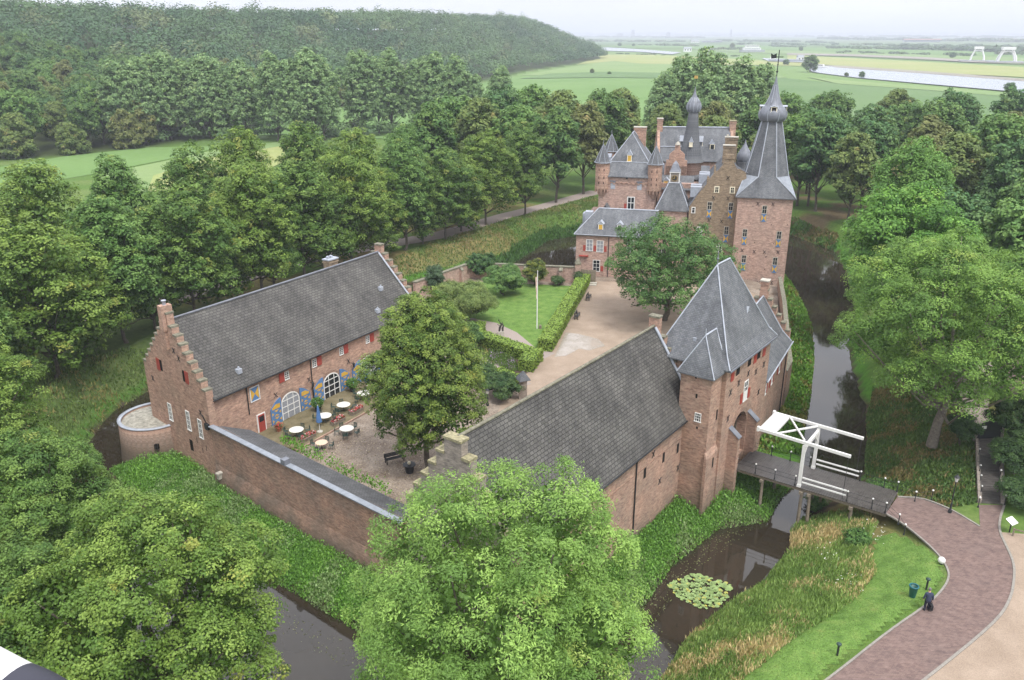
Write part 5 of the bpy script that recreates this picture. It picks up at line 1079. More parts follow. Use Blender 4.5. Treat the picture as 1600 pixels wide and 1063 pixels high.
def cloud(name, pts, zs, rad, hgt, nq, leaf, pal, mat='leaf', seed=3):
    """many small crowns far away in one mesh of leaf masses"""
    r = np.random.default_rng(seed); n = len(pts); P0 = np.array(pts); idx = np.repeat(np.arange(n), nq); N = len(idx)
    d = norm(r.normal(size=(N, 3))); d[:, 2] = np.abs(d[:, 2]) * 1.0 - .7 * r.random(N); d = norm(d); R_ = np.array(rad)[idx]; Hh = np.array(hgt)[idx]
    # two bumps per crown for an uneven outline
    b = r.integers(0, 3, N); off = np.stack([np.cos(b * 2.1 + idx), np.sin(b * 2.1 + idx), (b == 1) * .25], 1) * .35
    c = np.stack([P0[idx, 0], P0[idx, 1], np.array(zs)[idx] + Hh * .6], 1) + (d * (.75 + .3 * r.random((N, 1))) * .78 + off) * np.stack([R_, R_, Hh * .42], 1)
    pal = np.array(pal); t = r.random(n) ** 1.3; big = fnoise(P0[:, 0], P0[:, 1], 130, 80) + .35 * (fnoise(P0[:, 0], P0[:, 1], 40, 84) - .5); t = np.clip(t * .6 + (big - .35) * 1.3, 0, 1); base_c = pal[0] + (pal[1] - pal[0]) * t[:, None]; o = (r.random(n) < .06) | (fnoise(P0[:, 0], P0[:, 1], 90, 88) > .72); base_c[o] = pal[2] * (.8 + .4 * r.random((o.sum(), 1)))
    C = base_c[idx] * (.85 + .3 * r.random((N, 1))); nn = norm(d * .9 + np.array([0, 0, .55]) + r.normal(size=(N, 3)) * .2)
    return quads(name, leafquads(r, c, nn, leaf * R_ * (.7 + .6 * r.random(N)), .8), C, mat)
o = cloud('scrub', [G(190 + 620 * q + 6 * sin(q * 90), 221 - 17 * q + 3 * cos(q * 70), 0) for q in np.linspace(0, 1, 90)], np.full(90, -1.0), 2.5 + 2.2 * np.random.default_rng(1).random(90), 4 + 4 * np.random.default_rng(2).random(90), 90, .3, [(0.070, 0.134, 0.048), (0.131, 0.202, 0.069), (0.174, 0.212, 0.087)], seed=9)
tag(o, 'low scrub beneath the poplar row on the left meadow', 'bushes', kind='stuff')
fpts = []; grid = {}
sd2 = np.random.default_rng(12)
cand = np.stack([sd2.uniform(-1100, 175, 26000), sd2.uniform(330, 1750, 26000)], 1)
near_set = {(round(a, 3), round(b, 3)) for a, b in NEARW}
cand = cand[(sdist(FOREST, cand[:, 0], cand[:, 1]) < -4) & (np.abs(cand[:, 0]) / cand[:, 1] < .70)]
occ = {}
for a, b in NEARW: occ.setdefault((int(a // 9), int(b // 9)), []).append((a, b))
for a, b in cand:
    i, j = int(a // 9), int(b // 9)
    if any((a - c) ** 2 + (b - d) ** 2 < 72 for di in (-1, 0, 1) for dj in (-1, 0, 1) for c, d in occ.get((i + di, j + dj), [])): continue
    occ.setdefault((i, j), []).append((a, b)); fpts.append((a, b))
FP_ = np.array(fpts); zf = terrain(FP_[:, 0], FP_[:, 1]); edge = sdist(FOREST, FP_[:, 0], FP_[:, 1]) > -14
o = cloud('forest', fpts, zf - np.where(edge, 4, 0), 5.6 + 3.6 * sd2.random(len(fpts)), 17 + 8 * sd2.random(len(fpts)) + 7 * (sd2.random(len(fpts)) < .04), 170, .24, [(0.043, 0.107, 0.042), (0.118, 0.203, 0.071), (0.142, 0.186, 0.076)])
tag(o, 'dense mixed wood covering the long hill on the left horizon', 'forest', kind='stuff'); print('forest', len(fpts))
# far hedgerows and woods on the plain
rows_far = [((980, 66), (1240, 66), 30, 9), ((900, 58), (1100, 60), 60, 14), ((1120, 64), (1300, 68), 26, 10), ((1280, 62), (1640, 67), 60, 16), ((1240, 58), (1640, 60), 60, 20), ((880, 56), (1250, 57), 60, 22), ((1390, 77), (1500, 80), 16, 12), ((1500, 80), (1620, 84), 16, 13), ((1290, 76), (1400, 78), 14, 8), ((960, 84), (1040, 87), 10, 3), ((1090, 86), (1150, 89), 8, 4), ((820, 62), (900, 64), 20, 12), ((1200, 73), (1260, 75), 6, 6), ((860, 55), (1640, 56), 110, 26), ((850, 54.6), (1640, 55), 120, 55), ((1000, 71), (1090, 73), 10, 7), ((1100, 78), (1180, 79), 10, 7), ((1300, 83), (1520, 88), 12, 6), ((1560, 86), (1640, 88), 10, 9), ((1150, 70), (1640, 74), 26, 9), ((900, 65), (1000, 66), 18, 10)]
dp = []; dr_ = []; dh = []
for (a, b, n, h) in rows_far:
    for i in range(n * 2):
        t = sd2.random(); x = a[0] + (b[0] - a[0]) * t; y = a[1] + (b[1] - a[1]) * t + sd2.uniform(-.5, .5); X, Y = G(x, y, 0); dp.append((X, Y)); hh = h * (.6 + .6 * sd2.random()); dh.append(hh); dr_.append(hh * (.9 + 1.3 * sd2.random()))
o = cloud('distant_woods', dp, np.zeros(len(dp)) - 1, np.array(dr_), np.array(dh), 60, .4, [(0.061, 0.113, 0.048), (0.111, 0.165, 0.066), (0.131, 0.165, 0.066)], seed=5)
tag(o, 'hazy belts of woods and hedges on the river plain', 'woods', kind='stuff')
for i, (x, y, h, lab) in enumerate([(1265, 113, 21, 'lone round tree beside the moored boat on the near river'), (1144, 76, 18, 'round tree standing alone left of the white ferry house'), (968, 73, 15, 'tree on the far meadow, leftmost of two near the river bend'), (990, 73, 11, 'smaller tree right of its neighbour near the river bend'), (1228, 102, 9, 'small bush-like tree left of the lone round tree'), (1251, 80, 13, 'flat topped tree beyond the weir road'), (925, 115, 6, 'small bush on the far green field'), (952, 117, 4, 'smallest bush on the far green field'), (1488, 91, 12, 'small tree left of the weir'), (1577, 144, 8, 'small dark tree on the near river bank'), (1346, 122, 7, 'larger bush on the river bank'), (1322, 120, 5, 'smaller bush on the river bank')]):
    X, Y = G(x, y, 0); s = h / 21; q = (s * 1.45 * (1.0 if h > 9 else 1.2), s * 1.45, s)
    t = plant(wprotos, 'wood', i % 5 if i % 5 != 3 else 4, 'field_tree', lab, (X, Y, -5 * s), i * 1.3, q, None)
    if 'group' in t: del t['group']
# ================================================================ garden and courtyard plants
def shrub(name, label, x, y, R, H, pal, leaf=.2, n=160, nl=34, z=0, seed=1, clump=.42, cat='shrub', group=None, mat='plant', droop=0.0, asp=.5, stem=True):
    c, t = tree_meshes(seed, R, H, min(.12 * H, .4), 'round', leaf, n, nl, pal, .07 + .02 * R, clump=clump, nlobe=9, inner=.25, mat=mat, droop=droop, asp=asp, skirt=-.3)
    return as_tree((c, t), name, label, (x, y, z), 0, 1, group, cat)
Gp = lambda x, y: G(x, y, 0)
x, y = Gp(788, 463); shrub('round_shrub', 'round dark green bush standing alone on the lawn', x, y + .6, 3.0, 4.6, [(.08, .17, .045), (.17, .29, .075), (.17, .27, .07)], .2, 520, 56, seed=101, clump=.5, droop=.3)
x, y = Gp(722, 505); shrub('willow', 'wide light green weeping bush at the corner of the lawn', x, y + .5, 4.6, 5.6, [(.13, .20, .05), (.26, .33, .10), (.28, .34, .10)], .20, 700, 70, seed=102, clump=.6, droop=.8, asp=.3)
x, y = Gp(755, 433); shrub('laurel_shrub', 'glossy dark green bush in the corner of the garden wall', x, y, 2.7, 3.8, [(.04, .10, .03), (.10, .18, .05), (.1, .18, .05)], .24, 260, 34, seed=103)
x, y = Gp(680, 458); shrub('conifer_shrub', 'upright blue-green bush against the left garden wall', x, y, 1.5, 4.3, [(.05, .10, .045), (.11, .17, .085), (.12, .17, .08)], .16, 240, 34, seed=104)
x, y = Gp(835, 446); shrub('climber', 'yellow-green climber spilling over the back garden wall', x, y - .1, 1.9, 4.0, [(.07, .12, .025), (.22, .24, .04), (.24, .24, .04)], .18, 220, 34, seed=105)
x, y = Gp(871, 446); shrub('small_shrub', 'small bush at the foot of the back garden wall', x, y, 1.0, 1.4, [(.05, .1, .03), (.1, .16, .05), (.1, .16, .05)], .16, 90, 30, seed=106)
x, y = Gp(903, 446); shrub('small_shrub', 'narrow dark shrub between the back wall and the clipped hedge', x, y, .7, 2.1, [(.04, .08, .03), (.09, .14, .045), (.1, .14, .05)], .15, 90, 30, seed=107)
x, y = Gp(697, 458); shrub('small_shrub', 'low shrub between the blue-green bush and the corner of the garden', x, y, .9, 1.6, [(.05, .1, .03), (.12, .18, .05), (.1, .16, .05)], .16, 80, 30, seed=108)
x, y = Gp(728, 548); shrub('green_shrub', 'leafy shrub squeezed between the courtyard lime and the hedge', x, y, 2.0, 3.4, [(.05, .12, .03), (.13, .22, .06), (.1, .16, .05)], .2, 200, 34, seed=109)
x, y = Gp(784, 622); shrub('dark_shrub', 'dark green bush beside the slate-capped pillar', x, y, 2.0, 2.6, [(.035, .085, .025), (.09, .15, .045), (.1, .16, .05)], .2, 260, 34, seed=110)
x, y = Gp(752, 600); shrub('dark_shrub', 'dark bush under the right side of the courtyard lime', x, y, 1.8, 2.2, [(.035, .085, .025), (.1, .17, .045), (.1, .16, .05)], .2, 200, 34, seed=111)
def hedge(label, line, w, h, pal, seed, name='clipped_hedge', dens=62):
    r = np.random.default_rng(seed); P = []; Nn = []
    for (a, b) in zip(line[:-1], line[1:]):
        a, b = np.array(a), np.array(b); L = np.hypot(*(b - a)); d = (b - a) / L; nx = np.array([-d[1], d[0]]); n = int(L * (w + 2 * h) * dens)
        u = r.random(n) * (L + w * .9) - w * .45; side = r.random(n); k = w / (w + 2 * h)
        off = np.where(side < k, (r.random(n) - .5) * w, np.where(side < k + (1 - k) / 2, -w / 2, w / 2)); z = np.where(side < k, h, r.random(n) * h); N3 = np.zeros((n, 3))
        N3[:, 2] = side < k; sg = np.sign(off) * (side >= k); N3[:, 0] = nx[0] * sg; N3[:, 1] = nx[1] * sg
        p = np.stack([a[0] + d[0] * u + nx[0] * off, a[1] + d[1] * u + nx[1] * off, z], 1) + r.normal(size=(n, 3)) * .045; P.append(p); Nn.append(N3)
        for e, s in ((a - d * w * .45, -1), (b + d * w * .45, 1)):
            n = int(w * h * dens); p = np.stack([np.full(n, e[0]), np.full(n, e[1]), r.random(n) * h], 1); o = (r.random(n) - .5) * w; p[:, 0] += nx[0] * o; p[:, 1] += nx[1] * o; P.append(p + r.normal(size=(n, 3)) * .045); Nn.append(np.tile([d[0] * s, d[1] * s, 0], (n, 1)))
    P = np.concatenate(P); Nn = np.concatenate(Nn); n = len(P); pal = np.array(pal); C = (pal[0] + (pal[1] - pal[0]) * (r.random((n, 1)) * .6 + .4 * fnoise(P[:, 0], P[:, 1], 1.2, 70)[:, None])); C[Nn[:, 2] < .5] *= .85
    t = thing(name, label, 'hedge', (line[0][0], line[0][1], 0)); o = quads('leaves', leafquads(r, P - np.array([line[0][0], line[0][1], 0]), norm(Nn + r.normal(size=(n, 3)) * .35), .24 * (.7 + .6 * r.random(n)), .65), C, 'plant', t)
    m = MB(); 
    for (a, b) in zip(line[:-1], line[1:]):
        L = hypot(b[0] - a[0], b[1] - a[1]); fr = (a[0] - line[0][0], a[1] - line[0][1], atan2(b[1] - a[1], b[0] - a[0])); fbox(m, fr, -w * .4, L + w * .4, -w * .45, w * .45, 0, h - .06)
    m.build('twigs', 'hedge_core', t); return t
plain('hedge_core', (.05, .08, .02), .95, .1, var=.3)
HG = [(.15, .25, .04), (.32, .44, .08)]
hedge('long clipped yellow-green hedge between the lawn and the gravel drive', [(4.4, 98.6), (11.9, 129)], 1.9, 1.6, HG, 1)
hedge('clipped hedge bending around the flower bed beside the gravel drive', [(-4.6, 104.5), (-4.9, 101.6), (2.6, 94.3), (1.9, 91.8)], 1.9, 1.5, HG, 2)
hedge('short low piece of clipped hedge beside the slate-capped pillar', [(-1.3, 89.3), (.4, 87.4)], 1.3, 1.0, HG, 3)
def scatter(name, label, region, n, size, pal, seed, zf=None, up=.5, mat='plant', cat='plants', asp=.35, hgt=.3, keep=None, cl=0):
    """ground plants as one object of upright leaf blades"""
    r = np.random.default_rng(seed); P = np.array(region); xs = r.uniform(P[:, 0].min(), P[:, 0].max(), n * 4); ys = r.uniform(P[:, 1].min(), P[:, 1].max(), n * 4)
    q = sdist(region, xs, ys) < 0
    if keep is not None: q &= keep(xs, ys)
    xs, ys = xs[q][:n], ys[q][:n]; N = len(xs); z = terrain(xs, ys) if zf is None else np.full(N, zf)
    tuft = fnoise(xs, ys, cl or 2.2, seed + 50); hh = hgt * (.35 + 1.3 * tuft) * (.6 + .8 * r.random(N))
    c = np.stack([xs, ys, z + hh * r.random(N)], 1); a = r.random(N) * 2 * pi; lean = r.normal(size=(N, 3)) * .35; d = norm(np.stack([lean[:, 0], lean[:, 1], np.full(N, up) + .3], 1))
    nrm = norm(np.cross(d, norm(r.normal(size=(N, 3))))); b = np.cross(d, nrm); s = size * (.6 + .8 * r.random(N)); s3 = s[:, None]
    Q = np.stack([c - d * s3 / 2, c + b * s3 * asp / 2, c + d * s3 / 2, c - b * s3 * asp / 2], 1); pal = np.array(pal); t = np.clip(tuft + r.normal(size=N) * .2, 0, 1)[:, None]
    C = (pal[0] + (pal[1] - pal[0]) * t) * (.75 + .5 * r.random((N, 1)))
    if len(pal) > 2: k = fnoise(xs, ys, 2.5, seed + 90) + r.normal(size=N) * .10 > .62; C[k] = pal[2] * (.7 + .6 * r.random((k.sum(), 1)))
    o = quads(name, Q, C, mat); return tag(o, label, cat, kind='stuff')
BANKK = lambda x, y: (sdist(PLAT, x, y) > .35) & (sdist(ISLE, x, y) < .3)
isle_big = [(x * 1.0, y) for x, y in ISLE]
scatter('bank_plants', 'lush bright green nettles and herbs on the bank below the moat wall', [(-42, 75), (-30, 62), (-12, 48), (0, 38), (6, 44), (0, 52), (-10, 58), (-30, 76)], 90000, .21, [(.10, .22, .04), (.22, .42, .075), (.22, .32, .12)], 1, hgt=.55, keep=BANKK, asp=.5, up=.25)
scatter('bank_plants', 'lush green herbs on the bank below the barn and gate tower', [(0, 40), (14, 56), (24, 62), (30, 73), (24, 76), (16, 70), (-2, 48)], 70000, .21, [(.10, .22, .04), (.21, .40, .075), (.22, .31, .12)], 2, hgt=.55, keep=BANKK, asp=.5, up=.25)
scatter('bank_plants', 'bright green bank plants between the guard house and the right moat', [(22, 73), (32, 78), (40, 100), (50, 130), (50, 148), (43, 148), (30, 90)], 42000, .5, [(.075, .17, .02), (.17, .33, .05), (.2, .2, .05)], 3, hgt=.55, keep=BANKK, asp=.5, up=.25)
MEAD = lambda x, y: (sdist(OUTER, x, y) > -.35) & (sdist(VERGE, x, y) > -1.3) & (sdist(ROAD_L + ROAD_R, x, y) > .3)
scatter('tall_grass', 'tall dry and green meadow grass on the slope between the pond and the mown verge', [(5, 37), (11, 46), (15, 52.5), (20.5, 57), (24, 61), (26, 66), (31, 63), (31.2, 60.2), (29, 57.2), (28, 53), (25, 49.6), (20.5, 46), (15, 41.6), (7.5, 35.5)], 95000, .38, [(.15, .26, .06), (.30, .42, .12), (.60, .49, .25)], 4, hgt=.5, keep=MEAD, asp=.16, up=.8, cl=1.6)
scatter('verge_grass', 'short grass on the verge beside the road', VERGE, 26000, .10, [(.10, .17, .04), (.16, .24, .06)], 14, hgt=.04, asp=.3)
scatter('undergrowth', 'green and brown undergrowth beneath the big ash tree', [(36, 74), (33, 66), (34, 62.8), (38, 61), (40, 61.5), (46, 73), (50, 84), (44, 92), (40, 84)], 30000, .38, [(.07, .14, .035), (.15, .23, .06), (.24, .20, .08)], 5, hgt=.4, keep=lambda x, y: (sdist(OUTER, x, y) > 0), asp=.35)
scatter('undergrowth', 'bright herbs on the far moat bank right of the great tower', [(50, 150), (60, 150), (68, 168), (62, 190), (40, 198), (36, 193), (60, 187), (66, 164), (61, 147)], 26000, .6, [(.06, .14, .03), (.13, .24, .05), (.2, .17, .07)], 6, hgt=.6, keep=lambda x, y: sdist(OUTER, x, y) > -.3, asp=.45)
scatter('bank_grass', 'green and straw coloured rough grass on the bank beyond the garden wall', [(-12, 148), (-1, 156), (6, 175), (15, 180), (26, 192), (20, 204), (6, 186), (-4, 172), (-14, 158), (-24, 140), (-34, 122), (-44, 104), (-58, 90), (-56, 74), (-46, 74), (-34, 118), (-22, 138)], 60000, .5, [(.09, .16, .035), (.17, .23, .065), (.24, .22, .08)], 7, hgt=.3, keep=lambda x, y: sdist(OUTER, x, y) > -.2, asp=.3)
scatter('reeds', 'fringe of green reeds along the far bank of the back moat', [(-3, 151), (1, 155), (8, 173.5), (16, 178.5), (22, 183), (20, 186), (14, 181), (6, 176), (-1, 158), (-5, 153)], 12000, .8, [(.055, .13, .03), (.10, .20, .05)], 8, hgt=.7, keep=lambda x, y: sdist(OUTER, x, y) > -1.2, asp=.25, up=.8)
scatter('ivy', 'bright green creeper along the inner edge of the lean-to roof', [(-22.4, 71.0), (-21.9, 70.0), (-12.4, 62.2), (-10.5, 60.4), (-9.9, 60.8), (-12.3, 63.2), (-17.5, 67.4), (-22.0, 71.5)], 2600, .2, [(.08, .20, .02), (.17, .36, .05)], 9, zf=1.2, hgt=.8, asp=.7, up=.1)
scatter('bed_flowers', 'lilac and green flowers in the garden bed', gp([(765, 545), (800, 555), (812, 580), (795, 583), (760, 562)]), 2600, .2, [(.07, .14, .03), (.16, .24, .06), (.36, .28, .40)], 10, zf=0, hgt=.35, asp=.6, cl=.8)
scatter('bed_plants', 'green perennials in the garden beds along the path', gp([(735, 522), (760, 545), (775, 575), (810, 592), (800, 598), (745, 578), (718, 545)]), 2400, .24, [(.06, .13, .03), (.15, .24, .05), (.3, .28, .08)], 11, zf=0, hgt=.3, asp=.5, cl=1)
scatter('fallen_leaves', 'scattered pale fallen leaves on the cobbled yard', [(-24, 72), (-12, 62), (-8, 58), (-6, 66), (-12, 78), (-16, 76)], 1500, .13, [(.40, .33, .22), (.55, .48, .36)], 12, zf=.02, hgt=.0, asp=.7, up=-.25)
scatter('floating_weed', 'scattered green and pale floating weed along the edges of the dark pond', [(9, 52), (13, 58), (18, 63), (22, 64), (19.5, 61.5), (14.5, 57), (11, 51), (12, 47), (8, 44)], 900, .1, [(.13, .19, .06), (.26, .28, .13)], 21, zf=-3.985, hgt=.0, asp=.8, up=-.25)
scatter('floating_weed', 'scattered leaves and weed floating along the edge of the left moat', [(-30, 64), (-18, 53), (-10, 47.5), (-11, 46), (-19, 51), (-30, 61.5)], 700, .1, [(.13, .19, .06), (.28, .28, .15)], 22, zf=-3.985, hgt=.0, asp=.8, up=-.25)
# right hand hedge and bushes
for i, (px_, py_, R_, H_, lab) in enumerate([(1583, 740, 2.4, 3.2, 'dark green bush right of the black gate and steps'), (1592, 790, 1.9, 2.2, 'low dark bush at the right edge beside the steps'), (1500, 690, 1.5, 2.6, 'dark shrub left of the black gate'), (1578, 690, 2.6, 4.6, 'tall dark hedge plant behind the black gate at right')]):
    x, y = Gp(px_, py_); shrub('dark_shrub', lab, x, y, R_, H_, [(.03, .07, .02), (.075, .135, .04), (.08, .14, .04)], .17, 260, 34, seed=120 + i)
for i, (px_, py_, lab) in enumerate([(1278, 770, 'small shrub on the bank under the middle of the bridge'), (1340, 830, 'leafy herbs clump beside the end of the bridge'), (1375, 740, 'low bush behind the end of the bridge')]):
    x, y = G(px_, py_, -2.5 if i == 0 else -.6); shrub('small_shrub', lab, x, y, .9, 1.1, [(.05, .13, .03), (.12, .22, .05), (.1, .2, .05)], .18, 60, 30, z=gz(x, y), seed=130 + i)
# water lilies
r = np.random.default_rng(2); m = MB()
for k in range(420):
    a = r.random() * 2 * pi; q = math.sqrt(r.random()); X = 15.2 + 2.4 * q * cos(a) * (1 + .12 * sin(3 * a)); Y = 54.9 + 2.0 * q * sin(a) * (1 + .1 * cos(4 * a)); rr_ = .10 + .09 * r.random(); w0 = r.random() * 6; t = r.normal() * .12
    m.add([(X, Y, -3.97 + .03 * r.random())] + [(X + rr_ * cos(w0 + j * .6), Y + rr_ * sin(w0 + j * .6), -3.965 + .05 * r.random() + .05 * (q < .8)) for j in range(10)], [[0, j, j + 1] for j in range(1, 10)], 1 if r.random() < .1 else 0)
plain('lily', (.22, .31, .11), .5, .4, var=.3, scale=2); plain('lily_yellow', (.38, .36, .08), .6, .3)
tag(m.build('water_lilies', ['lily', 'lily_yellow']), 'round patch of pale green water-lily pads on the dark pond', 'water lilies', kind='stuff')
# ================================================================ courtyard furniture
def chair_mesh():
    m = MB()
    for x, y in ((-.2, -.2), (.2, -.2), (-.2, .2), (.2, .2)): m.tube([(x, y, 0), (x, y, .44 if y < 0 else .86)], .018, 4, smooth=False)
    for i in range(5): m.box(-.22, .22, -.21 + i * .09, -.15 + i * .09, .44, .46)
    for i in range(4): m.box(-.18 + i * .1, -.13 + i * .1, .19, .21, .5, .84)
    m.box(-.22, .22, .185, .215, .82, .87); m.box(-.24, -.2, -.2, .2, .62, .64); m.box(.2, .24, -.2, .2, .62, .64); return m
ch0 = tag(chair_mesh().build('garden_chair', 'green_metal'), 'dark green garden chair', 'chair'); used_ch = [False]
def put_chair(x, y, rz, lab, grp):
    o = ch0
    if used_ch[0]: o = ch0.copy(); COL.objects.link(o)
    used_ch[0] = True; o.location = (x, y, .15 if _terr(x, y) else 0); o.rotation_euler = (0, 0, rz); o['label'] = lab; o['group'] = grp
def BP(x, y): return (-28.5 + .524 * x + .852 * y, 70 + .852 * x - .524 * y)     # x along the long house, y out into the court
def _terr(x, y):
    dx, dy = x + 28.5, y - 70; return -.0 < dx * .852 - dy * .524 < 5.9
tp = [BP(4.8, 0.02), BP(31.5, .02), BP(31.5, 5.9), BP(4.8, 5.9)]
m = MB(); m.prism(tp, .0, .15); structure(m.build('terrace', 'terrace')); k_ = strip('terrace_edge', [BP(4.8, 6.0), BP(31.5, 6.0)], .16, .0, .17, 'kerb_brown' if 'kerb_brown' in M else 'brick_moat'); structure(k_)
TAB = [((463, 671), 'table_white', 'round white garden table between the first arched window and the flower boxes'), ((502, 689), 'table_peach', 'small round table with a peach top, lowest on the cobbles'), ((541.5, 667), 'table_white', 'round white garden table on the cobbles, next to the flower boxes'),
       ((507, 649), 'table_white', 'round white garden table behind the folded blue parasol'), ((536.6, 632), 'table_white', 'round white garden table in front of the second arched window'), ((568, 614), 'table_white', 'round white garden table half hidden by the courtyard lime')]
rc = random.Random(2)
nth = ['at the table below the first arched window', 'at the peach-topped table', 'at the white table on the cobbles', 'at the table behind the blue parasol', 'at the table before the second arched window', 'at the table beside the courtyard lime']
for i, ((px_, py_), mt, lab) in enumerate(TAB):
    x, y = G(px_, py_, .9); zt = .15 if _terr(x, y) else 0; t = thing('garden_table', lab, 'table', (x, y, zt)); R_ = .72 if mt == 'table_white' else .6
    m = MB(); m.lathe([(R_ - .02, .70), (R_, .71), (R_, .74), (R_ - .02, .75)], seg=24); m.build('tabletop', mt, t)
    m = MB(); m.tube([(0, 0, .05), (0, 0, .7)], .035, 6)
    for k in range(4): a = k * pi / 2 + .5; m.tube([(0, 0, .12), (.42 * cos(a), .42 * sin(a), .02)], .025, 5)
    m.build('pedestal', 'green_metal', t)
    n = 5 if mt == 'table_white' else 4
    for k in range(n):
        a = 2 * pi * k / n + rc.random() * .5 + i; q = R_ + .28 + rc.random() * .15
        put_chair(x + q * cos(a), y + q * sin(a), a - pi / 2, 'dark green garden chair ' + nth[i], 'garden chairs ' + nth[i])
def flowerbox(px_, py_, lab, i):
    x, y = G(px_, py_, .3); zt = .15 if _terr(x, y) else 0; t = thing('flower_box', lab, 'planter', (x, y, zt), WA)
    m = MB(); m.box(-.85, .85, -.28, .28, 0, .38); m.box(-.9, .9, -.33, -.28, .3, .4); m.box(-.9, .9, .28, .33, .3, .4); m.build('box', 'old_wood', t)
    r = np.random.default_rng(i); N = 420; c = np.stack([r.uniform(-.85, .85, N), r.uniform(-.3, .3, N), .38 + .25 * r.random(N)], 1); C = np.where(r.random((N, 1)) < .62, [[.55, .09, .10]], [[.07, .14, .04]]); w = r.random(N) < .15; C[w] = (.7, .5, .5)
    quads('geraniums', leafquads(r, c, norm(r.normal(size=(N, 3)) + [0, 0, 1]), .12 + .06 * r.random(N), .9), C, 'plant', t)
for i, a in enumerate([(481.5, 684, 'wooden flower box of red geraniums nearest the red door'), (528, 659, 'wooden flower box of red geraniums beside the blue parasol'), (557, 643, 'wooden flower box of red geraniums, the farthest of the three')]): flowerbox(*a, i)
x, y = G(436, 674, .15); t = thing('flower_pot', 'terracotta pot of red flowers beside the red door', 'plant pot', (x, y, .15)); m = MB(); m.lathe([(.2, 0), (.32, .45), (.34, .5)], seg=14); m.build('pot', 'terracotta', t)
r = np.random.default_rng(9); N = 200; quads('flowers', leafquads(r, r.normal(size=(N, 3)) * [.2, .2, .12] + [0, 0, .65], norm(r.normal(size=(N, 3)) + [0, 0, 1]), .13 + .05 * r.random(N), .9), np.where(r.random((N, 1)) < .6, [[.5, .07, .06]], [[.07, .14, .04]]), 'plant', t)
for (px_, py_, lab, s) in ((551, 612, 'bushy potted plant beside the second blue shutter pair', 44), (497, 643, 'bushy potted plant behind the folded parasol', 45)):
    x, y = G(px_, py_, .15); t = thing('potted_plant', lab, 'potted plant', (x, y, .15)); m = MB(); m.lathe([(.24, 0), (.36, .5), (.38, .55)], seg=14); m.build('pot', 'iron', t)
    r = np.random.default_rng(s); N = 700; quads('foliage', leafquads(r, norm(r.normal(size=(N, 3))) * (.45 + .25 * r.random((N, 1))) * [1, 1, .8] + [0, 0, 1.05], norm(r.normal(size=(N, 3)) + [0, 0, .8]), .16 + .08 * r.random(N), .6), np.array([[.07, .15, .03]]) * (.7 + 1.2 * r.random((N, 1))), 'plant', t)
def parasol(px_, py_, lab, z0=.15):
    x, y = G(px_, py_, z0); t = thing('parasol', lab, 'parasol', (x, y, z0)); m = MB(); m.tube([(0, 0, 0), (0, 0, 3.0)], .035, 6); m.build('pole', 'white_paint', t)
    m = MB(); m.lathe([(.05, .95), (.30, 1.15), (.26, 1.5), (.17, 2.2), (.07, 2.85), (.02, 2.95)], seg=10, smooth=False); m.build('folded_canopy', 'umbrella_blue', t); m = MB(); m.lathe([(.3, 0), (.3, .08)], seg=12); m.build('base', 'stone', t)
parasol(500, 675, 'folded blue parasol standing among the white garden tables'); parasol(574, 610, 'folded blue parasol half hidden at the edge of the courtyard lime')
# benches, statue, flagpole, pillar, lamps
def bench(x, y, rz, lab):
    t = thing('park_bench', lab, 'bench', (x, y, 0), rz); t.scale = (1.2, 1.1, 1.05); m = MB()
    for i in range(3): m.box(-.8, .8, -.2 + i * .14, -.09 + i * .14, .42, .46)
    m.build('seat', 'iron', t); m = MB()
    for i in range(3): m.box(-.8, .8, .24, .28, .52 + i * .13, .62 + i * .13)
    m.build('backrest', 'iron', t)
    for s in (-.7, .7): m = MB(); m.box(s - .03, s + .03, -.2, -.14, 0, .6); m.box(s - .03, s + .03, .2, .29, 0, .9); m.box(s - .03, s + .03, -.2, .24, .56, .61); m.build('leg', 'iron', t)
x, y = Gp(899, 497); bench(x + .3, y, radians(75), 'dark garden bench on the gravel, the nearer of the two beside the hedge'); x, y = Gp(917, 468); bench(x + .3, y, radians(75), 'dark garden bench on the gravel, the farther of the two beside the hedge')
x, y = Gp(901, 453); t = thing('stone_bench', 'small pale stone seat at the end of the clipped hedge', 'bench', (x, y, 0), .3); m = MB(); m.box(-.7, .7, -.3, .3, .4, .52); m.build('seat', 'stone', t); m = MB(); m.box(-.5, -.3, -.22, .22, 0, .4); m.box(.3, .5, -.22, .22, 0, .4); m.build('legs', 'stone', t)
for i, (px_, py_, lab, rz_) in enumerate([(617, 722, 'black bench on the cobbles under the courtyard lime', .5), (640, 738, 'black round table and seats in the shade beside the stepped gable', .2)]):
    x, y = Gp(px_, py_); bench(x, y, rz_, lab) if i == 0 else None
x, y = Gp(640, 738); t = thing('barrel_table', 'dark table with a pale lamp on it, in the shade beside the stepped gable', 'table', (x, y, 0)); m = MB(); m.lathe([(.35, 0), (.42, .35), (.36, .75), (.6, .76), (.6, .82)], seg=16); m.build('base', 'iron', t); m = MB(); m.lathe([(.1, .82), (.17, .95), (.14, 1.08), (.02, 1.15)], seg=10); m.build('lamp', 'cream_paint', t)
x, y = Gp(783, 524); t = thing('statue', 'dark bronze sculpture of leaping figures on a plinth beside the garden path', 'statue', (x, y, 0)); m = MB(); m.box(-.4, .4, -.3, .3, 0, .55); m.build('plinth', 'stone', t)
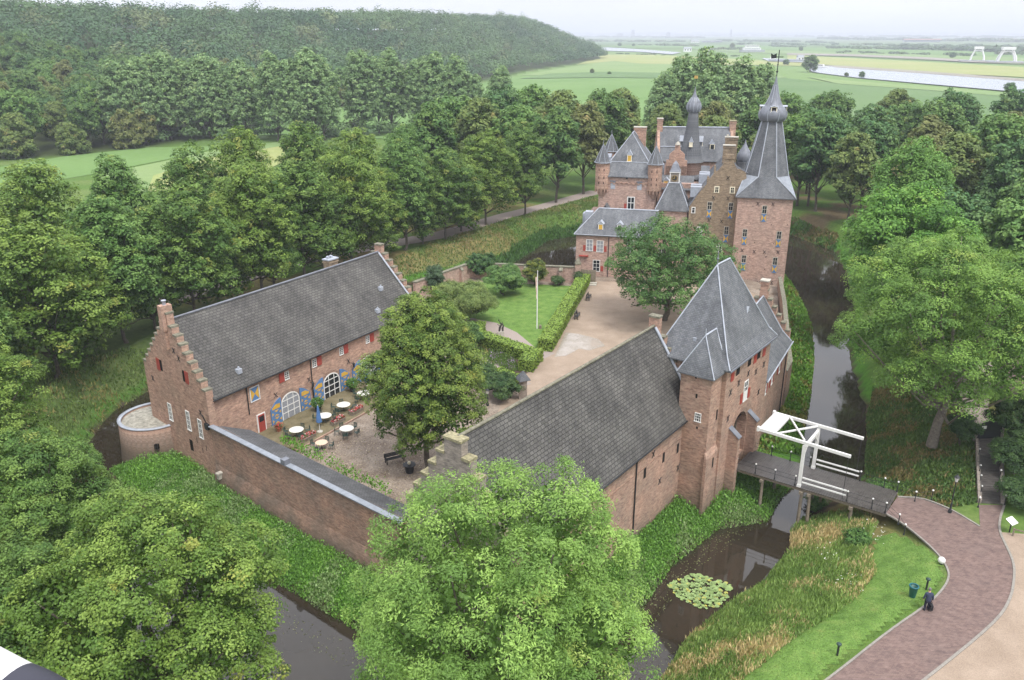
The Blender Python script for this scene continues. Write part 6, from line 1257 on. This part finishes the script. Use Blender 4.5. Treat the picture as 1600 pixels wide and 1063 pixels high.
m = MB(); m.tube([(-.25, 0, .5), (-.15, 0, 1.1), (.05, .05, 1.5), (-.3, .05, 2.1)], [.12, .17, .12, .04], 7); m.tube([(.25, .05, .5), (.2, 0, 1.0), (.3, -.05, 1.35), (.15, 0, 1.75)], [.1, .15, .1, .05], 7); m.tube([(-.1, 0, 1.2), (.25, .1, 1.9)], [.07, .03], 6); m.tube([(-.1, 0, 1.3), (-.5, -.1, 1.6)], [.07, .03], 6); m.lathe([(.02, 2.0), (.12, 2.1), (.02, 2.24)], -.3, .05, 8); m.build('figures', 'bronze', t)
x, y = Gp(839, 514); t = thing('flagpole', 'white flagpole with a narrow pale pennant on the lawn', 'flagpole', (x, y, 0)); m = MB(); m.tube([(0, 0, 0), (0, 0, 8.1)], [.09, .05], 8); m.lathe([(.02, 8.1), (.09, 8.18), (.02, 8.28)], seg=8); m.build('pole', 'white_paint', t)
m = MB(); v = []
for i in range(9): z = 7.4 - i * .38; v += [(-.05, 0, z), (-.12 - .16 * (1 - i / 9) - .03 * sin(i * 1.9), .06 * sin(i * 1.3), z - .05)]
m.add(v, [[2 * i, 2 * i + 1, 2 * i + 3, 2 * i + 2] for i in range(8)]); m.build('pennant', 'flag_cloth', t); m = MB(); m.lathe([(.2, 0), (.18, .5)], .45, .1, 8); m.build('winch_box', 'old_wood', t)
x, y = Gp(817, 622); t = thing('slate_capped_pillar', 'brick pillar with a pointed slate cap behind the barn ridge', 'pillar', (x, y, 0)); m = MB(); m.box(-.45, .45, -.45, .45, 0, 2.3); m.build('shaft', 'brick_grey', t); m = MB(); m.lathe([(.95, 2.25), (.85, 2.4), (.02, 3.3)], seg=4, a0=pi / 4 + .4, smooth=False); m.build('slate_cap', 'slate', t)
def streetlamp(x, y, h, lab, z=0):
    t = thing('street_lamp', lab, 'street lamp', (x, y, z)); m = MB(); m.lathe([(.16, 0), (.15, .25), (.09, .35), (.075, .9), (.05, 1.0), (.045, h - .6), (.09, h - .55), (.05, h - .5)], seg=10); m.build('post', 'iron', t)
    m = MB(); m.lathe([(.10, h - .5), (.2, h - .1)], seg=6, smooth=False); m.build('lantern_glass', 'lamp_glass', t); m = MB(); m.lathe([(.26, h - .1), (.12, h + .05), (.03, h + .15), (.05, h + .2), (.01, h + .26)], seg=6, smooth=False); m.build('lantern_roof', 'iron', t)
plain('lamp_glass', (.62, .62, .60), .2, .6)
streetlamp(37.0, 60.1, 3.5, 'black lamp post with a glass lantern between the bridge and the steps'); x, y = Gp(762, 634); streetlamp(x, y, 1.9, 'short garden lamp under the courtyard lime')
# ================================================================ drawbridge
BA = atan2(-.59, .81); br = thing('drawbridge', 'white-framed wooden drawbridge with dark plank deck crossing the moat to the gate', 'bridge', (20.7, 67.8, 0), BA)
BL, BW = 13.4, 4.5
m = MB(); n = 66
for i in range(n): s = BL / n; m.box(i * s + .012, (i + 1) * s - .018, 0, BW, -.07, 0.0)
m.build('deck', 'deck', br)
for y in (.25, 1.6, 2.9, 4.2): m = MB(); m.box(0, BL, y - .12, y + .12, -.35, -.07); m.build('girder', 'old_wood', br)
for x in (2.7, 6.3, 7.0, 10.6):
    for y in (.3, BW - .3): m = MB(); m.tube([(x + (.15 if x == 7.0 else 0), y, -5.2), (x, y, -.6)], [.17, .14], 8); m.build('pile', 'old_wood', br)
    m = MB(); m.box(x - .16, x + .16, -.1, BW + .1, -.62, -.36); m.build('crosshead', 'old_wood', br)
for y in (.2, BW - .2): m = MB(); m.beam((6.0, y, 0), (6.0, y, 4.1), .26, .26); m.box(5.84, 6.16, y - .18, y + .18, -.0, .25); m.build('portal_post', 'white_paint', br)
m = MB(); m.beam((6.0, .33, 3.85), (6.0, BW - .33, 3.85), .22, .3); m.build('portal_beam', 'white_paint', br)
for y, sg in ((.2, 1), (BW - .2, -1)): m = MB(); m.beam((6.0, y + sg * .12, 2.95), (6.0, y + sg * .85, 3.7), .12, .12); m.build('portal_brace', 'white_paint', br)
for y in (.2, BW - .2): m = MB(); m.beam((1.9, y, 4.5), (9.9, y, 4.25), .2, .26); m.box(1.7, 1.9, y - .16, y + .16, 4.3, 4.72); m.build('balance_beam', 'white_paint', br)
m = MB(); m.beam((1.95, .3, 4.5), (1.95, BW - .3, 4.5), .16, .2); m.beam((3.25, .3, 4.46), (3.25, BW - .3, 4.46), .16, .2)
for i in range(6): m.box(2.05 + i * .19, 2.22 + i * .19, .31, BW - .31, 4.42, 4.5)
m.build('counterweight', 'white_paint', br)
m = MB(); m.beam((3.35, .35, 4.40), (5.9, BW - .35, 4.36), .13, .13); m.build('diagonal_brace', 'white_paint', br); m = MB(); m.beam((3.35, BW - .35, 4.55), (5.9, .35, 4.5), .13, .13); m.build('diagonal_brace', 'white_paint', br)
for y in (.2, BW - .2):
    for z in (.5, .95): m = MB(); m.beam((6.2, y, z), (10.0, y, z), .09, .12); m.build('white_rail', 'white_paint', br)
    m = MB(); m.tube([(9.75, y, 4.15), (9.75, y, .05)], .025, 5); m.build('chain', 'iron', br)
    for z in (.5, .9):
        m = MB(); m.tube([(.1, y, z), (5.8, y, z)], .018, 4); m.build('iron_rail', 'iron', br); m = MB(); m.tube([(10.2, y, z), (BL, y, z)], .018, 4); m.build('iron_rail', 'iron', br)
def post_meshes(par=None):
    m = MB(); m.lathe([(.07, 0), (.07, .12), (.04, .18), (.035, .85), (.05, .9)], seg=8); a = m.build('shaft', 'iron', par)
    m = MB(); m.lathe([(.02, .9), (.085, .95), (.085, 1.02), (.02, 1.08)], seg=10); b = m.build('white_knob', 'white_paint', par); return a, b
PM = post_meshes(br); first = True
for x in (.2, 2.0, 3.8, 5.65, 10.15, 12.2, 13.3):
    for y in (.12, BW - .12):
        if first: h = bpy.data.objects.new('railing_post', None); COL.objects.link(h); h.parent = br; h.location = (x, y, 0); [setattr(q, 'parent', h) for q in PM]; first = False; RP = h; continue
        c = RP.copy(); COL.objects.link(c); c.parent = br; c.location = (x, y, 0)
        for q in PM: d = q.copy(); COL.objects.link(d); d.parent = c
B0 = thing('white_topped_post', 'thin black post', 'post', (0, 0, 0)); post_meshes(B0); B0_used = False
def bpost(px_, py_, lab, grp=None, z=0):
    global B0_used
    x, y = G(px_, py_, z)
    if not B0_used: B0.location = (x, y, z); B0['label'] = lab; B0_used = True; r = B0
    else: r = dup(B0, (x, y, z), 0, lab)
    if grp: r['group'] = grp
    elif 'group' in r: del r['group']
    return x, y
PTS_ = []
for px_, py_, lab in ((1403, 820, 'black post with a white knob at the near end of the drawbridge rail'), (1412, 836, 'white-knobbed black post where the kerb begins, just below the bridge end'), (1429, 784, 'white-knobbed black post on the paving behind the bridge end'), (1455, 782, 'white-knobbed black post near the lamp post')): PTS_.append(bpost(px_, py_, lab))
for px_, py_ in ((1528, 716), (1529, 742), (1530, 758), (1531, 775), (1528, 793), (1559, 716), (1560, 734), (1561, 750), (1563, 768), (1569, 790)): bpost(px_, py_, 'black post with a white knob along the railing of the steps', 'railing posts of the footbridge steps', .0)
fr_rail = thing('iron_railing', 'thin black rail curving from the bridge end to the kerb', 'railing', (*PTS_[0], 0)); m = MB()
for z in (.5, .88): m.tube([(31.6 - PTS_[0][0], 60.1 - PTS_[0][1], z), (0, 0, z), (PTS_[1][0] - PTS_[0][0], PTS_[1][1] - PTS_[0][1], z)], .018, 4)
m.build('rail', 'iron', fr_rail)
fr_rail = thing('iron_railing', 'thin black rail between the two posts behind the bridge end', 'railing', (*PTS_[2], 0)); m = MB()
for z in (.5, .88): m.tube([(34 - PTS_[2][0], 63 - PTS_[2][1], z), (0, 0, z), (PTS_[3][0] - PTS_[2][0], PTS_[3][1] - PTS_[2][1], z)], .018, 4)
m.build('rail', 'iron', fr_rail)
# steps and black gate at right
a0, a1, b0_, b1_ = (40.3, 61.6), (46.1, 73.0), (42.2, 61.4), (48.5, 73.2)
fb = thing('footbridge', 'plank footbridge with brick side walls and dark steps leading up to the black gate', 'footbridge', (a0[0], a0[1], 0)); m = MB()
for i in range(30):
    t = i / 30; t2 = (i + .9) / 30; q = lambda A, B, s: (A[0] + (B[0] - A[0]) * s - a0[0], A[1] + (B[1] - A[1]) * s - a0[1])
    m.prism([q(a0, a1, t), q(b0_, b1_, t), q(b0_, b1_, t2), q(a0, a1, t2)], -.2, .06 + .012 * i * (1 if 6 < i < 22 else .6))
m.build('deck', 'deck', fb)
for A, B in ((a0, a1), (b0_, b1_)):
    s_ = strip('side_wall', [(0 + A[0] - a0[0], A[1] - a0[1]), (B[0] - a0[0], B[1] - a0[1])], .3, -1.5, 1.9, 'brick_grey'); s_.parent = fb
    m = MB(); 
    for z in (.8, 1.15): m.tube([(A[0] - a0[0], A[1] - a0[1], z), (B[0] - a0[0], B[1] - a0[1], z + .1)], .02, 4)
    m.build('rail', 'iron', fb)
ga = atan2(b1_[1] - a1[1], b1_[0] - a1[0]); bg = thing('black_gate', 'black boarded gate with a small white sign, across the walkway at right', 'gate', (a1[0], a1[1] + .2, 0), ga)
m = MB(); n = 10
pr = [(0, .2)] + [(2.5, .2)] + [(2.5 - 2.5 * i / n, 1.75 - .35 * sin(pi * i / n) * -1) for i in range(n + 1)]; m.slab(pr, (0, 0), (2.5, 0), .08); m.build('leaf', 'iron', bg)
for x in (-.12, 2.62): m = MB(); m.box(x - .12, x + .12, -.12, .16, 0, 1.9); m.build('gate_post', 'brick_grey', bg)
m = MB(); m.box(.35, .85, -.02, -.002, 1.3, 1.62); m.build('sign_plate', 'white_paint', bg)
x, y = Gp(1577, 832); t = thing('information_board', 'small tilted white information board on a post at the right of the path', 'sign', (x, y, 0), .5); m = MB(); m.box(-.04, .04, -.04, .04, 0, 1.0); m.build('post', 'iron', t); m = MB(); plane_slab(m, [(-.4, -.3, .95), (.4, -.3, .95), (.4, .3, 1.25), (-.4, .3, 1.25)], .04); m.build('board', 'far_white', t)
x, y = Gp(1582, 838); t = thing('wooden_fence', 'low dark wooden rail fence at the right edge', 'fence', (x, y, 0), -.55); m = MB()
for i in range(4): m.box(i * 1.5 - .06, i * 1.5 + .06, -.06, .06, 0, .75)
m.build('posts', 'old_wood', t); m = MB(); m.box(0, 4.6, .062, .1, .55, .66); m.build('rail', 'old_wood', t)
# road side things
x, y = Gp(1470, 882); t = thing('globe_lamp', 'white ball standing on the verge where the road bends', 'lamp', (x, y, 0)); m = MB(); m.lathe([(.12, 0), (.12, .12)], seg=10); m.build('foot', 'iron', t); m = MB(); m.lathe([(.27 * sin(pi * i / 10) + .001, .37 - .27 * cos(pi * i / 10)) for i in range(11)], seg=18); m.build('globe', 'white_paint', t)
x, y = Gp(1425, 933); t = thing('litter_bin', 'dark green litter bin with an open blue-green rim on the verge', 'litter bin', (x, y, 0)); m = MB(); m.lathe([(.22, .05), (.30, .85), (.31, .87), (.27, .87), (.2, .3), (.01, .3)], seg=18); m.build('body', 'bin_green', t); m = MB(); m.lathe([(.31, .88), (.35, .92), (.33, .98), (.26, .97), (.27, .89), (.31, .88)], seg=18, cap=False); m.build('rim', 'bin_blue', t); m = MB(); m.tube([(0, .28, 0), (0, .34, .9)], .04, 6); m.build('stand', 'iron', t)
for px_, py_, lab in ((1447, 922, 'short black bollard light beside the litter bin'), (1308, 1025, 'short black bollard light near the bottom of the verge')):
    x, y = Gp(px_, py_); t = thing('bollard_light', lab, 'bollard', (x, y, 0)); m = MB(); m.tube([(0, 0, 0), (0, 0, .8)], .07, 8); m.build('post', 'iron', t); m = MB(); m.lathe([(.075, .8), (.16, .9), (.17, .98), (.05, 1.02)], seg=12); m.build('lamp_head', 'green_metal', t)
# white and violet umbels in the tall grass
for i, (px_, py_, lab) in enumerate([(1300, 862, 'cluster of white flowers in the tall grass beside the pond'), (1325, 915, 'small cluster of white flowers lower in the tall grass'), (1372, 822, 'white flowers beside the near end of the bridge')]):
    x, y = G(px_, py_, -1 if i < 2 else -.3); z = gz(x, y); r = np.random.default_rng(60 + i); N = 26; c = r.normal(size=(N, 3)) * [.6, .8, .12] + [0, 0, .6]; t = thing('wild_flowers', lab, 'flowers', (x, y, z))
    quads('blossoms', leafquads(r, c, norm(r.normal(size=(N, 3)) * .4 + [0, 0, 1]), .09 + .05 * r.random(N), .9), np.tile([.66, .66, .58], (N, 1)), 'plant', t)
# ---- the walker
def skin_figure(name, verts, edges, radii, mat, parent, sub=2):
    me = bpy.data.meshes.new(name); me.from_pydata(verts, edges, []); o = bpy.data.objects.new(name, me); COL.objects.link(o)
    sk = o.modifiers.new('skin', 'SKIN')
    for v, r_ in zip(me.skin_vertices[0].data, radii): v.radius = (r_, r_) if not isinstance(r_, tuple) else r_
    me.skin_vertices[0].data[0].use_root = True
    s = o.modifiers.new('sub', 'SUBSURF'); s.levels = sub; s.render_levels = sub
    dg = bpy.context.evaluated_depsgraph_get(); dg.update(); ev = bpy.data.meshes.new_from_object(o.evaluated_get(dg)); o.modifiers.clear(); o.data = ev; ev.materials.clear(); ev.materials.append(M[mat])
    for p in ev.polygons: p.use_smooth = True
    o.parent = parent; return o
x, y = Gp(1447, 955); pn = thing('person', 'person in dark blue coat walking away along the road, holding a black bag', 'person', (x, y, .03), radians(-12))
bv = [(0, 0, .93), (0, .02, 1.12), (0, .04, 1.32), (0, .07, 1.45), (0, .1, 1.53), (0, .14, 1.62), (0, .15, 1.72),
      (-.1, 0, .88), (-.12, .06, .5), (-.12, .0, .1), (-.12, .1, .04), (.1, 0, .88), (.12, .12, .5), (.13, .14, .1), (.13, .25, .05),
      (-.19, .04, 1.4), (-.27, .02, 1.13), (-.27, .12, .92), (-.27, .16, .82), (.19, .04, 1.4), (.27, .0, 1.13), (.27, .08, .9), (.27, .1, .81)]
be = [(0, 1), (1, 2), (2, 3), (3, 4), (4, 5), (5, 6), (0, 7), (7, 8), (8, 9), (9, 10), (0, 11), (11, 12), (12, 13), (13, 14), (3, 15), (15, 16), (16, 17), (17, 18), (3, 19), (19, 20), (20, 21), (21, 22)]
brd = [.15, .14, .15, .11, .06, .09, .085, .1, .07, .05, .045, .1, .07, .05, .045, .06, .05, .038, .035, .06, .05, .038, .035]
body = skin_figure('body', bv, be, brd, 'skin', pn)
# coat, trousers, hair and shoes follow the body
cv = [(0, 0, .80), (0, .0, 1.0), (0, .03, 1.2), (0, .055, 1.38), (0, .095, 1.53), (-.2, .04, 1.4), (-.28, .02, 1.13), (-.28, .12, .90), (.2, .04, 1.4), (.28, .0, 1.13), (.28, .08, .88)]
skin_figure('coat', cv, [(0, 1), (1, 2), (2, 3), (3, 4), (3, 5), (5, 6), (6, 7), (3, 8), (8, 9), (9, 10)], [(.23, .19), (.2, .17), (.2, .17), (.17, .13), .085, .09, .072, .06, .09, .072, .06], 'coat_blue', pn)
skin_figure('trousers', [(0, 0, .9), (-.1, 0, .84), (-.12, .06, .5), (-.12, .0, .03), (.1, 0, .84), (.12, .12, .5), (.13, .14, .03)], [(0, 1), (1, 2), (2, 3), (0, 4), (4, 5), (5, 6)], [.14, .12, .09, .075, .12, .09, .075], 'trousers', pn)
for vx, vy in ((-.12, .02), (.13, .16)): m = MB(); m.lathe([(.001, 0), (.07, .0), (.075, .05), (.05, .1), (.001, .11)], seg=10); s_ = m.build('shoe', 'bag_black', pn); s_.location = (vx, vy + .04, 0); s_.scale = (.8, 1.8, 1)
m = MB(); m.lathe([(.001, 1.86)] + [(.108 * sin(pi * i / 12), 1.74 + .12 * cos(pi * i / 12)) for i in range(1, 10)], 0, .12, 14); m.build('hair', 'hair_grey', pn)
for sx in (-1, 1):                                   # hands: palm with five curled fingers
    bx, by, bz = .27 * sx, .16 if sx < 0 else .1, .80; vv = [(bx, by, bz + .03), (bx, by + .01, bz - .04)]; ee = [(0, 1)]; rr2 = [.022, .03]
    for k in range(4): o_ = len(vv); yy = by - .03 + k * .022; vv += [(bx, yy, bz - .075), (bx - sx * .01, yy + .004, bz - .105), (bx - sx * .03, yy + .006, bz - .122 + .004 * abs(k - 1.5))]; ee += [(1, o_), (o_, o_ + 1), (o_ + 1, o_ + 2)]; rr2 += [.010, .009, .008]
    o_ = len(vv); vv += [(bx - sx * .012, by + .045, bz - .03), (bx - sx * .02, by + .055, bz - .065)]; ee += [(0, o_), (o_, o_ + 1)]; rr2 += [.011, .009]
    skin_figure('hand', vv, ee, rr2, 'skin', pn, 1)
bgp = thing('shopping_bag', 'black bag hanging from the right hand of the walking person', 'bag', (x + .3, y + .02, .03), radians(-12)); m = MB(); m.prism([(-.09, -.2), (.09, -.2), (.09, .22), (-.09, .22)], .12, .52); m.build('pouch', 'bag_black', bgp); m = MB(); m.tube([(0, -.12, .52), (0, -.04, .74), (0, .08, .76), (0, .16, .52)], .012, 5); m.build('strap', 'bag_black', bgp)
# ================================================================ far things
def farbox(name, label, cat, px_, py_, w, d, h, mat, roof=None, rz=0.0, rh=None):
    x, y = Gp(px_, py_); t = thing(name, label, cat, (x, y, 0), rz); m = MB(); m.box(-w / 2, w / 2, -d / 2, d / 2, -1, h); m.build('wall', mat, t); rh = rh or h * .4
    m = MB(); e = w * .03; plane_slab(m, [(-w / 2 - e, -d / 2 - e, h), (w / 2 + e, -d / 2 - e, h), (w / 2 + e, 0, h + rh), (-w / 2 - e, 0, h + rh)], .3); plane_slab(m, [(-w / 2 - e, d / 2 + e, h), (w / 2 + e, d / 2 + e, h), (w / 2 + e, 0, h + rh), (-w / 2 - e, 0, h + rh)], .3); m.build('roof', roof or 'far_grey', t)
    m = MB(); n = max(2, int(w / 5))
    for i in range(n): c = -w / 2 + w * (i + .5) / n; m.box(c - w / n * .25, c + w / n * .25, -d / 2 - .1, -d / 2 - .02, h * .35, h * .75)
    m.build('window_row', 'glass', t); return t
x, y = Gp(1174, 82); t = thing('ferry_house', 'white stepped building beside the far river', 'building', (x, y, 0)); m = MB(); m.box(-24, 26, -8, 8, 0, 5); m.build('base', 'far_grey', t); m = MB(); m.box(-18, 18, -6, 6, 5, 9); m.box(-14, 14, -5, 5, 10.5, 14); m.box(-16, 16, -6, 6, 9.6, 10.5); m.box(-15, 15, -6, 6, 14, 14.8); m.build('wall', 'far_white', t); m = MB(); m.box(-16, 16, -6.2, -6.05, 6.2, 7.8); m.box(-13, 13, -5.2, -5.05, 11.5, 13); m.build('window_band', 'far_grey', t)
farbox('white_house', 'white house left of the ferry house by the far river', 'house', 1074, 81, 16, 10, 7, 'far_white'); farbox('white_house', 'small white house right of the river bend', 'house', 1102, 83, 14, 8, 5, 'far_white')
farbox('farmhouse', 'distant white farmhouse on the far green meadow', 'house', 1086, 67, 34, 14, 9, 'far_white'); farbox('farm_sheds', 'long low farm buildings on the far meadow', 'farm', 1112, 67, 80, 16, 6, 'far_grey'); farbox('warehouse', 'very large flat white warehouse on the horizon', 'warehouse', 1292, 55, 420, 120, 26, 'far_white', 'far_white', rh=4)
farbox('red_roofed_houses', 'row of red-roofed houses beyond the weir', 'houses', 1440, 66, 160, 20, 10, 'far_grey', 'far_red'); farbox('red_roofed_houses', 'row of red-roofed houses at the right horizon', 'houses', 1575, 66, 120, 20, 10, 'far_grey', 'far_red')
farbox('pump_house', 'small white building beside the lone round tree', 'building', 1250, 96, 9, 7, 6, 'far_white')
for px_, w, h, lab in ((989, 30, 60, 'tall faint tower block on the left horizon'), (1044, 40, 36, 'faint squat tower block on the horizon'), (969, 60, 26, 'low faint block on the left horizon'), (1142, 14, 62, 'thin faint mast-like tower on the horizon')):
    x, y = Gp(px_, 54.5); k = 9000 / y if y > 9000 else 1; x, y = x * k, y * k; t = thing('tower_block', lab, 'tower', (x, y, 0)); m = MB(); m.box(-w / 2, w / 2, -15, 15, 0, h + 8); m.box(-w / 4, w / 4, -8, 8, h + 8, h + 13); m.build('wall', 'far_grey', t); m = MB()
    for i in range(5): m.box(-w * .42, w * .42, -15.4, -15.05, (h + 8) * (i + .3) / 5.2, (h + 8) * (i + .6) / 5.2)
    m.build('window_rows', 'glass', t)
def weir(px_, py_, lab, k=1.0, n=1):
    x, y = Gp(px_, py_); t = thing('weir_arch', lab, 'weir', (x, y, 0), -.35)
    for j in range(n):
        m = MB()
        for s in (-1, 1): m.tube([(s * 9 * k, j * 13, 0), (s * 7.6 * k, j * 13, 8), (s * 5.2 * k, j * 13, 14), (s * 4 * k, j * 13, 18)], [1.3, 1.15, 1.0, .9], 6)
        m.tube([(-5.2 * k, j * 13, 14), (0, j * 13, 15.5), (5.2 * k, j * 13, 14)], .8, 6); m.build('arch', 'far_white', t)
    m = MB(); m.box(-6 * k, 6 * k, -2, (n - 1) * 13 + 2, 17, 20.5); m.build('hoist_house', 'far_white', t); m = MB(); m.box(-22, 22, -5, n * 13, -1, 2.2); m.build('pier', 'far_grey', t)
weir(1526, 97, 'single white weir arch over the far river'); weir(1573, 99, 'double white weir arch at the right edge of the far river', 1.25, 2)
x, y = Gp(1284, 107); t = thing('river_boat', 'white boat moored on the near river beside the lone tree', 'boat', (x, y, .9), -.9); m = MB(); m.prism([(-9, -2), (6, -2), (9, 0), (6, 2), (-9, 2)], 0, 1.6); m.build('hull', 'far_white', t); m = MB(); m.box(-6, 2, -1.5, 1.5, 1.6, 3.4); m.build('cabin', 'far_white', t); m = MB(); m.box(-5.6, 1.6, -1.55, -1.505, 2.2, 3.0); m.build('window_band', 'glass', t)
x, y = Gp(1240, 97); t = thing('barge', 'long dark barge behind the lone round tree', 'boat', (x, y, 1.2), -.35); m = MB(); m.prism([(-34, -4), (28, -4), (34, 0), (28, 4), (-34, 4)], 0, 2.2); m.build('hull', 'far_grey', t); m = MB(); m.box(-32, -25, -3, 3, 2.2, 5.5); m.build('wheelhouse', 'far_white', t)
# ---- white platform edge the photographer looks over
t = thing('platform_edge', 'white painted curved platform edge with a dark band, in the bottom left corner', 'platform', (-1.35, 1.35, 36.2))
# ================================================================ platform edge close to the camera
def ray(px_, py_, dist):
    dy = py_ - 531.5; v = np.array([px_ - 800, FPX * CP - dy * SP, -(FPX * SP + dy * CP)]); v = v / np.linalg.norm(v); return np.array([0, 0, CAMH]) + v * dist
a = ray(-108, 1055, 2.6); b = ray(103, 1167, 2.45); d_ = (b - a) / np.linalg.norm(b - a); dn_ = np.array([0, 0, -1.0]); P0 = t.location
m = MB(); base = np.array(P0); rr_ = .12; side = norm(np.cross(d_, np.array([0, 0, 1.0])))
c0, c1 = a - d_ * .6, b + d_ * .9; m.tube([tuple(c0 - base), tuple(c1 - base)], rr_, 40); m.build('rail', 'white_gloss' if 'white_gloss' in M else 'white_paint', t)
mid = (ray(50, 1095, 2.48)) ; k = float(np.dot(mid - c0, d_)); m = MB(); pc = c0 + d_ * k
m.tube([tuple(pc - d_ * .055 - base), tuple(pc - d_ * .02 - base), tuple(pc + d_ * .03 - base), tuple(pc + d_ * .06 - base)], [rr_ + .001, rr_ + .004, rr_ + .004, rr_ + .001], 40); m.build('rubber_ring', 'rubber', t)
# ================================================================ air, sky, sun
t = NT('haze_air'); v = t.n('ShaderNodeVolumePrincipled'); v.inputs['Color'].default_value = (.86, .91, 1.0, 1); v.inputs['Density'].default_value = HAZE; v.inputs['Anisotropy'].default_value = .0
t.l(v, 0, t.out, 'Volume'); M['haze_air'] = t.mat
m = MB(); m.box(-7500, 10500, -250, 15500, -7, 128); o = m.build('haze', 'haze_air'); tag(o, 'pale summer haze over the plain', 'haze', kind='stuff'); o.display_type = 'WIRE'
w = bpy.data.worlds.new("World"); SC.world = w; w.use_nodes = True; nt = w.node_tree; bg = nt.nodes['Background']
sky = nt.nodes.new('ShaderNodeTexSky'); sky.sky_type = 'NISHITA'; sky.sun_disc = False; sky.sun_elevation = radians(SUN_EL); sky.sun_rotation = radians(SUN_ROT); sky.altitude = 50; sky.air_density = 1.0; sky.dust_density = 3.0; sky.ozone_density = 1.0
hs = nt.nodes.new('ShaderNodeHueSaturation'); hs.inputs['Saturation'].default_value = .28; hs.inputs['Value'].default_value = 1.0
mx = nt.nodes.new('ShaderNodeMix'); mx.data_type = 'RGBA'; mx.inputs[0].default_value = CLOUD_F
tc = nt.nodes.new('ShaderNodeTexCoord'); mp = nt.nodes.new('ShaderNodeMapping'); mp.inputs['Scale'].default_value = (1, 1, 4); nz = nt.nodes.new('ShaderNodeTexNoise'); nz.inputs['Scale'].default_value = 2.2; nz.inputs['Detail'].default_value = 6
rp = nt.nodes.new('ShaderNodeValToRGB'); rp.color_ramp.elements[0].position = .3; rp.color_ramp.elements[1].position = .7; rp.color_ramp.elements[0].color = (*[c * .88 for c in CLOUD], 1); rp.color_ramp.elements[1].color = (*[c * 1.1 for c in CLOUD], 1)
L = nt.links.new; L(tc.outputs['Generated'], mp.inputs[0]); L(mp.outputs[0], nz.inputs[0]); L(nz.outputs[0], rp.inputs[0]); L(sky.outputs[0], hs.inputs['Color']); L(hs.outputs[0], mx.inputs[6])
sx = nt.nodes.new('ShaderNodeSeparateXYZ'); mr = nt.nodes.new('ShaderNodeMapRange'); mr.inputs[1].default_value = 0; mr.inputs[2].default_value = .8; mr.inputs[3].default_value = .95; mr.inputs[4].default_value = 1.7
m2 = nt.nodes.new('ShaderNodeMix'); m2.data_type = 'RGBA'; m2.blend_type = 'MULTIPLY'; m2.inputs[0].default_value = 1; L(tc.outputs['Generated'], sx.inputs[0]); L(sx.outputs[2], mr.inputs[0]); L(rp.outputs[0], m2.inputs[6]); L(mr.outputs[0], m2.inputs[7]); L(m2.outputs[2], mx.inputs[7]); L(mx.outputs[2], bg.inputs[0]); bg.inputs[1].default_value = SKY_S
sl = bpy.data.lights.new('sun', 'SUN'); sl.energy = SUN_E; sl.angle = radians(16); sl.color = (1, .97, .92); so = bpy.data.objects.new('sun', sl); COL.objects.link(so)
az = radians(SUN_ROT); so.rotation_euler = (pi / 2 - radians(SUN_EL), 0, -az + pi)   # light travels away from the sun's azimuth
so.location = (0, 0, 300)
SC.view_settings.view_transform = 'Standard'; SC.view_settings.look = 'None'; SC.view_settings.gamma = 1; SC.view_settings.exposure = EXPO
SC.render.engine = 'CYCLES'; c = SC.cycles; c.max_bounces = 5; c.diffuse_bounces = 3; c.glossy_bounces = 2; c.transmission_bounces = 2; c.transparent_max_bounces = 4; c.volume_bounces = 0; c.use_denoising = True; c.use_adaptive_sampling = True; c.adaptive_threshold = .02
SC.render.film_transparent = False
